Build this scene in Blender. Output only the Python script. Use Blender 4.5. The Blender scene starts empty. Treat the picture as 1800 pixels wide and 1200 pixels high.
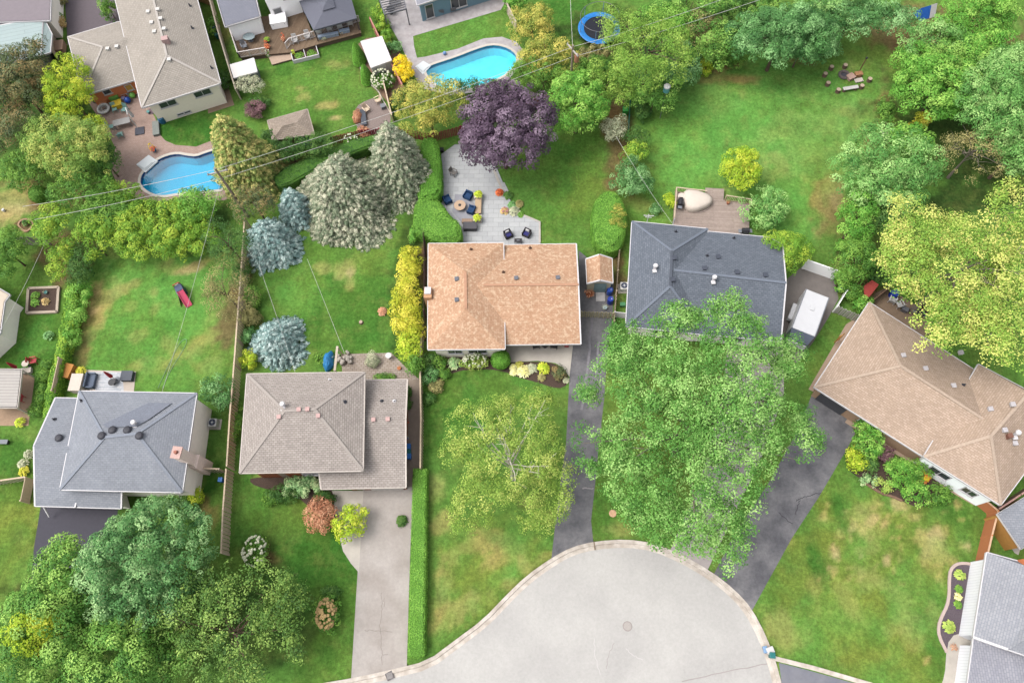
import bpy, bmesh, math, random
import numpy as np
from mathutils import Vector, Matrix
from mathutils.geometry import tessellate_polygon
R = math.radians
SC = bpy.context.scene
COL = SC.collection
# ------------------------------------------------------------- camera, sky, sun, exposure
CAM_H = 67.0
F_PX = 1300.0                       # focal length in photo pixels (photo 1800 wide)
NADIR = (950.0, 1130.0)             # where the plumb line under the drone meets the photo
_zc = -Vector((NADIR[0]-900, -(NADIR[1]-600), -F_PX)).normalized()
_yc = (Vector((0, 1, 0)) - _zc*_zc.y).normalized()
_xc = _yc.cross(_zc)
CR = Matrix((_xc, _yc, _zc))        # camera -> world rotation
cam = bpy.data.cameras.new('camera')
camo = bpy.data.objects.new('camera', cam); COL.objects.link(camo)
camo.matrix_world = Matrix.Translation((0, 0, CAM_H)) @ CR.to_4x4()
cam.sensor_width = 36; cam.lens = 36*F_PX/1800; cam.clip_start = 1; cam.clip_end = 5000
SC.camera = camo
SUN_EL, SUN_AZ = 62, 185            # azimuth: direction the light comes from, counter-clockwise from +X
W = bpy.data.worlds.new('World'); SC.world = W; W.use_nodes = True
nt = W.node_tree; bg = nt.nodes['Background']
sky = nt.nodes.new('ShaderNodeTexSky'); sky.sky_type = 'NISHITA'; sky.sun_disc = False
sky.sun_elevation = R(SUN_EL); sky.sun_rotation = R(90-SUN_AZ)
sky.air_density = 1.0; sky.dust_density = 5.0; sky.ozone_density = 1.0
hs = nt.nodes.new('ShaderNodeHueSaturation'); hs.inputs['Saturation'].default_value = 0.25
nt.links.new(sky.outputs[0], hs.inputs['Color']); nt.links.new(hs.outputs[0], bg.inputs['Color'])
bg.inputs['Strength'].default_value = 0.15
sl = bpy.data.lights.new('sun', 'SUN'); sl.energy = 0.62; sl.angle = R(32); sl.color = (1, 0.95, 0.88)
so = bpy.data.objects.new('sun', sl); COL.objects.link(so)
_d = Vector((math.cos(R(SUN_EL))*math.cos(R(SUN_AZ)), math.cos(R(SUN_EL))*math.sin(R(SUN_AZ)), math.sin(R(SUN_EL))))
so.rotation_euler = _d.to_track_quat('Z', 'Y').to_euler(); so.location = (0, 0, 60)
SC.view_settings.view_transform = 'Standard'; SC.view_settings.look = 'None'
SC.view_settings.exposure = 1.46; SC.view_settings.gamma = 1
SC.render.engine = 'CYCLES'

# ------------------------------------------------------------- photo pixel + height -> world point
def P(px, py, z=0.0):
    d = CR @ Vector((px-900, -(py-600), -F_PX))
    t = (z-CAM_H)/d.z
    return Vector((d.x*t, d.y*t, z))
def mpp(px, py, z=0.0):
    return (P(px+1, py, z)-P(px, py, z)).length
def ray(px, py):
    return Vector((0, 0, CAM_H)), (CR @ Vector((px-900, -(py-600), -F_PX))).normalized()

# ------------------------------------------------------------- colours and materials
GAIN = 2.55
def lin(v):
    v /= 255
    return v/12.92 if v <= 0.04045 else ((v+0.055)/1.055)**2.4
def c(r, g, b, k=1.0):              # display colour of the lit surface -> albedo
    return tuple(min(0.92, lin(x)/GAIN*k) for x in (r, g, b))
MATS = {}
def mat(name, col=(.5, .5, .5), rough=.75, var=.15, scale=3.0, bump=0.0, metal=0.0, spec=.3, col2=None, mix_scale=.6):
    if name in MATS: return MATS[name]
    m = bpy.data.materials.new(name); m.use_nodes = True; MATS[name] = m
    t = m.node_tree; b = t.nodes['Principled BSDF']; L = t.links
    b.inputs['Roughness'].default_value = rough; b.inputs['Metallic'].default_value = metal
    b.inputs['Specular IOR Level'].default_value = spec
    tc = t.nodes.new('ShaderNodeTexCoord')
    n = t.nodes.new('ShaderNodeTexNoise'); n.inputs['Scale'].default_value = scale; n.inputs['Detail'].default_value = 6
    n.inputs['Roughness'].default_value = .7
    L.new(tc.outputs['Object'], n.inputs['Vector'])
    mr = t.nodes.new('ShaderNodeMapRange'); mr.inputs['From Min'].default_value = .3; mr.inputs['From Max'].default_value = .7
    mr.inputs['To Min'].default_value = 1-var; mr.inputs['To Max'].default_value = 1+var
    L.new(n.outputs['Fac'], mr.inputs['Value'])
    mx = t.nodes.new('ShaderNodeVectorMath'); mx.operation = 'SCALE'
    if col2:
        n2 = t.nodes.new('ShaderNodeTexNoise'); n2.inputs['Scale'].default_value = mix_scale; n2.inputs['Detail'].default_value = 5
        L.new(tc.outputs['Object'], n2.inputs['Vector'])
        cr = t.nodes.new('ShaderNodeValToRGB'); cr.color_ramp.elements[0].position = .35; cr.color_ramp.elements[1].position = .65
        cr.color_ramp.elements[0].color = (*col, 1); cr.color_ramp.elements[1].color = (*col2, 1)
        L.new(n2.outputs['Fac'], cr.inputs['Fac']); L.new(cr.outputs[0], mx.inputs[0])
    else:
        mx.inputs[0].default_value = col
    L.new(mr.outputs[0], mx.inputs['Scale']); L.new(mx.outputs[0], b.inputs['Base Color'])
    if bump:
        bp = t.nodes.new('ShaderNodeBump'); bp.inputs['Strength'].default_value = bump; bp.inputs['Distance'].default_value = .05
        L.new(n.outputs['Fac'], bp.inputs['Height']); L.new(bp.outputs[0], b.inputs['Normal'])
    return m
def brickmat(name, c1, c2, cm, bw, rh, mort=.012, rough=.9, big=.12, offset=.5, bias=0.0, coord='UV', bump=.3, stain=.5, fleck=None):
    """courses laid in metres on the UV map (roof slopes) or object coordinates (pavers)"""
    if name in MATS: return MATS[name]
    m = bpy.data.materials.new(name); m.use_nodes = True; MATS[name] = m
    t = m.node_tree; b = t.nodes['Principled BSDF']; L = t.links
    b.inputs['Roughness'].default_value = rough; b.inputs['Specular IOR Level'].default_value = .15
    tc = t.nodes.new('ShaderNodeTexCoord')
    k = t.nodes.new('ShaderNodeTexBrick'); k.inputs['Scale'].default_value = 1
    k.inputs['Brick Width'].default_value = bw; k.inputs['Row Height'].default_value = rh
    k.inputs['Mortar Size'].default_value = mort; k.inputs['Mortar Smooth'].default_value = .3; k.inputs['Bias'].default_value = bias
    k.offset = offset; k.squash = 1
    k.inputs['Color1'].default_value = (*c1, 1); k.inputs['Color2'].default_value = (*c2, 1); k.inputs['Mortar'].default_value = (*cm, 1)
    L.new(tc.outputs[coord], k.inputs['Vector'])
    n = t.nodes.new('ShaderNodeTexNoise'); n.inputs['Scale'].default_value = stain; n.inputs['Detail'].default_value = 6
    n.inputs['Roughness'].default_value = .65
    L.new(tc.outputs['Object'], n.inputs['Vector'])
    n3 = t.nodes.new('ShaderNodeTexNoise'); n3.inputs['Scale'].default_value = 5; n3.inputs['Detail'].default_value = 4
    L.new(tc.outputs['Object'], n3.inputs['Vector'])
    ad = t.nodes.new('ShaderNodeMath'); ad.operation = 'ADD'; L.new(n.outputs['Fac'], ad.inputs[0]); L.new(n3.outputs['Fac'], ad.inputs[1])
    mr = t.nodes.new('ShaderNodeMapRange'); mr.inputs['From Min'].default_value = .7; mr.inputs['From Max'].default_value = 1.3
    mr.inputs['To Min'].default_value = 1-big; mr.inputs['To Max'].default_value = 1+big
    L.new(ad.outputs[0], mr.inputs['Value'])
    mx = t.nodes.new('ShaderNodeVectorMath'); mx.operation = 'SCALE'
    src = k.outputs['Color']
    if fleck:
        n4 = t.nodes.new('ShaderNodeTexNoise'); n4.inputs['Scale'].default_value = 3.6; n4.inputs['Detail'].default_value = 2; n4.inputs['Roughness'].default_value = .6
        L.new(tc.outputs['Object'], n4.inputs['Vector']); q = t.nodes.new('ShaderNodeMapRange'); q.inputs['From Min'].default_value = .5; q.inputs['From Max'].default_value = .64; q.inputs['To Max'].default_value = .8
        L.new(n4.outputs['Fac'], q.inputs['Value']); m4 = t.nodes.new('ShaderNodeMix'); m4.data_type = 'RGBA'; m4.inputs['B'].default_value = (*fleck, 1)
        L.new(q.outputs[0], m4.inputs['Factor']); L.new(src, m4.inputs['A']); src = m4.outputs['Result']
    L.new(src, mx.inputs[0]); L.new(mr.outputs[0], mx.inputs['Scale']); L.new(mx.outputs[0], b.inputs['Base Color'])
    bp = t.nodes.new('ShaderNodeBump'); bp.inputs['Strength'].default_value = bump; bp.inputs['Distance'].default_value = .02
    L.new(k.outputs['Fac'], bp.inputs['Height']); bp.invert = True; L.new(bp.outputs[0], b.inputs['Normal'])
    return m
def planks(name, c1, c2, w=.14, rot=0, rough=.8):
    m = brickmat(name, c1, c2, tuple(x*.35 for x in c1), 3.2, w, .008, rough, .15, .37, 0, 'Object')
    if rot and not m.get('r'):
        t = m.node_tree; mp = t.nodes.new('ShaderNodeMapping'); mp.inputs['Rotation'].default_value = (0, 0, R(rot))
        tc = next(n for n in t.nodes if n.type == 'TEX_COORD'); k = next(n for n in t.nodes if n.type == 'TEX_BRICK')
        t.links.new(tc.outputs['Object'], mp.inputs['Vector']); t.links.new(mp.outputs[0], k.inputs['Vector']); m['r'] = 1
    return m
def glassmat():
    return mat('window_glass', (.03, .035, .04), .08, .1, 1, spec=.8)

# ------------------------------------------------------------- tagging and objects
def thing(name, label, cat, loc=(0, 0, 0), rz=0.0, group=None):
    o = bpy.data.objects.new(name, None); COL.objects.link(o)
    o.empty_display_size = .3; o.location = loc; o.rotation_euler = (0, 0, rz); o['label'] = label; o['category'] = cat
    if group: o['group'] = group
    return o
def tag(o, label, cat, group=None):
    o['label'] = label; o['category'] = cat
    if group: o['group'] = group
    return o
def wloc(o):
    v = Vector((0, 0, 0))
    while o is not None: v += Vector(o.location); o = o.parent
    return v
class MB:
    def __init__(s): s.v = []; s.f = []; s.uv = []
    def add(s, vs, fs):
        n = len(s.v); s.v += [tuple(v) for v in vs]; s.f += [[i+n for i in f] for f in fs]; return s
    def box(s, cx, cy, z0, sx, sy, sz, rz=0, taper=1.0, rx=0):
        ca, sa = math.cos(rz), math.sin(rz); vs = []
        for k, tp in ((0, 1), (1, taper)):
            for a, b in ((-1, -1), (1, -1), (1, 1), (-1, 1)):
                x, y = a*sx/2*tp, b*sy/2*tp; zz = sz*k
                y, zz = y*math.cos(rx)-zz*math.sin(rx), y*math.sin(rx)+zz*math.cos(rx)
                vs.append((cx+x*ca-y*sa, cy+x*sa+y*ca, z0+zz))
        return s.add(vs, [[0, 3, 2, 1], [4, 5, 6, 7], [0, 1, 5, 4], [1, 2, 6, 5], [2, 3, 7, 6], [3, 0, 4, 7]])
    def bar(s, a, b, w, h):
        a = Vector(a); b = Vector(b); d = b-a; L = d.length
        if L < 1e-6: return s
        d.normalize(); u = d.cross(Vector((0, 0, 1)))
        if u.length < 1e-3: u = Vector((1, 0, 0))
        u.normalize(); v = u.cross(d).normalized(); vs = []
        for q in (a, b):
            for i, j in ((-1, -1), (1, -1), (1, 1), (-1, 1)): vs.append(q+u*(i*w/2)+v*(j*h/2))
        return s.add(vs, [[0, 3, 2, 1], [4, 5, 6, 7], [0, 1, 5, 4], [1, 2, 6, 5], [2, 3, 7, 6], [3, 0, 4, 7]])
    def tube(s, pts, rad, n=8, cap=True):
        pts = [Vector(p) for p in pts]
        if not hasattr(rad, '__len__'): rad = [rad]*len(pts)
        vs = []; fs = []
        for i, p in enumerate(pts):
            d = (pts[min(i+1, len(pts)-1)]-pts[max(i-1, 0)])
            if d.length < 1e-9: d = Vector((0, 0, 1))
            d.normalize(); u = d.cross(Vector((.3, .9, .1))); u.normalize(); w = d.cross(u)
            for k in range(n):
                a = 2*math.pi*k/n; vs.append(p+u*(rad[i]*math.cos(a))+w*(rad[i]*math.sin(a)))
        for i in range(len(pts)-1):
            for k in range(n): fs.append([i*n+k, i*n+(k+1) % n, (i+1)*n+(k+1) % n, (i+1)*n+k])
        if cap: fs.append(list(range(n))[::-1]); fs.append([(len(pts)-1)*n+k for k in range(n)])
        return s.add(vs, fs)
    def cyl(s, x, y, z0, z1, r0, r1=None, n=16):
        r1 = r0 if r1 is None else r1
        vs = [(x+r0*math.cos(2*math.pi*k/n), y+r0*math.sin(2*math.pi*k/n), z0) for k in range(n)]
        vs += [(x+r1*math.cos(2*math.pi*k/n), y+r1*math.sin(2*math.pi*k/n), z1) for k in range(n)]
        return s.add(vs, [[k, (k+1) % n, n+(k+1) % n, n+k] for k in range(n)]+[list(range(n))[::-1], [n+k for k in range(n)]])
    def lathe(s, x, y, prof, n=16):
        vs = []; fs = []
        for r, z in prof: vs += [(x+r*math.cos(2*math.pi*k/n), y+r*math.sin(2*math.pi*k/n), z) for k in range(n)]
        for i in range(len(prof)-1):
            for k in range(n): fs.append([i*n+k, i*n+(k+1) % n, (i+1)*n+(k+1) % n, (i+1)*n+k])
        fs.append(list(range(n))[::-1]); fs.append([(len(prof)-1)*n+k for k in range(n)])
        return s.add(vs, fs)
    def ring(s, x, y, z, r, t, n=32, m=6, sq=1.0, ry=None):
        ry = ry or r; vs = []; fs = []
        for i in range(n):
            a = 2*math.pi*i/n
            for j in range(m):
                b = 2*math.pi*j/m
                vs.append((x+(r+t*math.cos(b))*math.cos(a), y+(ry+t*math.cos(b))*math.sin(a), z+t*sq*math.sin(b)))
        for i in range(n):
            for j in range(m): fs.append([i*m+j, ((i+1) % n)*m+j, ((i+1) % n)*m+(j+1) % m, i*m+(j+1) % m])
        return s.add(vs, fs)
    def prism(s, poly, z0, z1, top=None):
        n = len(poly); top = top or poly
        a = sum(poly[i][0]*poly[(i+1) % n][1]-poly[(i+1) % n][0]*poly[i][1] for i in range(n))
        if a < 0: poly = poly[::-1]; top = top[::-1]
        vs = [(p[0], p[1], z0) for p in poly]+[(p[0], p[1], z1) for p in top]
        tri = tessellate_polygon([[Vector((p[0], p[1], 0)) for p in poly]])
        fs = [[i, (i+1) % n, n+(i+1) % n, n+i] for i in range(n)]
        for t in tri:
            p, q, r = [Vector(poly[k][:2]) for k in t]
            if (q-p).cross(r-p) < 0: t = t[::-1]
            fs.append([t[0]+n, t[1]+n, t[2]+n]); fs.append([t[2], t[1], t[0]])
        return s.add(vs, fs)
    def build(s, name, m, parent=None, world=False, smooth=False, bevel=0.0):
        off = wloc(parent) if (world and parent) else Vector((0, 0, 0))
        me = bpy.data.meshes.new(name)
        me.from_pydata([(v[0]-off.x, v[1]-off.y, v[2]-off.z) for v in s.v], [], s.f); me.materials.append(m)
        if smooth: me.polygons.foreach_set('use_smooth', [True]*len(me.polygons))
        o = bpy.data.objects.new(name, me); COL.objects.link(o)
        if parent: o.parent = parent
        if bevel:
            b = o.modifiers.new('b', 'BEVEL'); b.width = bevel; b.segments = 2; b.limit_method = 'ANGLE'
        return o
def copy_tree(o, parent=None):
    q = o.copy(); COL.objects.link(q)
    if parent: q.parent = parent
    for ch in list(o.children): copy_tree(ch, q)
    return q
def place(o, px, py, rz=0.0, z=0.0, s=1.0):
    o.location = P(px, py, z); o.rotation_euler = (0, 0, R(rz)); o.scale = (s, s, s); return o
def W2(pts, z=0.0): return [P(a, b, z) for a, b in pts]
def smooth_poly(pts, it=2, closed=True):
    for _ in range(it):
        o = []; n = len(pts)
        rng = range(n) if closed else range(n-1)
        if not closed: o.append(pts[0])
        for i in rng:
            a, b = Vector(pts[i]), Vector(pts[(i+1) % n]); o += [a*.75+b*.25, a*.25+b*.75]
        if not closed: o.append(pts[-1])
        pts = [Vector(p) for p in o]
    return pts
def area2(p): return sum(p[i][0]*p[(i+1) % len(p)][1]-p[(i+1) % len(p)][0]*p[i][1] for i in range(len(p)))
def offset_poly(pts, d):            # d>0 grows
    n = len(pts); sg = 1 if area2(pts) > 0 else -1; out = []
    for i in range(n):
        a = Vector(pts[i-1][:2]); b = Vector(pts[i][:2]); e = Vector(pts[(i+1) % n][:2])
        n1 = (b-a).normalized(); n2 = (e-b).normalized()
        m1 = Vector((n1.y, -n1.x))*sg; m2 = Vector((n2.y, -n2.x))*sg
        k = m1+m2; k = k/max(.25, k.length_squared)*2
        out.append(Vector((b.x+k.x*d, b.y+k.y*d, 0)))
    return out
def inside(poly, X, Y):
    r = np.zeros(X.shape, bool); n = len(poly)
    for i in range(n):
        x1, y1 = poly[i][0], poly[i][1]; x2, y2 = poly[(i+1) % n][0], poly[(i+1) % n][1]
        if y1 == y2: continue
        r ^= ((y1 > Y) != (y2 > Y)) & (X < (x2-x1)*(Y-y1)/(y2-y1)+x1)
    return r
def edge_dist(poly, X, Y, closed=True):
    d = np.full(X.shape, 1e9); n = len(poly)
    for i in range(n if closed else n-1):
        x1, y1 = poly[i][0], poly[i][1]; x2, y2 = poly[(i+1) % n][0], poly[(i+1) % n][1]
        L = (x2-x1)**2+(y2-y1)**2+1e-9; t = np.clip(((X-x1)*(x2-x1)+(Y-y1)*(y2-y1))/L, 0, 1)
        d = np.minimum(d, np.hypot(X-x1-t*(x2-x1), Y-y1-t*(y2-y1)))
    return d
def sheet(name, poly, z, m, holes=(), thick=0.0, kind='structure'):
    """flat paved sheet, poly and holes are world xy lists"""
    rings = [[Vector((p[0], p[1], 0)) for p in poly]]+[[Vector((p[0], p[1], 0)) for p in h] for h in holes]
    flat = [p for r_ in rings for p in r_]; tri = tessellate_polygon(rings); b = MB(); fs = []
    for t in tri:
        p, q, r_ = [flat[k] for k in t]
        if ((q-p).cross(r_-p)).z < 0: t = t[::-1]
        fs.append(list(t))
    b.add([(p.x, p.y, z) for p in flat], fs)
    if thick:
        k = 0
        for r_ in rings:
            n = len(r_); b.add([(p.x, p.y, z) for p in r_]+[(p.x, p.y, z-thick) for p in r_], [[i, (i+1) % n, n+(i+1) % n, n+i] for i in range(n)])
    o = b.build(name, m); 
    if kind: o['kind'] = kind
    return o
# ============================================================= THE SETTING
ROAD = smooth_poly(W2([(120, 1330), (300, 1272), (450, 1234), (560, 1203), (622, 1193), (690, 1178), (752, 1163), (800, 1127), (850, 1090), (890, 1048), (925, 1014), (970, 982), (1005, 963),
     (1045, 953), (1100, 949), (1150, 956), (1200, 977), (1250, 1006), (1290, 1037), (1320, 1070), (1345, 1118), (1362, 1163), (1373, 1205), (1385, 1290), (1400, 1400), (1420, 1600)], 0), 1, False)
ROADP = ROAD+W2([(1000, 1650), (300, 1560), (60, 1480)], 0)
POOL1 = smooth_poly(W2([(247, 325), (248, 311), (256, 299), (275, 283), (294, 274), (312, 271), (328, 274), (345, 276), (360, 270), (380, 264), (394, 266),
     (405, 285), (406, 312), (396, 332), (362, 336), (318, 339), (283, 345), (262, 338)], 0), 1)
POOL2 = smooth_poly(W2([(745, 124), (756, 116), (800, 102), (838, 87), (862, 80), (884, 82), (902, 91), (909, 102), (904, 118), (880, 137), (840, 153),
     (795, 160), (768, 152)], 0), 1)
def color_blobs(X, Y):
    """real surface colours of the lawns: each yard's grass, its dry patches and bare soil"""
    C = np.zeros(X.shape+(3,)); C[:] = c(100, 138, 62)
    rs = np.random.RandomState(4)
    wob = np.zeros(X.shape)
    for k in range(14):
        a = rs.rand()*6.28; fq = .12*1.33**k; wob += np.sin((X*math.cos(a)+Y*math.sin(a))*fq*2+rs.rand()*6.28)/(1+.35*k)
    wob /= 3
    def vnoise(s, seed):
        r_ = np.random.RandomState(seed).rand(256, 256); xx = X/s+91.3; yy = Y/s+57.7; xi = np.floor(xx).astype(int); yi = np.floor(yy).astype(int); fx = xx-xi; fy = yy-yi; fx = fx*fx*(3-2*fx); fy = fy*fy*(3-2*fy)
        g_ = lambda i, j: r_[i % 256, j % 256]
        return (g_(xi, yi)*(1-fx)+g_(xi+1, yi)*fx)*(1-fy)+(g_(xi, yi+1)*(1-fx)+g_(xi+1, yi+1)*fx)*fy-.5
    wob = wob*.45+1.5*vnoise(2.6, 1)+1.3*vnoise(1.15, 2)+.9*vnoise(.55, 3)+.5*vnoise(.33, 5)
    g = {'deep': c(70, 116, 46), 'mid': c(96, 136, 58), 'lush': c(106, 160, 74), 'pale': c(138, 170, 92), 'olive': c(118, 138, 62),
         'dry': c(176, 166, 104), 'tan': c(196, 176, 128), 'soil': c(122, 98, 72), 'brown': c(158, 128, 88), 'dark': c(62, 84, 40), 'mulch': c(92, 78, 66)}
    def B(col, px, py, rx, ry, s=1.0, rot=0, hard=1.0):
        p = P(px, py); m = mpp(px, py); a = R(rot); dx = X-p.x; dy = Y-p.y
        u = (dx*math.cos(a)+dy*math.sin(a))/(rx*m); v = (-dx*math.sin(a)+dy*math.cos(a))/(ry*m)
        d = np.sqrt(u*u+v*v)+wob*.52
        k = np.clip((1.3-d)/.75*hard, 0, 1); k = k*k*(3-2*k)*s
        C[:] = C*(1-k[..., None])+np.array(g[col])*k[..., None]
    # yards
    B('lush', 1330, 230, 260, 190); B('pale', 1440, 240, 110, 90, .55); B('pale', 1250, 170, 60, 50, .3); B('mid', 1180, 200, 60, 50, .5); B('olive', 1540, 100, 60, 60, .5)
    B('lush', 1440, 250, 60, 30, .5); B('deep', 1420, 220, 30, 22, .35)
    B('mid', 1010, 330, 120, 110); B('deep', 1010, 250, 80, 40, .6); B('olive', 1030, 330, 40, 40, .5); B('deep', 980, 400, 40, 22, .4); B('lush', 930, 330, 40, 40, .3)
    B('brown', 1300, 140, 32, 14, .7); B('brown', 1255, 120, 55, 9, .8, 10); B('brown', 1245, 140, 30, 10, .5); B('soil', 1400, 105, 35, 10, .6, -20)
    B('brown', 1560, 215, 16, 75, .75, -8); B('brown', 1530, 255, 18, 30, .7); B('soil', 1565, 235, 10, 40, .5); B('brown', 1462, 370, 30, 65, .75); B('tan', 1470, 350, 14, 30, .4); B('soil', 1475, 440, 10, 50, .7)
    B('olive', 1440, 300, 30, 60, .4)
    B('lush', 280, 560, 170, 150); B('mid', 230, 600, 70, 90, .5); B('olive', 390, 600, 40, 100, .5); B('dry', 165, 545, 22, 62, .9); B('tan', 168, 530, 12, 30, .7); B('soil', 140, 630, 14, 26, .7); B('dry', 210, 510, 35, 12, .6, 30)
    B('tan', 340, 470, 26, 9, .8, 25); B('dry', 370, 455, 30, 8, .6, 25); B('dry', 272, 515, 12, 14, .5); B('olive', 330, 430, 60, 20, .5); B('dry', 265, 640, 30, 12, .4); B('dry', 370, 640, 20, 18, .4)
    B('mid', 585, 500, 140, 130); B('deep', 620, 550, 90, 70, .7); B('lush', 510, 520, 50, 40, .55); B('dry', 612, 470, 18, 26, .75); B('tan', 616, 478, 8, 10, .7); B('dry', 565, 468, 18, 12, .5); B('dry', 618, 500, 12, 14, .5); B('olive', 640, 450, 50, 30, .5); B('deep', 520, 440, 50, 20, .4)
    B('mid', 60, 560, 70, 140); B('deep', 70, 620, 50, 60, .7); B('lush', 60, 600, 25, 30, .4); B('dry', 25, 350, 50, 50, .85); B('tan', 25, 370, 30, 18, .5)
    B('mid', 550, 160, 110, 80); B('deep', 560, 90, 90, 30, .7, 15); B('deep', 620, 200, 40, 30, .5); B('dry', 575, 185, 26, 10, .8); B('tan', 598, 207, 18, 6, .6); B('dry', 535, 170, 18, 14, .5); B('dry', 595, 112, 22, 14, .45); B('dry', 530, 155, 12, 6, .5)
    B('mid', 815, 60, 90, 45); B('lush', 815, 60, 80, 30, .4, 15); B('deep', 980, 20, 60, 60, .9)
    B('deep', 326, 228, 50, 34)
    # fronts
    B('deep', 820, 720, 80, 90); B('mid', 830, 690, 70, 40, .7); B('olive', 850, 1020, 110, 120); B('dry', 850, 950, 40, 24, .6, 15); B('dry', 880, 975, 55, 22, .6, 30); B('dry', 775, 925, 22, 30, .6); B('dry', 775, 1030, 22, 60, .55)
    B('dry', 800, 1075, 60, 26, .5, 30); B('lush', 905, 950, 22, 60, .5); B('mid', 805, 985, 30, 40, .6); B('lush', 880, 1010, 40, 14, .4, 30); B('mid', 960, 900, 30, 40, .6); B('dry', 765, 860, 16, 30, .5)
    B('deep', 1080, 600, 26, 60, .8); B('mid', 1070, 900, 30, 70, .8); B('dry', 1090, 930, 22, 12, .4); B('olive', 1120, 700, 60, 60, .6); B('olive', 1180, 800, 100, 120, .5)
    B('deep', 560, 960, 130, 160); B('mid', 470, 900, 60, 40, .6); B('brown', 468, 838, 16, 9, .9); B('olive', 520, 920, 60, 40, .5); B('mid', 590, 1110, 40, 90, .7); B('dark', 440, 1050, 90, 90, .5); B('soil', 450, 975, 34, 12, .7)
    B('deep', 365, 870, 24, 80); B('brown', 362, 885, 14, 24, .6); B('brown', 375, 910, 12, 30, .4)
    B('olive', 25, 920, 50, 90); B('deep', 25, 860, 50, 30, .6); B('mid', 20, 960, 30, 40, .5); B('tan', 66, 960, 3, 60, .6); B('deep', 20, 800, 50, 40, .8)
    B('olive', 1520, 1030, 190, 170); B('lush', 1600, 1050, 60, 60, .5); B('deep', 1475, 890, 14, 34, .8); B('deep', 1438, 1000, 14, 46, .85, 10); B('mid', 1560, 950, 80, 30, .5)
    B('deep', 1680, 900, 45, 24, .7, -30); B('mid', 1470, 840, 40, 30, .6); B('lush', 1480, 1080, 70, 50, .4); B('lush', 1400, 1120, 40, 40, .4); B('deep', 1640, 1130, 20, 60, .5)
    rs = np.random.RandomState(9)
    for px, py, r in ((1466, 970, 11), (1533, 913, 14), (1500, 925, 9), (1555, 920, 8), (1640, 950, 26), (1575, 885, 18), (1606, 907, 10), (1515, 932, 7), (1495, 944, 7), (1562, 905, 6), (1515, 977, 7),
                      (1620, 940, 12), (1685, 886, 9), (1475, 983, 5), (1536, 892, 5), (1518, 900, 5), (1661, 898, 5), (1460, 1000, 5), (1577, 944, 8), (1700, 960, 10), (1655, 975, 22), (1560, 985, 12), (1630, 1160, 8), (1672, 985, 18)):
        B('tan' if rs.rand() < .5 else 'dry', px, py, r, r*.6, .75, rs.rand()*180)
    for k in range(46):
        B('dry', 1440+rs.rand()*260, 880+rs.rand()*150, 4+rs.rand()*7, 3+rs.rand()*3, .5, rs.rand()*180)
    for k in range(60):
        B(('dry', 'lush', 'mid', 'deep')[k % 4], 1130+rs.rand()*400, 110+rs.rand()*300, 8+rs.rand()*22, 6+rs.rand()*12, .25, rs.rand()*180)
    for k in range(50):
        B(('dry', 'lush', 'mid', 'deep')[k % 4], 760+rs.rand()*220, 880+rs.rand()*240, 8+rs.rand()*18, 6+rs.rand()*12, .3, rs.rand()*180)
    for k in range(46):
        B(('dry', 'lush', 'deep')[k % 3], 1330+rs.rand()*340, 900+rs.rand()*290, 10+rs.rand()*26, 8+rs.rand()*16, .28, rs.rand()*180)
    for k in range(46):
        B(('dry', 'lush', 'deep')[k % 3], 160+rs.rand()*230, 440+rs.rand()*230, 8+rs.rand()*20, 6+rs.rand()*10, .28, rs.rand()*180)
    # soil, mulch and darkened lawn under hedges and groves
    for a in ((1200, 60, 200, 60), (1650, 60, 170, 60), (1700, 250, 130, 150), (1510, 480, 50, 60), (60, 180, 120, 170), (110, 350, 60, 40), (280, 370, 120, 40), (110, 450, 40, 60), (620, 270, 150, 25),
              (880, 170, 110, 40), (1000, 120, 70, 60), (1085, 250, 30, 90), (1120, 60, 130, 60), (415, 520, 26, 90), (440, 570, 14, 90), (720, 500, 26, 110), (1085, 480, 12, 60)):
        B('soil' if a[0] % 20 else 'dark', *a, .85)
    B('dark', 110, 1090, 110, 110, .9); B('dark', 260, 1080, 90, 110, .9); B('dark', 410, 1110, 100, 80, .8); B('dark', 330, 1000, 60, 60, .6)  # lawn colour darkened under the bottom-left trees
    B('soil', 1083, 190, 24, 20, .9); B('brown', 1085, 205, 14, 30, .6); B('dark', 1700, 350, 60, 40, .8); B('deep', 1610, 510, 40, 40, .9); B('soil', 495, 300, 60, 20, .6)
    B('soil', 400, 60, 14, 60, .5); B('deep', 395, 100, 12, 50, .5); B('soil', 640, 130, 10, 30, .6); B('soil', 680, 150, 18, 26, .9); B('soil', 42, 396, 14, 12, 1, 0, 3)
    B('deep', 450, 740, 8, 100, .6); B('soil', 745, 460, 8, 40, .8)
    mo = 1+.16*vnoise(.9, 7)+.22*vnoise(.4, 8)+.14*vnoise(3.1, 9); C *= 1.13*mo[..., None]; C[..., 0] *= 1.03; C[..., 1] *= 1.03; C[..., 0] *= 1+.25*vnoise(1.6, 11)
    return C
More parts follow.
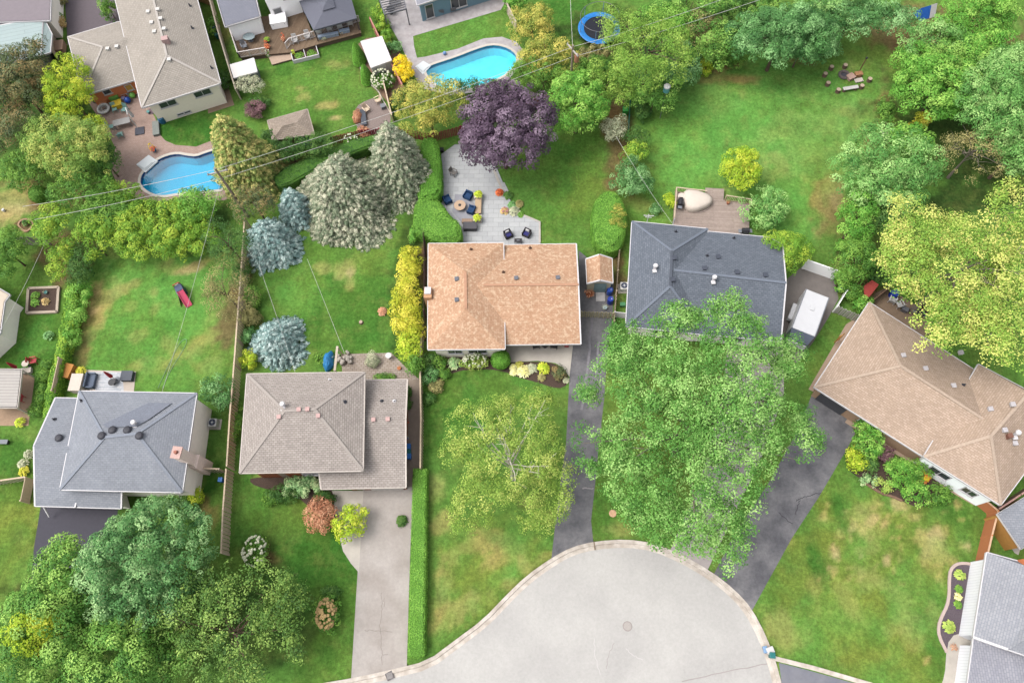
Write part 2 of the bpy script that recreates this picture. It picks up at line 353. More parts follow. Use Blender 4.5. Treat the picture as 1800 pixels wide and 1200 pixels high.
def make_ground():
    fine = .32
    def ax(a, b):
        lo = [a-x for x in (1500, 700, 300, 140, 70, 35, 18, 9, 4)]; hi = [b+x for x in (4, 9, 18, 35, 70, 140, 300, 700, 1500)]
        return np.array(lo+list(np.arange(a, b, fine))+hi)
    q = [P(0, 0), P(1800, 0), P(0, 1200), P(1800, 1200)]
    xs = ax(min(v.x for v in q)-3, max(v.x for v in q)+3); ys = ax(min(v.y for v in q)-3, max(v.y for v in q)+3)
    X, Y = np.meshgrid(xs, ys); Z = np.zeros(X.shape)
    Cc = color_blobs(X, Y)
    rd = inside(ROADP, X, Y) | (edge_dist(ROADP, X, Y) < .12); Z[rd] = -.25
    for pl in (POOL1, POOL2):
        b = inside(pl, X, Y) | (edge_dist(pl, X, Y) < .2); Z[b] = -1.9
    ny, nx = X.shape
    me = bpy.data.meshes.new('ground'); me.vertices.add(nx*ny)
    me.vertices.foreach_set('co', np.stack([X, Y, Z], -1).astype(np.float32).ravel())
    i = np.arange((nx-1)*(ny-1)); r = i//(nx-1); k = i % (nx-1); a = r*nx+k
    quads = np.stack([a, a+1, a+1+nx, a+nx], -1).astype(np.int32)
    me.loops.add(quads.size); me.loops.foreach_set('vertex_index', quads.ravel())
    me.polygons.add(len(quads)); me.polygons.foreach_set('loop_start', np.arange(len(quads), dtype=np.int32)*4)
    me.update(calc_edges=True)
    at = me.color_attributes.new('Col', 'FLOAT_COLOR', 'POINT')
    at.data.foreach_set('color', np.concatenate([Cc, np.ones(X.shape+(1,))], -1).astype(np.float32).ravel())
    o = bpy.data.objects.new('ground', me); COL.objects.link(o); o['kind'] = 'structure'
    m = bpy.data.materials.new('lawn'); m.use_nodes = True; t = m.node_tree; b = t.nodes['Principled BSDF']; L = t.links
    b.inputs['Roughness'].default_value = .95; b.inputs['Specular IOR Level'].default_value = .05
    A = t.nodes.new('ShaderNodeAttribute'); A.attribute_name = 'Col'; tc = t.nodes.new('ShaderNodeTexCoord')
    def noise(s, d=5, rg=.7, st=None):
        n = t.nodes.new('ShaderNodeTexNoise'); n.inputs['Scale'].default_value = s; n.inputs['Detail'].default_value = d; n.inputs['Roughness'].default_value = rg
        if st:
            mp = t.nodes.new('ShaderNodeMapping'); mp.inputs['Scale'].default_value = st; mp.inputs['Rotation'].default_value = (0, 0, .5)
            L.new(tc.outputs['Object'], mp.inputs['Vector']); L.new(mp.outputs[0], n.inputs['Vector'])
        else: L.new(tc.outputs['Object'], n.inputs['Vector'])
        return n
    def rg(n, lo, hi, a=.3, e=.7):
        q = t.nodes.new('ShaderNodeMapRange'); q.inputs['From Min'].default_value = a; q.inputs['From Max'].default_value = e
        q.inputs['To Min'].default_value = lo; q.inputs['To Max'].default_value = hi; L.new(n.outputs['Fac'], q.inputs['Value']); return q
    n1, n2, n3, n4 = noise(3.4, 9, .82), noise(.55, 6, .7), noise(1.7, 6, .75, (1, 1.6, 1)), noise(1.2, 8, .8, (1.6, .7, 1))
    mx = t.nodes.new('ShaderNodeMix'); mx.data_type = 'RGBA'; mx.inputs['B'].default_value = (*c(172, 168, 96), 1)
    L.new(A.outputs['Color'], mx.inputs['A']); L.new(rg(n2, 0, .3, .5, .75).outputs[0], mx.inputs['Factor'])
    mul = None
    for n, lo, hi in ((n1, .5, 1.5), (n3, .82, 1.18), (n4, .76, 1.24)):
        r_ = rg(n, lo, hi)
        if mul is None: mul = r_.outputs[0]
        else:
            q = t.nodes.new('ShaderNodeMath'); q.operation = 'MULTIPLY'; L.new(mul, q.inputs[0]); L.new(r_.outputs[0], q.inputs[1]); mul = q.outputs[0]
    sc = t.nodes.new('ShaderNodeVectorMath'); sc.operation = 'SCALE'; L.new(mx.outputs['Result'], sc.inputs[0]); L.new(mul, sc.inputs['Scale'])
    L.new(sc.outputs[0], b.inputs['Base Color'])
    bp = t.nodes.new('ShaderNodeBump'); bp.inputs['Strength'].default_value = .5; bp.inputs['Distance'].default_value = .08
    L.new(n1.outputs['Fac'], bp.inputs['Height']); L.new(bp.outputs[0], b.inputs['Normal'])
    me.materials.append(m)
make_ground()

CONC = mat('pale_concrete', c(226, 218, 205), .9, .07, 2.2, .15, col2=c(208, 200, 190))
CURB = mat('kerb_concrete', c(244, 234, 222), .9, .12, 2.5, .2, col2=c(205, 192, 178), mix_scale=1.2)
ASPH = mat('worn_asphalt', c(215, 212, 207), .92, .09, 5, .15, col2=c(202, 199, 195), mix_scale=.22)
DARK = mat('dark_asphalt', c(108, 107, 112), .9, .2, 3.5, .3, col2=c(146, 144, 146), mix_scale=.5)
DRIVE = mat('driveway_concrete', c(208, 200, 193), .9, .1, 3.5, .2, col2=c(184, 174, 166), mix_scale=.35)
SLATE = mat('bluish_asphalt', c(132, 134, 146), .9, .08, 2, .2, col2=c(146, 146, 154))
sheet('road', ROADP, -.10, ASPH)
# kerb and gutter ribbon
def ribbon(name, line, prof, m, kind='structure', closed=False):
    n = len(line); k = len(prof); b = MB(); vs = []
    for i in range(n):
        if closed: d = Vector(line[(i+1) % n])-Vector(line[i-1])
        else: d = Vector(line[min(i+1, n-1)])-Vector(line[max(i-1, 0)])
        d.z = 0; d.normalize(); nr = Vector((d.y, -d.x, 0))
        for o_, z in prof: vs.append((line[i][0]+nr.x*o_, line[i][1]+nr.y*o_, z))
    fs = [[i*k+j, i*k+j+1, ((i+1) % n)*k+j+1, ((i+1) % n)*k+j] for i in range(n if closed else n-1) for j in range(k-1)]
    b.add(vs, fs); o = b.build(name, m)
    if kind: o['kind'] = kind
    return o
ribbon('kerb', ROAD, [(-.1, -.3), (-.1, .03), (.17, .035), (.2, .03), (.24, -.075), (.58, -.088), (.6, -.2)], CURB)
# kerb joints as thin dark grooves
sheet('kerb_driveway_joint', W2([(1043, 951), (1045, 951), (1047, 966), (1045, 966)], .04), .04, mat('joint', c(150, 128, 105)))
sheet('driveway', W2([(638, 857), (729, 855), (722, 950), (718, 1070), (715, 1174), (690, 1179), (617, 1196), (624, 1080), (629, 1000)]), .008, DRIVE)
sheet('driveway', W2([(1017, 440), (1031, 452), (1032, 500), (1079, 500), (1077, 553), (1068, 620), (1062, 700), (1053, 780), (1045, 860), (1039, 915), (1043, 954), (1010, 963), (969, 984), (975, 930), (985, 850), (995, 780), (999, 700), (1002, 650), (1006, 604), (1019, 603)]), .008, DARK)
sheet('driveway', W2([(1178, 967), (1243, 1003), (1290, 905), (1345, 790), (1378, 690), (1376, 596), (1280, 588), (1270, 700), (1230, 850)]), .008, mat('grey_drive', c(196, 186, 182), .9, .1, 2, .2))
sheet('driveway', W2([(1254, 1010), (1290, 940), (1350, 850), (1395, 770), (1432, 682), (1470, 690), (1503, 762), (1488, 790), (1440, 872), (1392, 945), (1345, 1030), (1322, 1072), (1290, 1038)]), .012, DARK)
sheet('parking_pad', W2([(1374, 600), (1384, 490), (1411, 468), (1466, 488), (1474, 525), (1455, 560), (1430, 600), (1400, 640)]), .016, mat('pad_asphalt', c(140, 132, 128), .9, .12, 2, .2))
sheet('driveway', W2([(1369, 1164), (1420, 1177), (1530, 1208), (1700, 1260), (1690, 1330), (1560, 1330), (1390, 1300), (1378, 1230)]), .008, SLATE)
ribbon('kerb_strip', W2([(1362, 1156), (1430, 1173), (1530, 1202), (1640, 1240)]), [(-.16, .0), (-.16, .05), (.2, .05), (.2, 0)], CURB)
sheet('driveway', W2([(72, 888), (208, 890), (200, 960), (150, 990), (55, 1020), (60, 960)]), .008, mat('fresh_asphalt', c(84, 82, 92), .9, .1, 3, .2))
sheet('driveway', W2([(112, -40), (200, -40), (215, 60), (119, 80)]), .008, mat('old_asphalt', c(118, 108, 114), .9, .1, 3, .2))
sheet('driveway', W2([(0, -60), (92, -60), (96, 100), (0, 100)]), .004, mat('side_paving', c(150, 140, 135), .9, .1, 3, .2))
# front paths and porch slabs
sheet('front_path', W2([(583, 862), (639, 862), (631, 1006), (617, 990), (603, 968), (596, 940), (588, 900)]), .012, CONC)
sheet('porch_slab', W2([(888, 600), (1008, 600), (1001, 662), (990, 647), (976, 638), (945, 634), (893, 637)]), .02, CONC)
sheet('house_path', W2([(1421, 684), (1487, 570), (1503, 560), (1512, 576), (1460, 668), (1440, 694)]), .012, mat('buff_slab', c(198, 172, 150), .9, .1, 3))
sheet('house_path', W2([(1640, 830), (1660, 838), (1720, 878), (1712, 888), (1640, 846)]), .012, mat('buff_slab'))
sheet('house_path', W2([(1485, 742), (1500, 722), (1590, 780), (1640, 815), (1632, 830), (1560, 790)]), .014, mat('buff_slab'))
sheet('front_walk', smooth_poly(W2([(1665, 1128), (1672, 1117), (1688, 1112), (1705, 1117), (1714, 1120), (1700, 1215), (1650, 1215), (1661, 1185), (1663, 1150)]), 1), .012, CONC)
PAVER = brickmat('paver', c(206, 192, 178), c(188, 172, 158), c(140, 125, 108), .42, .22, .02, .9, .1, .5, 0, 'Object')
sheet('side_path', W2([(715, 664), (738, 664), (742, 740), (741, 826), (729, 858), (713, 858)]), .006, mat('path_slabs', c(172, 155, 140), .9, .15, 2))
sheet('patio', W2([(600, 622), (688, 620), (708, 640), (738, 668), (640, 670), (602, 664)]), .01, PAVER)
STONE = brickmat('grey_flags', c(214, 216, 216), c(200, 202, 204), c(175, 176, 178), 1.1, .55, .02, .8, .06, .5, 0, 'Object')
PATIO_C = W2([(776, 272), (800, 255), (850, 255), (874, 298), (893, 343), (905, 372), (922, 380), (949, 392), (950, 432), (805, 432), (808, 400), (770, 352), (778, 330)])
sheet('patio', PATIO_C, .12, STONE, thick=.12)
ribbon('patio_edge', W2([(869, 300), (876, 318), (888, 345)]), [(-.1, 0), (-.1, .16), (.15, .16), (.15, 0)], CONC)
ribbon('patio_edge', W2([(915, 377), (949, 391), (949, 428)]), [(-.08, 0), (-.08, .16), (.12, .16), (.12, 0)], CONC)
ribbon('patio_step', W2([(884, 322), (890, 334), (896, 346)]), [(-.16, 0), (-.16, .08), (.14, .08), (.14, 0)], mat('step_stone', c(216, 214, 210)))
PINK = brickmat('pink_pavers', c(204, 178, 166), c(190, 162, 150), c(160, 136, 124), .24, .12, .01, .9, .1, .5, 0, 'Object')
sheet('pool_patio', W2([(150, 172), (235, 145), (250, 190), (262, 187), (275, 212), (281, 236), (290, 247), (308, 255), (345, 258), (368, 249), (392, 240), (412, 262), (418, 340), (395, 352), (320, 356), (250, 352), (213, 338), (195, 300), (203, 260), (185, 225)]), .012, PINK, [POOL1])
sheet('pool_patio', W2([(664, -30), (890, -30), (886, 8), (880, 18), (803, 41), (726, 64), (728, 82), (733, 102), (748, 100), (805, 86), (850, 68), (882, 65), (908, 74), (922, 92), (918, 112), (895, 140), (840, 162), (790, 168), (740, 155), (728, 132), (705, 80), (672, 20)]), .012,
      mat('grey_stone', c(206, 200, 200), .85, .12, 1.6, .2, col2=c(190, 182, 182), mix_scale=1.5), [POOL2])
COPE = mat('pool_coping', c(228, 220, 208), .8, .06, 4)
TAUPE = mat('pool_surround', c(205, 190, 186), .85, .08, 4, .1)
def ringof(name, poly, w, z0, z1, m, w0=0.0):
    ins = offset_poly(poly, w0) if w0 else [Vector((p[0], p[1], 0)) for p in poly]; out = offset_poly(poly, w); n = len(ins); b = MB()
    b.add([(p.x, p.y, z1) for p in ins]+[(p.x, p.y, z1) for p in out]+[(p.x, p.y, z0) for p in ins]+[(p.x, p.y, z0) for p in out],
          [[i, (i+1) % n, n+(i+1) % n, n+i] for i in range(n)]+[[i, 2*n+i, 2*n+(i+1) % n, (i+1) % n] for i in range(n)]+[[n+i, n+(i+1) % n, 3*n+(i+1) % n, 3*n+i] for i in range(n)])
    return b
def water_mat(name, tint):
    m = bpy.data.materials.new(name); m.use_nodes = True; t = m.node_tree; L = t.links
    t.nodes.remove(t.nodes['Principled BSDF']); out = t.nodes['Material Output']
    tr = t.nodes.new('ShaderNodeBsdfTransparent'); tr.inputs['Color'].default_value = (*tint, 1)
    gl = t.nodes.new('ShaderNodeBsdfGlossy'); gl.inputs['Roughness'].default_value = .06
    fr = t.nodes.new('ShaderNodeFresnel'); fr.inputs['IOR'].default_value = 1.33
    n = t.nodes.new('ShaderNodeTexNoise'); n.inputs['Scale'].default_value = 3.5; n.inputs['Detail'].default_value = 3
    tc = t.nodes.new('ShaderNodeTexCoord'); L.new(tc.outputs['Object'], n.inputs['Vector'])
    bp = t.nodes.new('ShaderNodeBump'); bp.inputs['Strength'].default_value = .25; bp.inputs['Distance'].default_value = .05; L.new(n.outputs['Fac'], bp.inputs['Height'])
    mx = t.nodes.new('ShaderNodeMixShader'); L.new(fr.outputs[0], mx.inputs[0]); L.new(tr.outputs[0], mx.inputs[1]); L.new(gl.outputs[0], mx.inputs[2])
    L.new(bp.outputs[0], gl.inputs['Normal']); L.new(mx.outputs[0], out.inputs['Surface'])
    return m
def pool(poly, label, tint, floorc, wallc, bandc, steps):
    cen = sum((Vector((p[0], p[1], 0)) for p in poly), Vector())/len(poly)
    t = thing('swimming_pool', label, 'pool', cen); n = len(poly); inn = offset_poly(smooth_poly(poly, 1), -.35)
    if len(inn) != n: inn = inn[::2]
    if area2(poly) < 0: pass
    b = MB(); b.add([(p[0], p[1], .05) for p in poly]+[(p[0], p[1], -.42) for p in poly], [[i, n+i, n+(i+1) % n, (i+1) % n] for i in range(n)])
    b.build('tile_band', mat(label[:6]+'_band', bandc, .4, .1, 2), t, True)
    b = MB(); b.add([(p[0], p[1], -.42) for p in poly]+[(p.x, p.y, -1.2) for p in inn], [[i, n+i, n+(i+1) % n, (i+1) % n] for i in range(n)])
    tri = tessellate_polygon([[Vector((p.x, p.y, 0)) for p in inn]]); b.add([(p.x, p.y, -1.2) for p in inn], [list(q) for q in tri])
    b.build('liner', mat(label[:6]+'_liner', floorc, .5, .06, 1.3, col2=wallc, mix_scale=.35), t, True)
    tri = tessellate_polygon([[Vector((p[0], p[1], 0)) for p in poly]]); b = MB().add([(p[0], p[1], -.1) for p in poly], [list(q) for q in tri])
    b.build('water', water_mat(label[:6]+'_water', tint), t, True)
    ringof('coping', poly, .3, 0, .07, COPE).build('coping', COPE, t, True)
    s = MB()
    for k, (pl, z) in enumerate(steps): s.prism([(q.x, q.y) for q in W2(pl)], z-.16, z)
    s.build('entry_steps', mat('pool_step_white', c(240, 246, 248), .4, .03), t, True, bevel=.03)
    return t
pool(POOL1, 'kidney-shaped pool with deep blue water beside the pink paver patio', (.30, .84, .90), c(62, 186, 218, 1.6), c(50, 172, 210, 1.6), c(24, 92, 160),
     [([(240, 290), (262, 273), (278, 284), (256, 304)], .10), ([(243, 292), (262, 277), (274, 285), (256, 301)], .17), ([(246, 293), (262, 281), (270, 287), (256, 299)], .24)])
pool(POOL2, 'bright turquoise pool with rounded ends behind the purple-leaved tree', (.45, .88, .95), c(120, 225, 240, 1.6), c(150, 235, 245, 1.6), c(40, 160, 205),
     [([(730, 118), (744, 108), (758, 116), (744, 132)], .09), ([(733, 119), (744, 112), (754, 118), (744, 128)], .16)])
# beds of dark mulch
MULCH = mat('dark_mulch', c(104, 86, 82), .95, .3, 9, .5)
BARK = mat('bark_mulch', c(92, 74, 64), .95, .35, 9, .5)
sheet('flower_bed', smooth_poly(W2([(748, 612), (888, 620), (893, 637), (945, 635), (978, 639), (998, 655), (999, 676), (980, 684), (945, 672), (910, 663), (885, 652), (850, 648), (800, 652), (780, 668), (752, 700)]), 1), .016, BARK)
BED10 = W2([(1712, 992), (1694, 989), (1680, 991), (1670, 1001), (1668, 1018), (1668, 1045), (1664, 1065), (1655, 1082), (1649, 1100), (1650, 1118), (1655, 1133), (1664, 1146), (1667, 1128), (1676, 1116), (1690, 1112), (1697, 1110)])
sheet('flower_bed', BED10, .02, mat('plum_mulch', c(112, 100, 108), .95, .25, 9, .5))
ribbon('bed_edging', smooth_poly(BED10[:10]+[P(1664, 1146)], 1, False), [(-.12, 0), (-.12, .1), (.12, .1), (.12, 0)], mat('edging_stone', c(222, 200, 190), .9, .1, 5, .2))
sheet('flower_bed', smooth_poly(W2([(1487, 800), (1505, 775), (1540, 790), (1600, 810), (1650, 840), (1655, 870), (1620, 895), (1580, 878), (1545, 862), (1510, 840), (1490, 825)]), 1), .02, BARK)
ribbon('bed_edging', smooth_poly(W2([(1512, 843), (1525, 852), (1550, 868), (1568, 872), (1585, 880)]), 1, False), [(-.1, 0), (-.1, .12), (.1, .12), (.1, 0)], mat('log_edging', c(150, 118, 98), .9, .2, 5, .3))
sheet('flower_bed', smooth_poly(W2([(440, 838), (562, 832), (590, 870), (585, 900), (560, 905), (520, 870), (470, 860), (440, 850)]), 1), .016, BARK)
sheet('flower_bed', smooth_poly(W2([(625, 70), (700, 60), (712, 165), (690, 190), (668, 165), (655, 150), (638, 142), (630, 110)]), 1), .005, mat('pale_mulch', c(150, 122, 100), .95, .25, 7, .4))
sheet('fire_patio', smooth_poly(W2([(623, 195), (632, 182), (662, 170), (690, 200), (680, 235), (640, 238), (626, 225)]), 1), .012, mat('gravel', c(158, 142, 136), .95, .3, 9, .5))
ribbon('bed_edging', smooth_poly(W2([(632, 112), (636, 130), (650, 148), (665, 160), (672, 175), (690, 205)]), 1, False), [(-.06, 0), (-.06, .1), (.06, .1), (.06, 0)], CURB)
sheet('patio', W2([(-20, 650), (39, 652), (61, 665), (50, 748), (-20, 748)]), .01, mat('clay_pavers', c(190, 160, 132), .9, .15, 4, .2))
sheet('patio', W2([(150, 650), (239, 653), (235, 692), (145, 690)]), .03, mat('patio_slab', c(224, 210, 196), .9, .08, 3), thick=.03)
sheet('patio', W2([(1538, 515), (1560, 505), (1625, 545), (1640, 585), (1620, 592), (1525, 535)]), .01, mat('brown_slab', c(160, 136, 114), .9, .15, 3, .2))

# cracks and wheel scuffs in the paving
def crack(line, z, m, w=.045, nm='pavement_crack'):
    pts = W2(line); rr = random.Random(len(line)*7+int(line[0][0])); o = []
    for i in range(len(pts)-1):
        for k in range(6): p = pts[i].lerp(pts[i+1], k/6); o.append(p+Vector((rr.uniform(-.06, .06), rr.uniform(-.06, .06), 0)))
    o.append(pts[-1]); return ribbon(nm, o, [(-w/2, z), (w/2, z)], m)
CK = mat('crack_dark', c(80, 78, 84), .95, .2); CG = mat('crack_grey', c(166, 156, 150), .95, .1); SCF = mat('scuff_pale', c(228, 224, 220), .9, .03); SEAM = mat('seam', c(182, 172, 168), .9, .1)
for l_ in ([(1399, 880), (1405, 876), (1420, 871), (1443, 866)], [(1406, 878), (1402, 890), (1398, 904)], [(1384, 915), (1394, 920)], [(1368, 900), (1384, 914)]): crack(l_, .02, CK, .06)
for l_ in ([(670, 1040), (672, 1070), (668, 1100), (670, 1130), (672, 1168)], [(640, 1107), (660, 1108), (690, 1110)], [(672, 1150), (682, 1149)], [(676, 1050), (675, 1066)]): crack(l_, .014, CG, .05)
crack([(1200, 1197), (1280, 1180), (1350, 1166)], -.095, SEAM, .07); crack([(1044, 1120), (1046, 1150), (1055, 1185)], -.094, SCF, .05); crack([(1100, 1138), (1112, 1150), (1130, 1159)], -.094, SCF, .05); crack([(1079, 1130), (1070, 1150), (1066, 1175)], -.094, SEAM, .04)
crack([(1023, 858), (1034, 857), (1043, 859)], .016, mat('crack_light', c(176, 168, 170)), .12)
for l_ in ([(1040, 560), (1034, 640), (1022, 720)], [(1052, 600), (1048, 660)]): crack(l_, .012, mat('tyre_pale', c(150, 146, 152), .9, .2), .22, 'tyre_mark')
# ============================================================= HOUSES
WHITE = mat('white_trim', c(246, 242, 244), .5, .03, 3)
def shingle(name, a, b, m, bias=0.0, big=.12):
    return brickmat(name, a, b, m, .36, .19, .022, .95, big, .5, bias, 'UV', .4, .35)
ROOFS = []
def roof(parent, V, faces, m, fascia=WHITE, name='roof', fw=.13, world_pts=None, trim=True):
    W_ = world_pts or [P(*v) for v in V]; me = bpy.data.meshes.new(name); off = wloc(parent); nv = len(W_)
    fs = []
    for f in faces:
        nrm = Vector((0, 0, 0))
        for i in range(len(f)):
            a, b = W_[f[i]], W_[f[(i+1) % len(f)]]; nrm += a.cross(b)
        fs.append(f if nrm.z > 0 else f[::-1])
    low = [[i+nv for i in f][::-1] for f in fs]
    me.from_pydata([w-off for w in W_]+[w-off-Vector((0, 0, .16)) for w in W_], [], fs+low)
    uv = me.uv_layers.new(name='UVMap')
    for p in me.polygons:
        n = p.normal; u = Vector((0, 0, 1)).cross(n)
        u = u.normalized() if u.length > 1e-3 else Vector((1, 0, 0)); v = n.cross(u)
        for li in p.loop_indices:
            co = me.vertices[me.loops[li].vertex_index].co; uv.data[li].uv = (co.dot(u)+50, co.dot(v)+50)
    me.materials.append(m); o = bpy.data.objects.new(name, me); COL.objects.link(o); o.parent = parent
    cnt = {}
    for f in fs:
        for i in range(len(f)):
            e = (f[i], f[(i+1) % len(f)]); cnt[tuple(sorted(e))] = cnt.get(tuple(sorted(e)), 0)+1
    edges = [e for e in cnt if cnt[e] == 1]
    if trim:
        b = MB()
        for i, j in edges: b.bar(W_[i]-Vector((0, 0, .1)), W_[j]-Vector((0, 0, .1)), fw, .2)
        b.build('gutter', fascia, o, True)
    ROOFS.append([[W_[i] for i in f] for f in fs])
    return o, W_
def ridgecap(parent, pts, m, w=.32, h=.05):
    m = CAPS.get(m.name, m)
    b = MB(); h = min(h, .03); w = min(w, .24)
    for i in range(len(pts)-1): b.bar(Vector(pts[i])+Vector((0, 0, .03)), Vector(pts[i+1])+Vector((0, 0, .03)), w, h)
    return b.build('ridge_cap', m, parent, True)
def hit(px, py, rs=None):
    """where the line of sight through a roof fitting meets the roof"""
    o, d = ray(px, py); best = None
    for rf in (ROOFS if rs is None else rs):
        for f in rf:
            n = (f[1]-f[0]).cross(f[2]-f[0])
            if abs(n.dot(d)) < 1e-6: continue
            t = n.dot(f[0]-o)/n.dot(d); q = o+d*t
            if inside([(v.x, v.y) for v in f], np.array([q.x]), np.array([q.y]))[0] and (best is None or t < best[0]): best = (t, q)
    return best[1] if best else P(px, py, 4)
def walls(parent, foot, z1, m, over=.45, name='wall', z0=0.0):
    """foot: world eave corners; walls stand back from them by the overhang"""
    f = offset_poly(foot, -over); MB().prism([(p.x, p.y) for p in f], z0, z1, ).build(name, m, parent, True)
    return f
def window(parent, a, b, t, zc, w, h, glass=None, frame=WHITE, name='window', n=2, bars=1):
    a = Vector((a[0], a[1], 0)); b = Vector((b[0], b[1], 0)); d = (b-a).normalized(); cen = a.lerp(b, t)
    nr = Vector((d.y, -d.x, 0)); r_ = math.atan2(d.y, d.x)
    fr = MB()
    for s in (-1, 1): q = cen+d*(s*(w/2-.03)); fr.box(q.x, q.y, zc-h/2, .07, .12, h, r_)
    for z in (zc-h/2, zc+h/2-.07): fr.box(cen.x, cen.y, z, w, .13, .07, r_)
    for k in range(bars): q = cen+d*(w*((k+1)/(bars+1)-.5)); fr.box(q.x, q.y, zc-h/2+.01, .05, .11, h-.02, r_)
    o = fr.build(name, frame, parent, True)
    MB().box(cen.x, cen.y, zc-h/2+.03, w-.06, .04, h-.06, r_).build('pane', glass or glassmat(), o, True)
    MB().box(cen.x+0*nr.x, cen.y, zc-h/2-.08, w+.12, .2, .07, r_).build('sill', frame, o, True)
    return o
def vent(parent, px, py, kind='box', col=None, s=.36, rs=None):
    q = hit(px, py, rs)
    if kind == 'box':
        m = col or mat('vent_grey', c(120, 122, 132), .6)
        b = MB().box(q.x, q.y, q.z-.05, s, s, .22, .1, .8); b.box(q.x, q.y, q.z+.17, s*1.1, s*1.1, .04, .1)
        return b.build('roof_vent', m, parent, True, bevel=.01)
    if kind == 'round':
        m = col or mat('vent_dark', c(62, 62, 72), .6)
        return MB().lathe(q.x, q.y, [(.16, q.z-.1), (.18, q.z+.1), (.36, q.z+.12), (.36, q.z+.18), (.25, q.z+.27), (.05, q.z+.31)], 14).build('roof_vent', m, parent, True, smooth=False)
    if kind == 'pipe':
        m = col or mat('pipe_dark', c(70, 72, 82), .6)
        return MB().cyl(q.x, q.y, q.z-.1, q.z+.35, .07, .07, 10).cyl(q.x, q.y, q.z-.02, q.z+.04, .2, .12, 10).build('vent_pipe', m, parent, True)
    if kind == 'white':
        b = MB().cyl(q.x, q.y, q.z-.1, q.z+.6, .13, .13, 12); b.cyl(q.x, q.y, q.z+.6, q.z+.72, .24, .18, 12); b.box(q.x-.05, q.y-.3, q.z, .38, .34, .14, .1)
        return b.build('flue_cap', WHITE, parent, True)

CAPS = {}
def cap(m, col, k=1.0): CAPS[m.name] = mat(m.name+'_cap', c(*col, k), .95, .14, 7)
# ---- house with the terracotta roof, centre
RT = brickmat('terracotta_shingles', c(224, 184, 152), c(208, 164, 132), c(192, 148, 118), .34, .17, .016, .95, .1, .5, 0, 'UV', .3, .35, c(238, 208, 176))
STUC = mat('cream_stucco', c(238, 230, 214, 1.9), .9, .06, 4, .2)
h1 = thing('house', 'single-storey house with speckled terracotta roof next to the paved patio', 'house', P(880, 520))
ra, wa = roof(h1, [(753, 428, 3.3), (885, 427, 3.3), (887.5, 613, 3.3), (752, 614, 3.3), (818, 477, 4.7), (819, 543, 4.7)], [[0, 1, 4], [1, 2, 5, 4], [2, 3, 5], [3, 0, 4, 5]], RT)
rb, wb = roof(h1, [(850, 431, 2.7), (1013, 428.5, 2.7), (1017, 500, 4.3), (1021, 604, 2.7), (850, 606, 2.7), (828, 501, 4.3)], [[0, 1, 2, 5], [5, 2, 3, 4]], RT)
ridgecap(ra, [hit(818, 478), hit(819, 542)], mat('cap_brown', c(208, 160, 130), .9, .14, 6))
ridgecap(rb, [Vector(wb[5]).lerp(wb[2], .12), wb[2]], mat('cap_brown'))
f = walls(h1, wa[:4], 3.2, STUC, .5); window(h1, f[2], f[3], .35, 1.5, 1.8, 1.1); window(h1, f[2], f[3], .7, 1.5, 1.4, 1.1)
f = walls(h1, [wb[0], wb[1], wb[3], wb[4]], 2.6, mat('porch_wall', c(226, 214, 202), .9, .06), .9)
i, j = f[1], f[2]; mid = (i+j)/2
MB().add([(i.x, i.y, 2.6), (j.x, j.y, 2.6), (mid.x, mid.y, 4.0), (i.x-.2, i.y, 2.6), (j.x-.2, j.y, 2.6), (mid.x-.2, mid.y, 4.0)], [[0, 1, 2], [5, 4, 3], [0, 3, 4, 1], [1, 4, 5, 2], [2, 5, 3, 0]]).build('gable_wall', STUC, h1, True)
window(h1, f[2], f[3], .5, 1.4, 2.4, 1.3)
for a, b_ in ((803, 491), (803, 527.5), (907.5, 489.5), (980.5, 488.5)): vent(h1, a, b_, 'box')
for a, b_ in ((828, 439), (932, 436.5), (885, 479)): vent(h1, a, b_, 'pipe', mat('copper_pipe', c(110, 80, 62), .6), .2)
q = hit(756, 518); b = MB().box(q.x-.15, q.y, 0, .75, 1.1, q.z+.5, 0); b.build('chimney', mat('chimney_stucco', c(222, 172, 132), .9, .1, 6), h1, True)
MB().box(q.x-.15, q.y+.15, q.z+.5, .6, .7, .16, 0).build('chimney_cap', WHITE, h1, True)
for px_, py_ in ((1008, 606), (892, 607)): e = P(px_, py_, 0); MB().box(e.x, e.y+.3, 0, .14, .14, 2.55).build('porch_post', WHITE, h1, True)

# ---- taupe-roofed house left of centre
RG = shingle('taupe_shingles', c(200, 190, 182), c(182, 172, 165), c(152, 142, 135), 0, .12); cap(RG, (190, 180, 172))
BRK = brickmat('red_brick', c(196, 120, 82), c(178, 100, 66), c(200, 180, 160), .24, .08, .01, .9, .1, .5, 0, 'Object')
h2 = thing('house', 'house with taupe hip roof and lower garage wing beside the long driveway', 'house', P(560, 760))
PINKV = mat('vent_pink', c(218, 180, 174), .6); TT = mat('beige_gutter', c(228, 216, 206), .6)
ra, wa = roof(h2, [(434, 657, 4.4), (641, 654, 4.4), (638, 827, 4.4), (421, 831, 4.4), (500, 722, 6.0), (553, 719, 6.0)], [[0, 1, 5, 4], [1, 2, 5], [2, 3, 4, 5], [3, 0, 4]], RG, TT)
for k in (0, 3): ridgecap(ra, [wa[k], wa[4]], RG, .28, .03)
for k in (1, 2): ridgecap(ra, [wa[k], wa[5]], RG, .28, .03)
ridgecap(ra, [wa[4], wa[5]], RG, .3)
rb, wb = roof(h2, [(600, 668, 2.7), (716, 667, 2.7), (713, 737, 3.9), (713.5, 856, 2.7), (564, 859, 2.7), (560, 827, 3.02), (600, 825, 3.02), (600, 738, 3.9)], [[0, 1, 2, 7], [7, 2, 3, 4, 5, 6]], RG, TT)
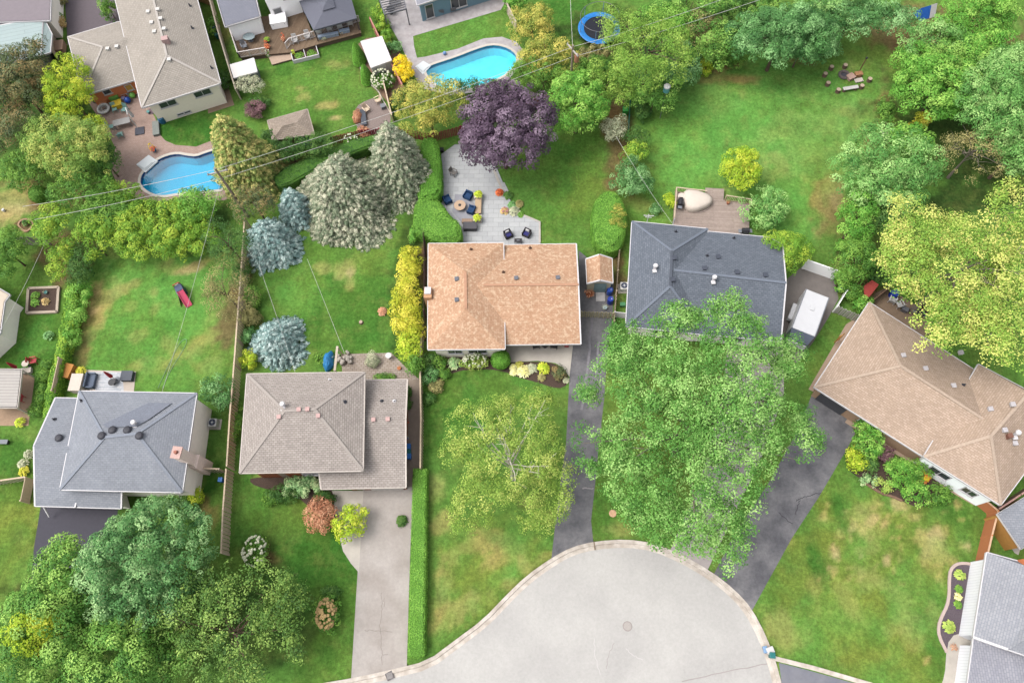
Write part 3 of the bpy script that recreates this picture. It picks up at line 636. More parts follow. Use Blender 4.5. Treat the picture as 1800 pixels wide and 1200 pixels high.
f = walls(h2, wa[:4], 4.3, BRK, .5); window(h2, f[2], f[3], .3, 3.0, 1.6, 1.2); window(h2, f[2], f[3], .7, 3.0, 1.8, 1.2); window(h2, f[2], f[3], .5, 1.2, 1.8, .8)
f = walls(h2, [wb[0], wb[1], wb[3], P(600, 858, 2.7)], 2.62, BRK, .35)
i, j = f[1], f[2]; mid = i.lerp(j, .37)
MB().add([(i.x, i.y, 2.6), (j.x, j.y, 2.6), (mid.x, mid.y, 3.7), (i.x-.2, i.y, 2.6), (j.x-.2, j.y, 2.6), (mid.x-.2, mid.y, 3.7)], [[0, 1, 2], [5, 4, 3], [0, 3, 4, 1], [1, 4, 5, 2], [2, 5, 3, 0]]).build('gable_wall', BRK, h2, True)
a_, b_ = f[2], f[3]; cen = a_.lerp(b_, .35); d_ = (b_-a_).normalized(); MB().box(cen.x, cen.y, 0, 2.9, .12, 2.2, math.atan2(d_.y, d_.x)).build('garage_door', mat('door_white', c(240, 232, 224)), h2, True)
cen = P(592, 861, 0); MB().box(cen.x, cen.y+.3, 0, .14, .14, 2.5).build('porch_post', WHITE, h2, True)
for a, b_ in ((526, 720), (541, 719.5), (491, 733), (560, 731), (657, 738), (682, 737)): vent(h2, a, b_, 'box', PINKV, .34)
vent(h2, 500, 713, 'white'); vent(h2, 606, 706, 'pipe'); vent(h2, 671, 705, 'pipe'); vent(h2, 580, 668, 'pipe', WHITE); vent(h2, 693, 705, 'pipe', WHITE)

# ---- blue-grey roofed house, left
RB = shingle('bluegrey_shingles', c(168, 172, 180), c(158, 162, 171), c(147, 151, 160), 0, .12); cap(RB, (156, 162, 174))
CRM = mat('cream_render', c(238, 230, 220, 2.1), .9, .05, 3, .1)
h3 = thing('house', 'house with pale blue-grey hip roof and tall leaning chimney, left side', 'house', P(220, 790))
ra, wa = roof(h3, [(139, 687, 4.2), (345.5, 691, 4.2), (320, 865, 4.2), (105, 860, 4.2), (184, 768, 5.7), (241, 762, 5.7)], [[0, 1, 5, 4], [1, 2, 5], [2, 3, 4, 5], [3, 0, 4]], RB)
for k in (0, 3): ridgecap(ra, [wa[k], wa[4]], RB, .26, .03)
for k in (1, 2): ridgecap(ra, [wa[k], wa[5]], RB, .26, .03)
ridgecap(ra, [wa[4], wa[5]], RB, .3)
# darker replaced patch of shingles on the back slope
pt = [hit(x, y, [ROOFS[-1]])+Vector((0, 0, .13)) for x, y in ((167, 722), (232, 708), (303, 709), (262, 738), (240, 750), (188, 752))]
MB().add(pt, [[0, 5, 4, 3, 2, 1]]).build('shingle_patch', mat('patch_shingle', c(140, 145, 158), .95, .2, 7), ra, True)
rb, wb = roof(h3, [(97, 699, 2.7), (160, 700, 2.7), (215, 800, 4.3), (213, 893, 2.7), (61, 888.5, 2.7), (59, 783, 4.3)], [[0, 1, 2, 5], [5, 2, 3, 4]], RB)
f = walls(h3, wa[:4], 4.1, CRM, .3); e1, e2 = f[1], f[2]
window(h3, f[2], f[3], .15, 2.9, 1.5, 1.2)
f = walls(h3, [wb[0], wb[1], P(213, 893, 2.7), wb[4]], 2.6, CRM, .4)
i, j = f[3], f[0]; mid = i.lerp(j, .52)
MB().add([(i.x, i.y, 2.6), (j.x, j.y, 2.6), (mid.x, mid.y, 4.0), (i.x+.2, i.y, 2.6), (j.x+.2, j.y, 2.6), (mid.x+.2, mid.y, 4.0)], [[0, 1, 2], [5, 4, 3], [0, 3, 4, 1], [1, 4, 5, 2], [2, 5, 3, 0]]).build('gable_wall', CRM, h3, True)
for a, b_ in ((180, 766), (199, 756), (225, 756), (246, 766), (105, 770)): vent(h3, a, b_, 'round')
for a, b_ in ((96, 737), (190, 696), (144, 704)): vent(h3, a, b_, 'pipe')
vent(h3, 240, 745, 'white')
q = P(361, 823, 0); q.x += .25; ch = MB().box(q.x-.1, q.y, 0, .9, 1.2, 3.0, -.1).box(q.x-.1, q.y, 3.0, .8, 1.05, .3, -.1, .85).box(q.x-.1, q.y, 3.3, .68, .9, 2.85, -.1).build('chimney', mat('pale_brick', c(232, 212, 202, 1.9), .9, .12, 6, .3), h3, True)
MB().box(q.x-.1, q.y, 6.15, .85, 1.05, .12, -.1).build('chimney_cap', mat('cap_pink', c(226, 190, 180), .9, .1), ch, True); MB().cyl(q.x-.1, q.y, 6.25, 6.5, .17, .14, 12).build('chimney_pot', mat('pot_clay', c(190, 120, 100)), ch, True)
e = wb[3]; MB().box(e.x-4.1, e.y+.75, 2.72, .12, 1.5, .1, 0).build('downspout', WHITE, h3, True)
q = P(93, 901, 0); MB().bar((q.x, q.y-.4, .4), (q.x+.15, q.y+.7, 2.4), .12, .1).build('downspout', WHITE, h3, True)

# ---- top left house, taupe hips, brick garage wall
RK = shingle('stone_shingles', c(198, 189, 178), c(184, 176, 166), c(160, 152, 142), 0, .1); cap(RK, (206, 198, 190))
SID = mat('cream_siding', c(232, 222, 206, 1.9), .8, .05, 4)
h4 = thing('house', 'long taupe-roofed house with brick wing above the kidney pool patio', 'house', P(270, 90))
ra, wa = roof(h4, [(189, -55, 3.6), (249, 189, 3.6), (387.5, 146, 3.6), (327, -70, 3.6), (252, -75, 5.5), (293, 98, 5.5)], [[0, 1, 5, 4], [1, 2, 5], [2, 3, 4, 5]], RK)
rb, wb = roof(h4, [(119, 65, 2.45), (206, 39, 2.45), (250, 30, 2.45), (275, 128, 2.45), (234, 141, 2.45), (145, 168, 2.45), (180, 83, 3.8), (260, 58, 3.8)], [[0, 1, 2, 7, 6], [7, 3, 4, 5, 6], [5, 0, 6]], RK)
for k in (1, 2): ridgecap(ra, [wa[k], wa[5]], RK, .3, .03)
ridgecap(ra, [wa[4], wa[5]], RK, .3)
for k in (0, 5): ridgecap(rb, [wb[k], wb[6]], RK, .3, .03)
f = walls(h4, wa[:4], 3.5, SID, .55); window(h4, f[1], f[2], .25, 2.55, 1.9, 1.0); window(h4, f[1], f[2], .76, 2.55, 1.9, 1.0); window(h4, f[1], f[2], .32, .5, .8, .35, bars=0); window(h4, f[1], f[2], .42, .5, .8, .35, bars=0)
f = walls(h4, [wb[0], wb[1], wb[2], wb[3], wb[4], wb[5]], 2.35, mat('orange_brick', c(222, 134, 88, 1.4), .9, .12, 8, .2), .5); window(h4, f[5], f[4], .35, 1.5, .9, .7, bars=0); window(h4, f[5], f[4], .8, 1.2, .8, .9, mat('yellow_panel', c(240, 190, 100)), bars=0)
VW = mat('vent_white', c(236, 232, 226), .6)
for a, b_ in ((261, 22), (278, 18), (283, 34), (267, 41), (272, 57), (289, 52), (298, 106), (190, 87), (206, 83)): vent(h4, a, b_, 'box', VW, .38)
q = hit(293, 74); MB().box(q.x, q.y, q.z-.4, .7, .6, 1.0, .25).build('chimney', mat('pink_brick', c(214, 180, 176), .9, .15, 6), h4, True)
for a, b_ in ((334, 11), (338, 50), (372, 120)): vent(h4, a, b_, 'pipe')

# ---- white house with grey roof, top
RSM = shingle('slate_shingles', c(152, 154, 166), c(144, 146, 158), c(128, 130, 142), 0, .07)
h5 = thing('house', 'white rendered two-storey house behind the timber deck, top edge', 'house', P(470, -10))
wh = mat('white_render', c(240, 238, 238, 2.2), .9, .04, 4, .1)
ra, wa = roof(h5, [(364, -60, 3.2), (395.5, 47, 3.2), (457, 29, 3.2), (430, -78, 3.2)], [[0, 1, 2, 3]], RSM)
rb, wb = roof(h5, [(430, -70, 5.9), (452, -22, 5.9), (562, -56, 5.9), (540, -110, 5.9), (435, -70, 6.6)], [[0, 1, 2, 3]], RSM)
walls(h5, wa, 3.1, wh, .3); f = walls(h5, wb[:4], 5.8, wh, .3)
window(h5, f[1], f[2], .38, 3.7, 1.3, 1.3, mat('teal_glass', c(120, 170, 165), .15, .2, 2)); window(h5, f[1], f[2], .78, 3.7, 1.1, 1.3, mat('teal_glass')); window(h5, f[1], f[2], .12, 1.3, 1.0, 2.0, bars=0, name='patio_door')

# ---- house with blue wall, top
h6 = thing('house', 'grey-roofed house with blue clad wall facing the stone pool terrace', 'house', P(790, -20))
ra, wa = roof(h6, [(722, -40, 2.9), (733, 9, 2.9), (770, -3, 2.9), (890, -40, 2.9), (880, -80, 3.4)], [[0, 1, 2, 3, 4]], shingle('lilac_shingles', c(176, 176, 186), c(166, 166, 176), c(148, 148, 158)))
f = walls(h6, wa[:5], 2.8, mat('blue_cladding', c(128, 162, 180, 1.3), .7, .06, 5), .3)
window(h6, f[1], f[3], .1, 1.2, 1.0, 2.0, bars=0, name='patio_door'); window(h6, f[1], f[3], .45, 1.3, 2.0, 1.8, name='patio_door')

# ---- corner house and its conservatory, top left
h7 = thing('house', 'flat mauve-grey roofed house in the top left corner', 'house', P(30, -10))
ra, wa = roof(h7, [(-60, -60, 3), (-50, 60, 3), (0, 39, 3), (88, 36, 3), (91, -60, 3)], [[0, 1, 2, 3, 4]], mat('felt_roof', c(152, 142, 148), .9, .08, 2))
walls(h7, wa, 2.9, CRM, .3)
h7b = thing('conservatory', 'pale green translucent conservatory roof beneath the corner house', 'conservatory', P(40, 70))
ra, wa = roof(h7b, [(-40, 52, 2.9), (-35, 120, 2.3), (72, 97, 2.3), (76, 30, 2.9)], [[0, 1, 2, 3]], brickmat('ribbed_sheet', c(186, 204, 202), c(182, 200, 200), c(160, 176, 176), 8, .5, .03, .3, .05, .5, 0, 'UV'))
rb, wb = roof(h7b, [(76, 30, 2.9), (72, 97, 2.3), (88, 92, 1.9), (91, 60, 2.2)], [[0, 1, 2, 3]], MATS['ribbed_sheet']); walls(h7b, wa, 2.2, mat('frame_grey', c(150, 150, 150)), .2)

# ---- charcoal-roofed house right of centre
RD = shingle('charcoal_shingles', c(132, 139, 150), c(116, 123, 134), c(102, 109, 120), 0, .12); cap(RD, (132, 140, 154))
h8 = thing('house', 'house with charcoal shingle roof behind the largest maple', 'house', P(1240, 500))
ra, wa = roof(h8, [(1111, 389, 3.0), (1244, 402, 3.0), (1238, 588, 3.0), (1100, 573, 3.0), (1181, 441, 4.9), (1178, 503, 4.9)], [[0, 1, 4], [1, 2, 5, 4], [2, 3, 5], [3, 0, 4, 5]], RD)
rb, wb = roof(h8, [(1215, 404, 2.95), (1352, 417, 2.95), (1376, 431, 3.2), (1382, 497, 4.7), (1373, 600, 2.95), (1215, 585, 2.95), (1179, 474, 4.7)], [[0, 1, 2, 3, 6], [6, 3, 4, 5]], RD)
for k in (0, 1): ridgecap(ra, [wa[k], wa[4]], RD, .28, .03)
for k in (2, 3): ridgecap(ra, [wa[k], wa[5]], RD, .28, .03)
ridgecap(ra, [wa[4], wa[5]], mat('dark_cap', c(92, 98, 110)), .3); ridgecap(rb, [wb[6], wb[3]], RD, .3)
f = walls(h8, wa[:4], 2.9, CRM, .5); window(h8, f[2], f[3], .5, 1.5, 1.8, 1.2)
f = walls(h8, [wb[0], wb[1], wb[2], wb[4], wb[5]], 2.85, CRM, .5); window(h8, f[3], f[4], .5, 1.5, 2.0, 1.2)
i, j = f[2], f[3]; mid = (i+j)/2
MB().add([(i.x, i.y, 2.8), (j.x, j.y, 2.8), (mid.x, mid.y, 4.3), (i.x-.2, i.y, 2.8), (j.x-.2, j.y, 2.8), (mid.x-.2, mid.y, 4.3)], [[0, 1, 2], [5, 4, 3], [0, 3, 4, 1], [1, 4, 5, 2], [2, 5, 3, 0]]).build('gable_wall', CRM, h8, True)
VD = mat('vent_navy', c(78, 84, 98), .6)
for a, b_ in ((1185, 454), (1182, 492), (1262, 452), (1238, 472), (1295, 479), (1345, 484)): vent(h8, a, b_, 'box', VD, .4)
for a, b_ in ((1188, 408), (1290, 419), (1243, 450)): vent(h8, a, b_, 'pipe')
vent(h8, 1151, 472, 'white'); vent(h8, 1254, 492, 'white')
q = P(1138, 388, 3.0); MB().tube([(q.x, q.y, 2.6), (q.x, q.y+.05, 4.1)], .035, 6).bar((q.x-.5, q.y, 4.0), (q.x+.5, q.y-.1, 4.05), .05, .05).bar((q.x-.3, q.y, 3.7), (q.x+.3, q.y-.1, 3.75), .05, .05).build('antenna', WHITE, h8, True)
q = P(1183, 394, 3.0); MB().tube([(q.x, q.y, 2.6), (q.x, q.y+.05, 4.0)], .045, 6).build('service_mast', WHITE, h8, True)

# ---- tan-roofed rotated house, right
RO = shingle('tan_shingles', c(216, 192, 172), c(198, 174, 153), c(180, 156, 138), 0, .12)
h9 = thing('house', 'large angled house with sandy tan roof beneath the yellowing tree', 'house', P(1620, 700))
z = 2.8
ra, wa = roof(h9, [(1528, 531, z), (1431.5, 680, z), (1636, 810, z), (1735, 664, z), (1583, 643, 5.1), (1752, 752, 5.1)], [[0, 1, 4], [1, 2, 5, 4], [3, 0, 4, 5]], RO)
rb, wb = roof(h9, [(1624, 802, 3.5), (1759, 887, 3.5), (1880, 725, 3.5), (1720, 640, 3.5), (1742, 766, 5.9), (1808, 690, 5.9)], [[0, 1, 4], [1, 2, 5, 4], [3, 0, 4, 5], [2, 3, 5]], RO)
for a, b_ in ((wa[0], wa[4]), (wa[1], wa[4]), (wa[4], wa[4].lerp(wa[5], .86)), (wb[1], wb[4]), (wb[0], wb[4]), (wb[4], wb[5])): ridgecap(ra, [a, b_], mat('tan_cap', c(208, 186, 166), .9, .15, 6), .28, .03)
f = walls(h9, wa[:4], 2.7, mat('tan_brick', c(206, 170, 140), .9, .12, 8, .2), .45); window(h9, f[0], f[1], .5, 1.5, 1.6, 1.2); window(h9, f[1], f[2], .5, 1.5, 1.6, 1.2)
cen = f[1].lerp(f[2], .17); d_ = (f[2]-f[1]).normalized(); MB().box(cen.x, cen.y, 0, 2.6, .14, 2.2, math.atan2(d_.y, d_.x)).build('garage_door', mat('dark_door', c(90, 90, 96)), h9, True)
f = walls(h9, wb[:4], 3.4, mat('white_siding', c(236, 240, 242, 2.1), .7, .03), .4); window(h9, f[0], f[1], .3, 1.6, 1.8, 1.1); window(h9, f[0], f[1], .75, 1.6, 1.2, 1.1)
VT = mat('vent_silver', c(214, 208, 210), .5)
for a, b_ in ((1587, 625), (1626, 648), (1675, 678), (1740, 719), (1779, 711), (1765, 756), (1783, 779), (1688, 620)): vent(h9, a, b_, 'box', VT, .36)
vent(h9, 1693, 677, 'pipe'); q = hit(1772, 767); MB().box(q.x, q.y, q.z-.3, .4, .4, .7, .3).build('chimney', mat('rust_pipe', c(140, 96, 80)), h9, True); vent(h9, 1783, 763, 'white')

# ---- pale grey roofed house, bottom right corner
RP = shingle('pale_grey_shingles', c(186, 188, 194), c(172, 174, 182), c(158, 160, 168), 0, .09)
h10 = thing('house', 'white-sided house with pale grey roof beside the curved mulch bed', 'house', P(1760, 1080))
ra, wa = roof(h10, [(1735, 971, 3.1), (1790, 986, 3.1), (1900, 1010, 3.1), (1890, 1180, 3.1), (1773, 1141, 4.2), (1712, 1119.5, 3.1), (1800, 1125, 4.7), (1850, 1010, 4.7)], [[0, 1, 7], [0, 7, 6, 4, 5], [1, 2, 7], [2, 3, 6, 7], [3, 4, 6]], RP, fw=.17)
rb, wb = roof(h10, [(1712, 1121, 2.8), (1772, 1142, 3.3), (1860, 1170, 3.3), (1850, 1300, 3.3), (1692, 1270, 2.8)], [[0, 1, 2, 3, 4]], shingle('pale_grey_shingles_low', c(178, 178, 186), c(166, 166, 176), c(150, 150, 160), 0, .08), fw=.15)
ws = brickmat('white_boarding', c(238, 238, 242, 1.7), c(234, 234, 240, 1.7), c(222, 222, 228, 1.5), 8, .22, .015, .6, .03, .5, 0, 'Object')
f = walls(h10, [wa[0], wa[1], wa[2], wa[3], wa[4], wa[5]], 3.0, ws, .35)
walls(h10, wb, 2.7, ws, .4)
q = P(1792, 996, 3.1); MB().box(q.x+.3, q.y, 0, .9, .9, 4.0, -.3).build('chimney', mat('orange_brick'), h10, True)

# ---- outbuildings
s1 = thing('garden_shed', 'terracotta-roofed shed with pale doors beside the blue barrels', 'shed', P(1054, 480))
ra, wa = roof(s1, [(1030, 455, 2.2), (1054, 447, 2.95), (1075.5, 454, 2.2), (1077, 497, 2.2), (1055, 492, 2.95), (1032, 498, 2.2)], [[0, 1, 4, 5], [1, 2, 3, 4]], RT)
f = walls(s1, [wa[0], wa[2], wa[3], wa[5]], 2.1, mat('shed_cream', c(238, 228, 200), .7, .06), .12)
i, j = f[2], f[3]; mid = (i+j)/2
for k, dy in ((2, .05), (0, -.05)):
    i, j = f[k], f[k+1]; mid = (i+j)/2; MB().add([(i.x, i.y, 2.1), (j.x, j.y, 2.1), (mid.x, mid.y, 2.85), (i.x, i.y+dy, 2.1), (j.x, j.y+dy, 2.1), (mid.x, mid.y+dy, 2.85)], [[0, 1, 2], [5, 4, 3], [0, 3, 4, 1], [1, 4, 5, 2], [2, 5, 3, 0]]).build('gable_wall', WHITE, s1, True)
i, j = f[2], f[3]; mid = (i+j)/2
MB().box(mid.x+.1, mid.y-.06, .1, 1.2, .05, 1.8).build('door', mat('shed_door', c(150, 178, 184)), s1, True); MB().box(mid.x+.2, mid.y-.55, .02, .9, 1.0, .06).build('ramp', mat('ramp_grey', c(206, 202, 200)), s1, True)
s2 = thing('garden_shed', 'small taupe hip-roofed shed with blue door between conifers', 'shed', P(512, 220))
ra, wa = roof(s2, [(470, 212, 2.2), (540, 192, 2.2), (552, 235, 2.2), (479, 246, 2.2), (496, 222, 3.0), (522, 215, 3.0)], [[0, 1, 5, 4], [1, 2, 5], [2, 3, 4, 5], [3, 0, 4]], shingle('shed_taupe', c(196, 180, 164), c(176, 160, 146), c(150, 136, 124)), mat('brown_trim', c(200, 186, 170)))
f = walls(s2, wa[:4], 2.1, mat('shed_brown', c(120, 96, 76), .8, .1), .2); window(s2, f[3], f[2], .75, 1.0, 1.3, 1.8, mat('blue_door', c(50, 90, 150)), mat('brown_trim'), 'door', bars=0)
s3 = thing('garden_shed', 'bright white flat-topped shed beside the cone topiaries', 'shed', P(660, 95))
ra, wa = roof(s3, [(634, 73, 2.4), (671, 64, 2.4), (688, 106, 2.2), (652, 119, 2.2)], [[0, 1, 2, 3]], mat('white_roof_sheet', c(246, 242, 238), .5, .03, 2), fw=.08)
f = walls(s3, wa, 2.1, mat('white_shed_wall', c(222, 220, 216), .6, .04), .1); window(s3, f[3], f[2], .5, 1.0, .9, 1.8, mat('white_door', c(232, 230, 226)), WHITE, 'door', bars=0)
s4 = thing('storage_shed', 'low white plastic storage shed at the end of the deck', 'shed', P(428, 122))
ra, wa = roof(s4, [(404, 114, 1.9), (446, 102, 1.9), (452, 126, 1.7), (411, 137, 1.7)], [[0, 1, 2, 3]], mat('white_roof_sheet'), fw=.07)
walls(s4, wa, 1.7, mat('grey_shed_wall', c(120, 124, 134), .6, .06), .08)
s5 = thing('garage', 'small grey-roofed garage with orange timber wall behind the orange fence', 'garage', P(1785, 925))
ra, wa = roof(s5, [(1753, 903, 2.4), (1810, 868, 2.4), (1850, 930, 2.4), (1795, 965, 2.4)], [[0, 1, 2, 3]], shingle('garage_grey', c(176, 178, 186), c(160, 164, 172), c(146, 150, 158)), fw=.05)
walls(s5, wa, 2.3, mat('orange_cladding', c(214, 158, 84), .7, .1, 5), .12); sheet('garage_slab', W2([(1746, 912), (1750, 905), (1800, 945), (1790, 975), (1783, 971)]), .01, CONC)
s6 = thing('house', 'cream-edged corner of a house cut by the left edge', 'house', P(-20, 560))
ra, wa = roof(s6, [(-60, 470, 2.8), (0, 508, 2.8), (17, 518, 2.8), (8, 530, 2.8), (0, 585, 2.8), (-60, 640, 2.8)], [[0, 1, 2, 3, 4, 5]], mat('beige_roof', c(226, 210, 190), .8, .05)); walls(s6, wa, 2.7, CRM, .3)
# fabric gazebo on the deck
gz = thing('gazebo', 'grey fabric gazebo with vented top over the deck seating', 'gazebo', P(580, 30))
GF = mat('gazebo_canvas', c(118, 120, 134), .8, .05, 3)
ra, wa = roof(gz, [(526, 3, 2.4), (551, 53, 2.4), (627, 32, 2.4), (610, -28, 2.4), (574, 8, 3.6)], [[0, 1, 4], [1, 2, 4], [2, 3, 4], [3, 0, 4]], GF, GF, 'canopy', .03)
q = [Vector(wa[4])+(Vector(w)-Vector(wa[4]))*.3+Vector((0, 0, .18)) for w in wa[:4]]; ap = wa[4]+Vector((0, 0, .35))
MB().add([*q, ap], [[0, 1, 4], [1, 2, 4], [2, 3, 4], [3, 0, 4]]).build('vent_cap', GF, gz, True)
for w in wa[:4]: MB().box(w.x*.97+wa[4].x*.03, w.y*.97+wa[4].y*.03, 0, .1, .1, 2.3).build('post', mat('post_dark', c(80, 76, 76)), gz, True)
# slatted pergola roof left
pg = thing('pergola', 'grey ribbed patio cover with clay paving beyond, left edge', 'pergola', P(10, 690))
ra, wa = roof(pg, [(-40, 648, 2.3), (38, 649, 2.3), (30, 716, 2.3), (-40, 716, 2.3)], [[0, 1, 2, 3]], brickmat('rib_cover', c(206, 200, 192), c(198, 192, 186), c(170, 164, 158), 9, .3, .03, .6, .05, .5, 0, 'UV'), mat('beige_gutter'))
for w in (wa[1], wa[2]): MB().box(w.x-.15, w.y, 0, .1, .1, 2.2).build('post', mat('beige_gutter'), pg, True)
# pergola, top
pg = thing('pergola', 'open grey metal pergola frame on the stone terrace', 'pergola', P(685, 10)); GM = mat('grey_metal', c(140, 140, 146), .4, .05, metal=.3)
w = W2([(664, -10), (676, 26), (714, 16), (706, -20)], 2.4); b = MB()
for i in range(4): b.bar(w[i], w[(i+1) % 4], .12, .16)
b.build('beam', GM, pg, True); b = MB()
for k in range(1, 9): b.bar(w[0].lerp(w[1], k/9), w[3].lerp(w[2], k/9), .06, .1)
b.build('rafters', GM, pg, True)
for q in w: MB().box(q.x, q.y, 0, .12, .12, 2.4).build('post', GM, pg, True)
# ============================================================= VEGETATION
def leafmat(name, dark, mid, light, k=1.86):
    key = 'leaf_'+name
    if key in MATS: return MATS[key]
    if dark[1] > dark[0] and 'blue' not in name: dark, mid, light = [(min(250, q[0]*1.07), q[1], q[2]*.97) for q in (dark, mid, light)]
    m = bpy.data.materials.new(key); m.use_nodes = True; MATS[key] = m; t = m.node_tree; L = t.links; b = t.nodes['Principled BSDF']
    b.inputs['Roughness'].default_value = .65; b.inputs['Specular IOR Level'].default_value = .25
    a = t.nodes.new('ShaderNodeAttribute'); a.attribute_name = 'v'
    cr = t.nodes.new('ShaderNodeValToRGB'); e = cr.color_ramp.elements; e[0].position = .08; e[0].color = (*c(*dark, k), 1); e[1].position = .95; e[1].color = (*c(*light, k), 1)
    n = e.new(.5); n.color = (*c(*mid, k), 1); L.new(a.outputs['Fac'], cr.inputs['Fac']); L.new(cr.outputs[0], b.inputs['Base Color'])
    tr = t.nodes.new('ShaderNodeBsdfTranslucent'); L.new(cr.outputs[0], tr.inputs['Color']); mx = t.nodes.new('ShaderNodeMixShader'); mx.inputs[0].default_value = .22
    out = t.nodes['Material Output']; L.new(b.outputs[0], mx.inputs[1]); L.new(tr.outputs[0], mx.inputs[2]); L.new(mx.outputs[0], out.inputs['Surface'])
    return m
def unit(v): return v/(np.linalg.norm(v, axis=-1, keepdims=True)+1e-9)
def leaf_obj(name, C, N, ln, wd, V, m, parent, rs, extra=None, droop=None):
    """C centres, N normals, ln/wd leaf length and width; one small pointed quad per leaf"""
    n = len(C); r = rs.normal(size=(n, 3)) if droop is None else droop+rs.normal(size=(n, 3))*.35
    T = unit(r-(r*N).sum(-1, keepdims=True)*N); B = np.cross(N, T)
    ln = np.broadcast_to(ln, (n,))[:, None]; wd = np.broadcast_to(wd, (n,))[:, None]
    v = np.stack([C-T*ln*.5, C+B*wd*.5-T*ln*.05+N*ln*.06, C+T*ln*.5-N*ln*.08, C-B*wd*.5-T*ln*.05+N*ln*.06], 1).reshape(-1, 3)
    nf = n; idx = np.arange(4*n, dtype=np.int32); att = V
    ls = np.arange(nf, dtype=np.int32)*4
    if extra is not None:
        ev, ef, ea = extra; idx = np.concatenate([idx, ef.ravel()+4*n]); v = np.concatenate([v, ev]); nf += len(ef); ls = np.arange(nf, dtype=np.int32)*4; att = np.concatenate([V, ea])
    me = bpy.data.meshes.new(name); me.vertices.add(len(v)); me.vertices.foreach_set('co', v.astype(np.float32).ravel())
    me.loops.add(len(idx)); me.loops.foreach_set('vertex_index', idx.astype(np.int32)); me.polygons.add(nf); me.polygons.foreach_set('loop_start', ls)
    me.update(calc_edges=True); a = me.attributes.new('v', 'FLOAT', 'FACE'); a.data.foreach_set('value', np.clip(att, 0, 1).astype(np.float32))
    me.materials.append(m); o = bpy.data.objects.new(name, me); COL.objects.link(o)
    if parent: o.parent = parent
    return o
BARKM = mat('tree_bark', c(120, 100, 82), .95, .25, 6, .4)
BIRCH = mat('white_bark', c(232, 224, 208, 1.15), .8, .12, 5, .2)
GREYB = mat('grey_bark', c(150, 138, 124), .9, .2, 6, .3)
def crown_points(rs, rx, ry, rz, clump, leaf, dens, shell=1.0, fill=.35, rough=.22, gaps=0.0, low=-.35):
    """leaf centres, normals and tints of a crown made of many leaf clumps inside an uneven envelope"""
    K = rs.normal(size=(9, 3))*1.7; ph = rs.rand(9)*6.28; am = rs.rand(9)*.5+.5
    def env(d): return 1+rough*(np.sin(d@K.T+ph)*am).sum(-1)/2.6
    ar = 2*math.pi*((rx*ry)**.5)*(((rx*ry)**.5)+rz)/2*1.1
    n = max(20 if shell >= 1 else 8, int(ar/(clump**2*(1.75 if shell >= 1 else 1.45)))); ni = int(n*(fill+(.3 if shell >= 1 else 0)))
    d = unit(rs.normal(size=(n*4, 3))); d = d[d[:, 2] > low+rs.rand(len(d))*.25][:n]; n = len(d)
    rad = env(d)*(.8+.26*rs.rand(n)**.7)
    di = unit(rs.normal(size=(ni, 3))); di[:, 2] = np.abs(di[:, 2])*.8-.15; ri = env(unit(di))*(.35+.42*rs.rand(ni))
    D = np.concatenate([d, unit(di)]); RR = np.concatenate([rad, ri])
    if gaps: 
        hole = np.sin(D@(rs.normal(size=(3,))*3.3)+rs.rand()*6)+np.sin(D@(rs.normal(size=(3,))*4.5)+rs.rand()*6)
        kp = hole > -2+gaps*2.0; D = D[kp]; RR = RR[kp]
    Cc = D*RR[:, None]*np.array([max(rx-clump*.12, .1), max(ry-clump*.12, .1), max(rz-clump*.35, .1)])
    nc = len(Cc); cr = clump*(.55+.7*rs.rand(nc)**1.3); cv = rs.rand(nc)
    m = np.maximum(6, (dens*cr**2*(6.2 if shell >= 1 else 5)).astype(int)); ci = np.repeat(np.arange(nc), m); N_ = len(ci)
    q = unit(rs.normal(size=(N_, 3))); q[:, 2] = np.where(q[:, 2] < -.25, -q[:, 2], q[:, 2]); q = unit(q)
    if shell >= 1: rr = .86+.2*rs.rand(N_)
    else: rr = rs.rand(N_)**(1/2.6)*1.05
    tw = unit(rs.normal(size=(nc, 3))); el = 1+(.25 if shell >= 1 else .6)*rs.rand(nc)
    off = q*rr[:, None]*cr[ci][:, None]*np.array([1, 1, .9 if shell >= 1 else .72]); pr = (off*tw[ci]).sum(-1, keepdims=True); off += tw[ci]*pr*(el[ci][:, None]-1)
    C = Cc[ci]+off
    nrm = unit(q*(1.0 if shell >= 1 else .8)+D[ci]*.25+rs.normal(size=(N_, 3))*(.27 if shell >= 1 else .32)+np.array([0, 0, .22 if shell >= 1 else .3]))
    V = .52+(cv[ci]-.5)*.62+(rs.rand(N_)-.5)*.26
    return C, nrm, V, Cc
def limbs(parent, base, top, targets, r0, m, n=7, name='trunk', twig=0):
    b = MB(); base = Vector(base); top = Vector(top); rr = random.Random(int(base.x*97+base.y*31))
    pts = []
    for k in range(6):
        t = k/5; p = base.lerp(top, t); pts.append((p.x+math.sin(t*4)*.12*t, p.y+math.cos(t*3)*.1*t, p.z))
    b.tube(pts, [r0*(1.25 if k == 0 else 1-.13*k) for k in range(6)], 9)
    for i, tg in enumerate(targets):
        s = base.lerp(top, .45+.5*rr.random()); tg = Vector(tg); md = s.lerp(tg, .5)+Vector((rr.uniform(-.3, .3), rr.uniform(-.3, .3), rr.uniform(.1, .6)))
        rl = r0*rr.uniform(.28, .46); b.tube([s, s.lerp(md, .5)+Vector((0, 0, .1)), md, md.lerp(tg, .55), tg], [rl, rl*.85, rl*.62, rl*.4, rl*.16], 6)
        for q in range(twig):
            a = md.lerp(tg, rr.random()*.8); e = a+Vector((rr.uniform(-1.3, 1.3), rr.uniform(-1.3, 1.3), rr.uniform(-.1, .8)))
            b.tube([a, a.lerp(e, .5)+Vector((0, 0, .12)), e], [rl*.4, rl*.28, rl*.1], 5)
    return b.build(name, m, parent)
SEED = [100]
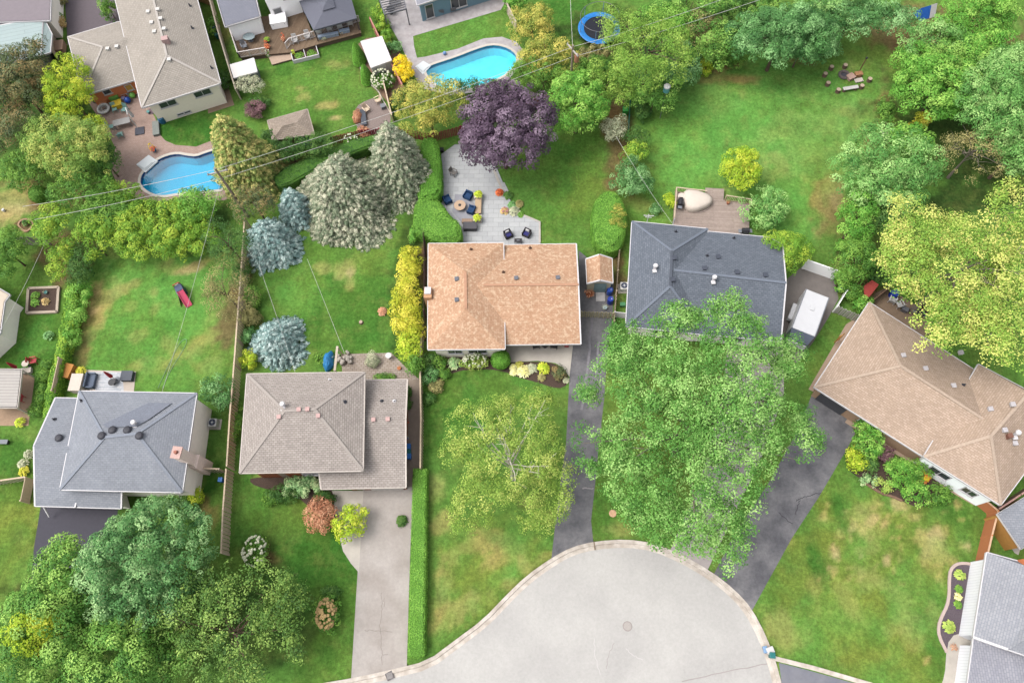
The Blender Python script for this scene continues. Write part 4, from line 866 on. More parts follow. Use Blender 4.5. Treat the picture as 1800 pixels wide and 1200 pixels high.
def tree(px, py, rxp, ryp, H, pal, label, name='tree', cat='tree', clump=.8, leaf=.26, dens=22, rz=None, shell=1.0, fill=.35, rough=.22, gaps=0, bark=None, group=None, lb=6, twig=0, cz=None, low=-.35, r0=None, asp=.6, aux=None, lift=0):
    SEED[0] += 1; rs = np.random.RandomState(SEED[0]); rz = rz or H*.38
    if leaf > .19: leaf *= .8; dens *= 1.65
    cz = cz or H-rz*1.0
    cen = P(px, py, cz+rz*.25); m = mpp(px, py, cz); rx, ry = rxp*m, ryp*m
    ry = max(ry*.95, .3)
    t = thing(name, label, cat, (cen.x, cen.y, 0), 0, group)
    C, N, V, Cc = crown_points(rs, rx, ry, rz, clump, leaf, dens, shell, fill, rough, gaps, low)
    if aux is not None:
        for (ax, ay, arx, ary, az, arz) in aux:
            q = P(ax, ay, az); C2, N2, V2, Cc2 = crown_points(rs, arx*m, ary*m, arz, clump, leaf, dens, shell, fill, rough, gaps, low)
            o_ = np.array([q.x-cen.x, q.y-cen.y, az-cz]); C = np.concatenate([C, C2+o_]); N = np.concatenate([N, N2]); V = np.concatenate([V, V2]); Cc = np.concatenate([Cc, Cc2+o_])
    C[:, 2] += cz; Cc[:, 2] += cz; kp = C[:, 2] > .05; C, N, V = C[kp], N[kp], V[kp]
    ls = leaf*(.6+.6*rs.rand(len(C)))
    leaf_obj('crown' if cat == 'tree' else 'foliage', C, N, ls, ls*asp, V, pal, t, rs)
    if cat == 'tree' or H > 1.6:
        up = Cc[Cc[:, 2] > cz-.2*rz]; tg = up[rs.choice(len(up), min(lb, len(up)), False)] if len(up) else []
        limbs(t, (0, 0, 0), (0, 0, cz+rz*.25), [(x*.95, y*.95, z_+lift) for x, y, z_ in tg], r0 or max(.05, H*.022), bark or BARKM, twig=twig, name='trunk' if cat == 'tree' else 'stem')
    return t
def shrub(px, py, rxp, ryp, H, pal, label, name='shrub', **k):
    k.setdefault('clump', .34); k.setdefault('leaf', .15); k.setdefault('dens', 70); k.setdefault('rz', H*.55); k.setdefault('lb', 4)
    k.setdefault('cz', H*.45); k.setdefault('low', -.6)
    cat = k.pop('cat', 'shrub')
    return tree(px, py, rxp, ryp, H, pal, label, name, cat, **k)
def spruce(tx, ty, bx, by, rp, H, pal, label, name='spruce_tree', group=None, dens=1.0, droop=.25, leaf=.18):
    """bx,by foot in the photo; rp radius of the lowest whorl; boughs end in tufts of needles"""
    SEED[0] += 1; rs = np.random.RandomState(SEED[0]); b0 = P(bx, by, 0); m = mpp(bx, by, 1.5); Rb = rp*m*1.02
    t = thing(name, label, 'tree', b0, 0, group); cc, cr, cd = [], [], []; z = .3; b = MB(); ph = rs.rand(4)*6.28
    while z < H-.25:
        f = 1-z/H; r = Rb*f**.78; nb = max(4, int(2*math.pi*r/.5)); a0 = rs.rand()*6.28
        for k in range(nb):
            a = a0+(k+.5*(rs.rand()-.5))*2*math.pi/nb; L_ = r*(.9+.1*math.sin(a*3+ph[0]+z)+.07*math.sin(a*5+ph[1])+.12*(rs.rand()-.5)); d = np.array([math.cos(a), math.sin(a), 0]); s_ = 1.0
            while s_*L_ > max(.12, L_-1.5):
                q = d*s_*L_+rs.normal(size=3)*.07; q[2] = z-droop*L_*s_+.08*L_*s_**3+rs.normal()*.06; cc.append(q); cr.append((.17+.12*rs.rand())*(.75+.35*min(1, r))); cd.append(d); s_ -= .33/max(L_, .3)
            if k % 3 == 0: b.tube([(0, 0, z), tuple(d*L_*.85+np.array([0, 0, z-droop*L_*.85]))], [.03+.02*f, .01], 4, False)
        z += .34+.1*rs.rand()
    cc.append(np.array([0, 0, H-.15])); cr.append(.16); cd.append(np.array([0, 0, 1.])); cc = np.array(cc); cr = np.array(cr); cd = np.array(cd); nc = len(cc)
    mm = np.maximum(12, (cr**2*640*dens).astype(int)); ci = np.repeat(np.arange(nc), mm); n = len(ci); q = unit(rs.normal(size=(n, 3))+cd[ci]*.35); q[:, 2] = np.where(q[:, 2] < -.15, -q[:, 2], q[:, 2]); q = unit(q)
    off = q*(cr[ci]*(.65+.4*rs.rand(n)))[:, None]; al = (off*cd[ci]).sum(-1, keepdims=True); off += cd[ci]*al*.5; off[:, 2] *= .75; C = cc[ci]+off; C[:, 2] = np.maximum(C[:, 2], .05)
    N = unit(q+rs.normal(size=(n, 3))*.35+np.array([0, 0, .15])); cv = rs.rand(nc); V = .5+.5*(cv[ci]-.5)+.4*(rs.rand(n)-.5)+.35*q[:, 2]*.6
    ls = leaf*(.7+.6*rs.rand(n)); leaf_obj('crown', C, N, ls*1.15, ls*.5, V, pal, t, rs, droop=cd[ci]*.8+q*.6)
    b.tube([(0, 0, 0), (0, 0, H*.5), (0, 0, H-.2)], [H*.02+.05, H*.012, .02], 8); b.build('trunk', BARKM, t)
    return t
def hedge(poly_px, H, pal, label, name='clipped_hedge', leaf=.1, dens=150, rnd=.3, holes=0, top_z=None, rough=.05, cat='hedge', it=1, ztop=True, group=None):
    """clipped volume: footprint given where its TOP edge shows in the photo"""
    SEED[0] += 1; rs = np.random.RandomState(SEED[0]); poly = W2(poly_px, H*.85 if ztop else 0)
    if it: poly = smooth_poly(poly, it)
    poly = [Vector((p.x, p.y, 0)) for p in poly]; cen = sum(poly, Vector())/len(poly); poly = [p-cen for p in poly]
    if area2(poly) < 0: poly = poly[::-1]
    t = thing(name, label, cat, cen, 0, group)
    xs = [p.x for p in poly]; ys = [p.y for p in poly]; A = abs(area2(poly))/2; per = sum((poly[i]-poly[i-1]).length for i in range(len(poly)))
    n1 = int(A*dens*((max(xs)-min(xs))*(max(ys)-min(ys))/A)); X = rs.uniform(min(xs), max(xs), n1); Y = rs.uniform(min(ys), max(ys), n1); k = inside(poly, X, Y); X, Y = X[k], Y[k]
    lump = lambda x, y: rough*(np.sin(x*2.1+y*1.3)+np.sin(y*2.7-x*.9+1)+.6*np.sin(x*6+y*5))
    d = edge_dist(poly, X, Y); Z = H-rnd*np.clip(1-d/max(rnd, .01), 0, 1)**2+lump(X, Y)+rs.normal(size=len(X))*.025
    e = 1e-1; gx = -(edge_dist(poly, X+e, Y)-d)/e; gy = -(edge_dist(poly, X, Y+e)-d)/e; w = np.clip(1-d/max(rnd, .01), 0, 1)
    N = np.stack([gx*w*.9, gy*w*.9, np.ones_like(X)], -1)+rs.normal(size=(len(X), 3))*.28
    C = np.stack([X, Y, Z], -1)
    n2 = int(per*H*dens*.8); ei = rs.choice(len(poly), n2, p=[(poly[(i+1) % len(poly)]-poly[i]).length/per for i in range(len(poly))]); s = rs.rand(n2); Pn = np.array([[p.x, p.y] for p in poly]); Q = np.roll(Pn, -1, 0)
    S = Pn[ei]*(1-s[:, None])+Q[ei]*s[:, None]; dd = unit(Q[ei]-Pn[ei]); nn = np.stack([dd[:, 1], -dd[:, 0]], -1); zz = rs.rand(n2)*(H-rnd*.7); S = S+nn*(rs.normal(size=(n2, 1))*.035)
    C2 = np.stack([S[:, 0], S[:, 1], zz], -1); N2 = np.concatenate([nn, np.full((n2, 1), .3)], 1)+rs.normal(size=(n2, 3))*.35
    Ca = np.concatenate([C, C2]); Na = unit(np.concatenate([N, N2])); V = .45+(rs.rand(len(Ca))-.5)*.5+.18*np.sin(Ca[:, 0]*1.9+Ca[:, 1]*1.1)*np.sin(Ca[:, 1]*1.6)
    if holes:
        hx = rs.uniform(min(xs), max(xs), holes); hy = rs.uniform(min(ys), max(ys), holes)
        for a, b_ in zip(hx, hy): q = np.hypot((Ca[:, 0]-a), (Ca[:, 1]-b_)*1.5) < .12+.1*rs.rand(); V[q] = 0; Ca[q, 2] -= .1*(Ca[q, 2] > H*.7)
    # solid inner body
    inn = offset_poly(poly, -.06); in2 = offset_poly(poly, -rnd); b = MB(); b.prism([(p.x, p.y) for p in inn], 0, H-rnd-.03); b.prism([(p.x, p.y) for p in in2], H-rnd-.05, H-rough*2.2-.03)
    f4 = [f if len(f) == 4 else f+[f[-1]] for f in b.f]
    body = b.build('inner_growth', mat('hedge_core', c(92, 140, 50, 1.5), .95, .2, 12), t)
    ls = leaf*(.7+.6*rs.rand(len(Ca))); leaf_obj('foliage', Ca, Na, ls*1.2, ls*.75, V, pal, t, rs)
    return t
def ball(px, py, rp, H, pal, label, name='clipped_shrub', cone=False, ryp=None, leaf=.09, dens=420, cat='shrub'):
    SEED[0] += 1; rs = np.random.RandomState(SEED[0]); q = P(px, py, H*.5); m = mpp(px, py, H*.5); r = rp*m; ry = (ryp or rp)*m
    t = thing(name, label, cat, (q.x, q.y, 0)); n = int(4*math.pi*r*max(r, H/2)*dens*.6); d = unit(rs.normal(size=(n, 3)))
    if cone:
        h = rs.rand(n)**1.6*H; f = np.clip((1-h/H), 0, 1)**.6*np.clip(h/H*6+.5, 0, 1); a = rs.rand(n)*6.28; C = np.stack([np.cos(a)*f*r, np.sin(a)*f*ry, h], -1); N = np.stack([np.cos(a), np.sin(a), np.full(n, .55)], -1)
    else: C = d*np.array([r, ry, H*.5])*(1+.015*rs.normal(size=(n, 1)))+np.array([0, 0, H*.5]); N = d+0
    lump = 1+.03*np.sin(C[:, :1]*7)*np.sin(C[:, 1:2]*7); C[:, :2] *= lump
    N = unit(N+rs.normal(size=(n, 3))*.33); V = .5+(rs.rand(n)-.5)*.55; ls = leaf*(.7+.6*rs.rand(n))
    leaf_obj('foliage', C, N, ls*1.2, ls*.8, V, pal, t, rs)
    prof = [(r*.5, .02), (r*.85, H*.25), (r*.75, H*.5), (r*.5, H*.75), (.03, H*.93)] if cone else [(r*.2, .03), (r*.75, H*.2), (r*.93, H*.5), (r*.75, H*.8), (.02, H*.96)]
    MB().lathe(0, 0, prof, 16).build('inner_growth', mat('hedge_core'), t)
    return t
def rosette(px, py, rp, H, pal, label, name='perennial', n=120, leaf=.3, cat='plant', flowers=None, fl_n=40, group=None, asp=.45):
    """leafy clump whose blades arch outwards from one crown"""
    SEED[0] += 1; rs = np.random.RandomState(SEED[0]); q = P(px, py, H*.4); r = rp*mpp(px, py, .2)
    t = thing(name, label, cat, (q.x, q.y, 0), 0, group); a = rs.rand(n)*6.28; s = rs.rand(n)**.6; d = np.stack([np.cos(a), np.sin(a), np.zeros(n)], -1)
    C = d*(s*r*.88)[:, None]; C[:, 2] = H*(1-.62*s**2)*(.75+.3*rs.rand(n)); N = unit(d*.55*s[:, None]+np.array([0, 0, 1])+rs.normal(size=(n, 3))*.22)
    ls = leaf*(.7+.5*rs.rand(n)); leaf_obj('foliage', C, N, ls*1.2, ls*asp*1.3, .3+.4*rs.rand(n)+.25*s, pal, t, rs, droop=d*1.5)
    if flowers:
        a = rs.rand(fl_n)*6.28; s = rs.rand(fl_n)**.5; b = MB()
        for i in range(fl_n): b.lathe(math.cos(a[i])*s[i]*r*.85, math.sin(a[i])*s[i]*r*.85, [(.01, H*.8), (.075, H*(1.02-.3*s[i])), (.07, H*(1.08-.3*s[i])+.03), (.01, H*(1.1-.3*s[i])+.06)], 6)
        b.build('flowers', flowers, t)
    return t
def bloom(t, rp_m, ry_m, z0, z1, m, n, size=.12, seed=1):
    rs = np.random.RandomState(seed); b = MB()
    for i in range(n):
        d = unit(rs.normal(size=3)); d[2] = abs(d[2]); x, y, z = d[0]*rp_m, d[1]*ry_m, z0+.12+d[2]*(z1-z0+.38); s = size*(.7+.5*rs.rand())
        b.lathe(x, y, [(s*.2, z-s*.4), (s, z), (s*.8, z+s*.5), (s*.15, z+s*.75)], 7)
    b.build('flowers', m, t, smooth=False)

G = {k: leafmat(k, *v) for k, v in dict(
    purple=((50, 36, 50), (94, 74, 94), (150, 130, 148)), maple=((50, 104, 38), (98, 158, 70), (160, 208, 126)), birch=((80, 122, 40), (128, 168, 70), (194, 212, 120)),
    linden=((34, 80, 40), (86, 144, 80), (176, 222, 158)), mixed=((44, 96, 36), (94, 152, 62), (162, 210, 106)), oak=((44, 82, 34), (90, 134, 58), (154, 192, 100)),
    gold=((84, 136, 44), (144, 186, 80), (220, 226, 136)), pale=((54, 114, 50), (104, 166, 84), (172, 218, 140)), bright=((52, 114, 34), (100, 168, 62), (164, 214, 106)),
    blue=((44, 92, 42), (92, 144, 76), (162, 206, 138)), willow=((66, 114, 36), (118, 168, 66), (176, 212, 106)), olive=((88, 98, 58), (132, 138, 88), (176, 176, 120)),
    yolive=((84, 114, 42), (146, 166, 74), (214, 208, 110)), bluespruce=((96, 134, 128), (158, 190, 186), (222, 238, 232)), spruce=((74, 102, 78), (138, 164, 136), (216, 226, 206)),
    yspruce=((78, 124, 60), (144, 178, 98), (226, 224, 150)), feather=((72, 126, 50), (134, 174, 82), (206, 214, 124)), brown=((54, 74, 48), (92, 114, 74), (166, 146, 100)), thuja=((100, 146, 30), (150, 192, 50), (212, 226, 80)),
    yellow=((122, 154, 32), (188, 202, 60), (234, 232, 104)), green=((50, 100, 34), (88, 142, 54), (134, 182, 78)), hedge=((80, 134, 46), (108, 168, 62), (142, 194, 92)),
    hedge2=((74, 130, 44), (100, 166, 58), (130, 190, 82)), deep=((38, 78, 34), (66, 112, 48), (104, 146, 72)), silver=((110, 130, 104), (158, 176, 146), (206, 216, 190)),
    lime=((112, 158, 34), (166, 204, 54), (218, 232, 92)), vivid=((240, 196, 0), (252, 222, 30), (255, 238, 90)), rust=((150, 92, 66), (196, 138, 104), (224, 176, 140)),
    tanleaf=((150, 118, 70), (204, 172, 110), (232, 206, 150)), hosta=((92, 152, 92), (140, 190, 130), (196, 220, 170)), cream=((170, 190, 100), (220, 228, 150), (250, 248, 205)),
    orange=((190, 70, 40), (226, 110, 60), (240, 150, 90)), vine=((70, 122, 34), (112, 166, 54), (176, 206, 76)), grassg=((90, 140, 50), (140, 180, 80), (190, 214, 120)), plum=((90, 60, 70), (128, 92, 98), (160, 126, 124))).items()}
FW = mat('petals_white', c(246, 248, 214), .7, .05); FO = mat('petals_orange', c(236, 110, 66), .7, .1); FR = mat('petals_red', c(226, 70, 70), .7, .1); FY = mat('petals_yellow', c(250, 216, 50), .7, .1); FP = mat('petals_pink', c(226, 160, 170), .7, .1)

# ---- large trees
tree(884, 222, 92, 92, 9.5, G['purple'], 'large purple-leaved maple shading the back of the grey patio', clump=.62, leaf=.3, dens=26, rz=3.4, rough=.2, fill=.5)
tree(1225, 742, 180, 196, 14, G['maple'], 'biggest light green maple in front of the charcoal-roofed house', clump=.7, leaf=.25, dens=21, rz=4.2, shell=.5, fill=.55, rough=.38, gaps=.2, lb=16, twig=3, bark=GREYB, cz=9.4, low=-.15,
     aux=[(1195, 560, 50, 34, 11, 1.2), (1275, 545, 34, 30, 12, 1.4), (1310, 590, 50, 40, 12, 1.4), (1382, 636, 40, 44, 9, 1.4), (1100, 620, 60, 55, 9, 1.6), (1410, 760, 34, 60, 8, 1.4), (1280, 940, 50, 50, 8, 1.5), (1110, 800, 90, 90, 8, 1.6), (1300, 690, 60, 60, 12, 1.2), (1160, 900, 70, 50, 8, 1.2), (1035, 690, 20, 17, 8, .6)])
tree(895, 805, 88, 100, 11, G['birch'], 'spreading birch with bare white limbs on the front lawn', name='birch_tree', clump=.6, leaf=.2, dens=23, rz=2.6, shell=.4, fill=.7, rough=.5, gaps=.28, lb=14, twig=3, bark=BIRCH, cz=7.4, low=-.1, r0=.17, lift=.4,
     aux=[(812, 790, 30, 34, 8, 1.0), (945, 705, 46, 26, 7.5, .9), (975, 850, 34, 56, 6.5, 1.0), (825, 895, 36, 44, 6, 1.0), (940, 915, 34, 24, 5, .7), (880, 720, 30, 30, 7, .8)])
tree(240, 990, 112, 112, 10, G['linden'], 'dense rounded tree with blue-green clumps beside the black driveway', clump=.52, leaf=.24, dens=34, rz=4.2, rough=.16, fill=.5)
tree(75, 1110, 100, 120, 9, G['mixed'], 'light green tree filling the bottom left corner', clump=.75, leaf=.26, dens=26, rz=3.6, rough=.3, aux=[(110, 985, 46, 42, 6, 1.8), (200, 1150, 60, 60, 6, 2.0)])
tree(400, 1110, 120, 100, 7.5, G['oak'], 'loose dark green tree spreading over the lower left lawn', clump=.6, leaf=.26, dens=14, rz=2.8, shell=.4, rough=.4, gaps=.35, fill=.6, lb=12, twig=3, aux=[(345, 1040, 60, 55, 6, 1.5), (500, 1060, 40, 60, 4.5, 1.2)])
tree(1690, 470, 128, 140, 12, G['gold'], 'wide yellow-green maple leaning over the tan roof', clump=.75, leaf=.26, dens=14.5, rz=3.6, shell=.45, rough=.26, gaps=.24, fill=.5, lb=14, twig=4, bark=GREYB, cz=8.2, low=-.12, lift=.3,
     aux=[(1610, 400, 58, 58, 9, 1.5), (1580, 470, 50, 60, 8.5, 1.4), (1775, 370, 52, 52, 10, 1.5), (1790, 480, 60, 90, 9, 1.6), (1770, 610, 52, 58, 9.5, 1.4), (1660, 570, 62, 50, 9.5, 1.3), (1700, 560, 60, 60, 9, 1.3)])
tree(1775, 165, 98, 118, 10, G['pale'], 'tall pale green tree against the right edge, upper corner', clump=.6, leaf=.22, dens=30, rz=4, rough=.2, fill=.5)
tree(1650, 155, 66, 70, 7.5, G['bright'], 'bright green tree right of the log-seat fire pit lawn', clump=.62, leaf=.26, dens=28, rz=3, rough=.24)
tree(1562, 300, 78, 68, 8, G['pale'], 'leafy tree south of the small yellow bush on the lawn edge', clump=.62, leaf=.25, dens=28, rz=3.2, rough=.26)
tree(1508, 385, 30, 46, 5.5, G['bright'], 'narrow green tree beside the bare brown soil strip', clump=.5, leaf=.22, dens=32, rz=2.4)
tree(1510, 455, 40, 40, 5, G['green'], 'green tree touching the white vinyl fence end', clump=.5, leaf=.22, dens=32, rz=2.2)
tree(1710, 262, 62, 42, 6.5, G['olive'], 'thin brownish-olive tree between the pale tree and yellow maple', clump=.6, leaf=.2, dens=15, rz=2.2, shell=.4, gaps=.4, rough=.35, twig=4, bark=GREYB, lb=10)
tree(1375, 55, 92, 66, 8.5, G['blue'], 'dense blue-green tree at the top edge above the bare soil', clump=.66, leaf=.26, dens=32, rz=3.6, rough=.2, fill=.5)
tree(1500, 22, 72, 48, 7, G['blue'], 'sage green tree at the top edge left of the blue play tent', clump=.66, leaf=.24, dens=30, rz=2.8, aux=[(1575, 34, 34, 26, 4, 1.2)])
tree(1650, 70, 60, 40, 6.5, G['pale'], 'bushy tree directly below the blue play tent', clump=.6, leaf=.22, dens=28, rz=2.6)
tree(1720, 30, 80, 50, 8, G['bright'], 'spreading tree in the top right corner region', clump=.66, leaf=.24, dens=28, rz=3)
tree(1142, 84, 78, 86, 9.5, G['willow'], 'feathery light green willow overhanging the trampoline', aux=[(1076, 40, 20, 26, 6.5, .7), (1082, 72, 18, 20, 6, .6)], name='willow_tree', clump=.75, leaf=.28, dens=20, rz=3.6, shell=.5, rough=.36, fill=.5, twig=2, lb=10, asp=.35)
tree(1195, 112, 44, 46, 4.6, G['blue'], 'grey-green tree behind the white bird feeder pole', clump=.55, leaf=.22, dens=30, rz=2.8)
tree(1260, 75, 40, 44, 6, G['mixed'], 'mid green tree with a yellow patch left of the dense blue-green one', clump=.55, leaf=.22, dens=26, rz=2.4)
tree(1215, 15, 60, 34, 7, G['mixed'], 'leafy tree crossed by the wires at the top edge', clump=.6, leaf=.24, dens=24, rz=2.6, shell=.5, twig=3)
tree(1290, 18, 40, 24, 5.5, G['deep'], 'darker tree under the upper wire at the top edge', clump=.6, leaf=.24, dens=24, rz=2.2)
tree(1015, 180, 56, 62, 7, G['bright'], 'fresh green tree right of the purple maple', clump=.58, leaf=.26, dens=28, rz=2.8, rough=.26)
tree(1150, 165, 36, 26, 4.5, G['mixed'], 'small tree below the willow next to the green compost bin', clump=.5, leaf=.22, dens=28, rz=1.8)
tree(935, 42, 36, 40, 5.5, G['yolive'], 'yellowing tree at the right end of the turquoise pool lawn', clump=.5, leaf=.22, dens=30, rz=2.2)
tree(960, 98, 48, 38, 6, G['yolive'], 'yellow-tipped tree below the wire left of the second pole', clump=.52, leaf=.22, dens=28, rz=2.4)
tree(955, 130, 52, 26, 5, G['green'], 'green tree tucked behind the purple maple top', clump=.52, leaf=.22, dens=28, rz=2.0)
tree(752, 188, 54, 50, 6.5, G['yolive'], 'olive-yellow tree overhanging the near side of the turquoise pool', clump=.52, leaf=.22, dens=28, rz=2.6, rough=.3)
tree(840, 150, 54, 12, 3.2, G['deep'], 'low dark green bushes along the turquoise pool edge', name='bush_row', cat='shrub', clump=.4, leaf=.2, dens=34, rz=1.2, cz=1.4)
tree(395, 515, 46, 62, 5.5, G['olive'], 'thin olive tree with dry leaves by the long timber fence', clump=.6, leaf=.2, dens=13, rz=2, shell=.4, gaps=.4, rough=.35, twig=4, lb=9)
tree(398, 425, 36, 46, 6, G['deep'], 'dark airy tree at the foot of the left utility pole', clump=.55, leaf=.2, dens=15, rz=2.2, shell=.4, rough=.3, twig=3)
tree(445, 355, 34, 30, 5, G['brown'], 'brownish-purple bush behind the left utility pole', clump=.45, leaf=.2, dens=24, rz=1.8)
tree(28, 150, 50, 100, 8, G['brown'], 'tall brown-green conifer on the left edge below the conservatory', clump=.7, leaf=.26, dens=26, rz=3.6, rough=.3)
tree(108, 258, 64, 60, 7, G['feather'], 'yellow-olive conifer between the brown conifer and pink patio', clump=.6, leaf=.22, dens=30, rz=2.8, rough=.3, aux=[(165, 250, 36, 36, 4.5, 1.6)])
tree(118, 165, 40, 72, 6, G['thuja'], 'golden-green thuja column beside the brick garage wing', clump=.4, leaf=.2, dens=36, rz=2.6, rough=.18)
tree(168, 222, 14, 18, 3.5, G['lime'], 'small lime-yellow conifer at the patio edge', clump=.32, leaf=.15, dens=50, rz=1.6)
tree(40, 295, 36, 38, 4.2, G['green'], 'round bright green conifer at left edge above the dry lawn', clump=.34, leaf=.17, dens=46, rz=2, rough=.1)
tree(185, 285, 22, 36, 4, G['deep'], 'dark conifer leaning over the pink patio', clump=.4, leaf=.18, dens=36, rz=1.8)
tree(10, 442, 30, 46, 4.5, G['green'], 'full green tree on the left edge beside the slatted trellis', clump=.5, leaf=.22, dens=32, rz=2)
# vine thicket
tree(270, 395, 92, 60, 4.2, G['vine'], 'sprawling vine-covered thicket along the back of the left lawn', name='vine_thicket', clump=.55, leaf=.24, dens=28, rz=1.9, rough=.3, aux=[(175, 405, 50, 26, 3, 1.2), (90, 395, 30, 40, 3, 1.2)])
tree(145, 335, 48, 46, 4.5, G['green'], 'green tree between the pink patio and the vine thicket', clump=.5, leaf=.22, dens=30, rz=1.9)
tree(215, 340, 30, 22, 3, G['vine'], 'small vine-clad bush at the lower left corner of the kidney pool', name='vine_bush', clump=.42, leaf=.2, dens=32, rz=1.3)
tree(340, 360, 46, 36, 4, G['bright'], 'leafy bush over the lower edge of the kidney pool', clump=.5, leaf=.22, dens=28, rz=1.7)
tree(112, 450, 20, 46, 3, G['vine'], 'hanging vine arm left of the dark hollow', name='vine_bush', clump=.4, leaf=.2, dens=32, rz=1.2)
tree(140, 460, 24, 40, 3, G['deep'], 'dark green bush in the hollow between two vine arms', clump=.42, leaf=.2, dens=30, rz=1.3, cat='shrub')
tree(166, 430, 12, 34, 3.2, G['vine'], 'hanging vine arm right of the dark hollow', name='vine_bush', clump=.36, leaf=.18, dens=34, rz=1.2)
# ---- more of the green belt along the back
for a_ in ((1330, 8, 56, 30, 6, 'mixed', 'leafy crown at the top edge between two overhead wires'), (1440, 20, 46, 40, 7, 'pale', 'pale crown at the top edge between blue-green tree and sage tree'), (1410, 80, 40, 30, 4.5, 'blue', 'lower dark skirt tree right of the dense blue-green one'), (1175, 40, 50, 40, 7, 'bright', 'bright crown right of the feathery willow top'),
           (1235, 50, 36, 36, 6, 'olive', 'thin olive crown with bare twigs under the lower wire'), (1065, 150, 48, 40, 5, 'willow', 'feathery green tree between transformer pole and bird feeder'), (1160, 110, 40, 44, 5.5, 'blue', 'deep green crown under the right side of the willow'), (1680, 110, 46, 40, 7, 'mixed', 'rounded crown between bright green tree and play tent'),
           (1610, 110, 34, 40, 5.5, 'bright', 'upper left crown of the right-hand grove'), (1740, 90, 50, 50, 8, 'bright', 'crown above the tall pale green tree'), (1560, 375, 40, 40, 5.5, 'deep', 'dark crown below the leafy tree by the lawn edge'), (1600, 250, 46, 40, 6, 'bright', 'green crown between bright yellow bush and olive tree'),
           (255, 1155, 70, 60, 6, 'mixed', 'mid green crown at the bottom edge right of the rounded dense tree'), (66, 1110, 40, 36, 9.6, 'lime', 'yellow-tinted crown in the bottom left corner'), (150, 1060, 40, 40, 5, 'mixed', 'crown in the hollow left below the rounded dense tree'), (330, 1100, 40, 50, 5, 'oak', 'dark crown between the dense rounded tree and the loose one'),
           (1790, 260, 40, 50, 7, 'pale', 'pale crown cut by the right edge above the maple'), (190, 375, 40, 34, 3.8, 'green', 'green crown behind the middle of the vine thicket'), (330, 420, 50, 34, 3.0, 'vine', 'right end of the vine thicket over the left lawn'), (60, 45, 2, 2, 1, 'green', '')):
    if a_[6]: tree(*a_[:5], G[a_[5]], a_[6], clump=.56, leaf=.24, dens=26, rz=a_[4]*.36, rough=.26)
# ---- conifers
spruce(478, 352, 484, 436, 52, 5.0, G['bluespruce'], 'blue spruce next to the timber fence, larger of the upper pair')
spruce(508, 330, 526, 374, 36, 4.2, G['bluespruce'], 'smaller blue spruce tucked left of the big grey spruce')
spruce(485, 580, 492, 605, 56, 3.4, G['bluespruce'], 'broad silvery blue spruce above the taupe-roofed house')
spruce(590, 250, 615, 358, 100, 7.6, G['spruce'], 'largest grey-green spruce with cones at the top of the centre-left lawn')
spruce(680, 200, 708, 318, 66, 9.6, G['spruce'], 'tall grey spruce beside the clipped hedge and patio')
spruce(383, 168, 447, 308, 66, 10, G['yspruce'], 'yellow-tinged Norway spruce overhanging the kidney pool')
tree(508, 262, 36, 24, 3.4, G['deep'], 'green bush below the taupe hip-roofed shed', cat='shrub', name='shrub', clump=.4, leaf=.18, dens=34, rz=1.4)
tree(560, 255, 34, 22, 3.2, G['deep'], 'dark bush right of the taupe hip-roofed shed', cat='shrub', name='shrub', clump=.4, leaf=.18, dens=34, rz=1.3)
# ---- clipped hedges
hedge([(726, 823), (751, 823), (747, 1150), (741, 1156), (718, 1156), (717, 1150)], 1.15, G['hedge'], 'long flat-topped clipped hedge along the pale driveway', rnd=.18, it=0, rough=.015, leaf=.09, dens=230, holes=26)
hedge([(730, 350), (760, 345), (778, 358), (790, 378), (810, 392), (812, 425), (768, 425), (742, 412), (726, 408), (726, 380)], 2.0, G['hedge'], 'bulging clipped hedge left of the fire table', rnd=.45, rough=.04, holes=50)
hedge([(738, 245), (766, 240), (772, 262), (776, 300), (776, 345), (750, 352), (732, 352), (740, 300)], 2.2, G['hedge2'], 'tall smooth hedge between grey spruce and patio', rnd=.4, rough=.03)
hedge([(1040, 360), (1058, 338), (1075, 332), (1092, 345), (1104, 375), (1098, 420), (1085, 440), (1060, 440), (1040, 415)], 2.2, G['hedge'], 'large rounded clipped hedge with a brown patch behind the shed', rnd=.6, rough=.04, holes=40)
hedge([(480, 306), (560, 268), (640, 240), (690, 232), (700, 242), (640, 262), (560, 296), (500, 330), (484, 326)], 1.5, G['deep'], 'dark green clipped hedge behind the spruces', rnd=.25, rough=.04)
tree(1086, 378, 15, 22, 2.6, G['yolive'], 'yellowed dead patch growing out of the rounded hedge', name='dry_growth', cat='shrub', clump=.3, leaf=.12, dens=70, rz=.45, cz=2.1)
hedge([(118, 500), (140, 498), (132, 560), (118, 600), (108, 650), (96, 700), (86, 735), (72, 735), (80, 690), (92, 640), (104, 590), (112, 540)], 1.5, G['vine'], 'untidy cedar hedge running down between the two left gardens', rnd=.3, rough=.1, leaf=.15, dens=110)
for k, (a, b_, r) in enumerate(((140, 515, 20), (130, 552, 17), (122, 588, 15))):
    shrub(a, b_, r, r+4, 1.9, G['bright'], ('broad-leaved bush at the top of the cedar hedge', 'middle bush growing through the cedar hedge', 'lower bush on the right flank of the cedar hedge')[k], clump=.4, leaf=.2, dens=45)
for k, (a, b_) in enumerate(((82, 640), (74, 662), (73, 682), (71, 702), (62, 722))):
    shrub(a, b_, 10, 10, .9, G['green'], ('first', 'second', 'third', 'fourth', 'fifth')[k]+' small fern from the top in the row beside the left patio', name='fern', leaf=.14)
ball(68, 342, 15, 2.0, G['green'], 'round clipped bush on the dry lawn, upper left')
ball(880, 632, 17.5, 1.7, G['hedge2'], 'perfect green ball shrub below the terracotta roof')
ball(628, 92, 13, 3.0, G['hedge2'], 'upper cone topiary left of the white shed', 'topiary_cone', True, 16)
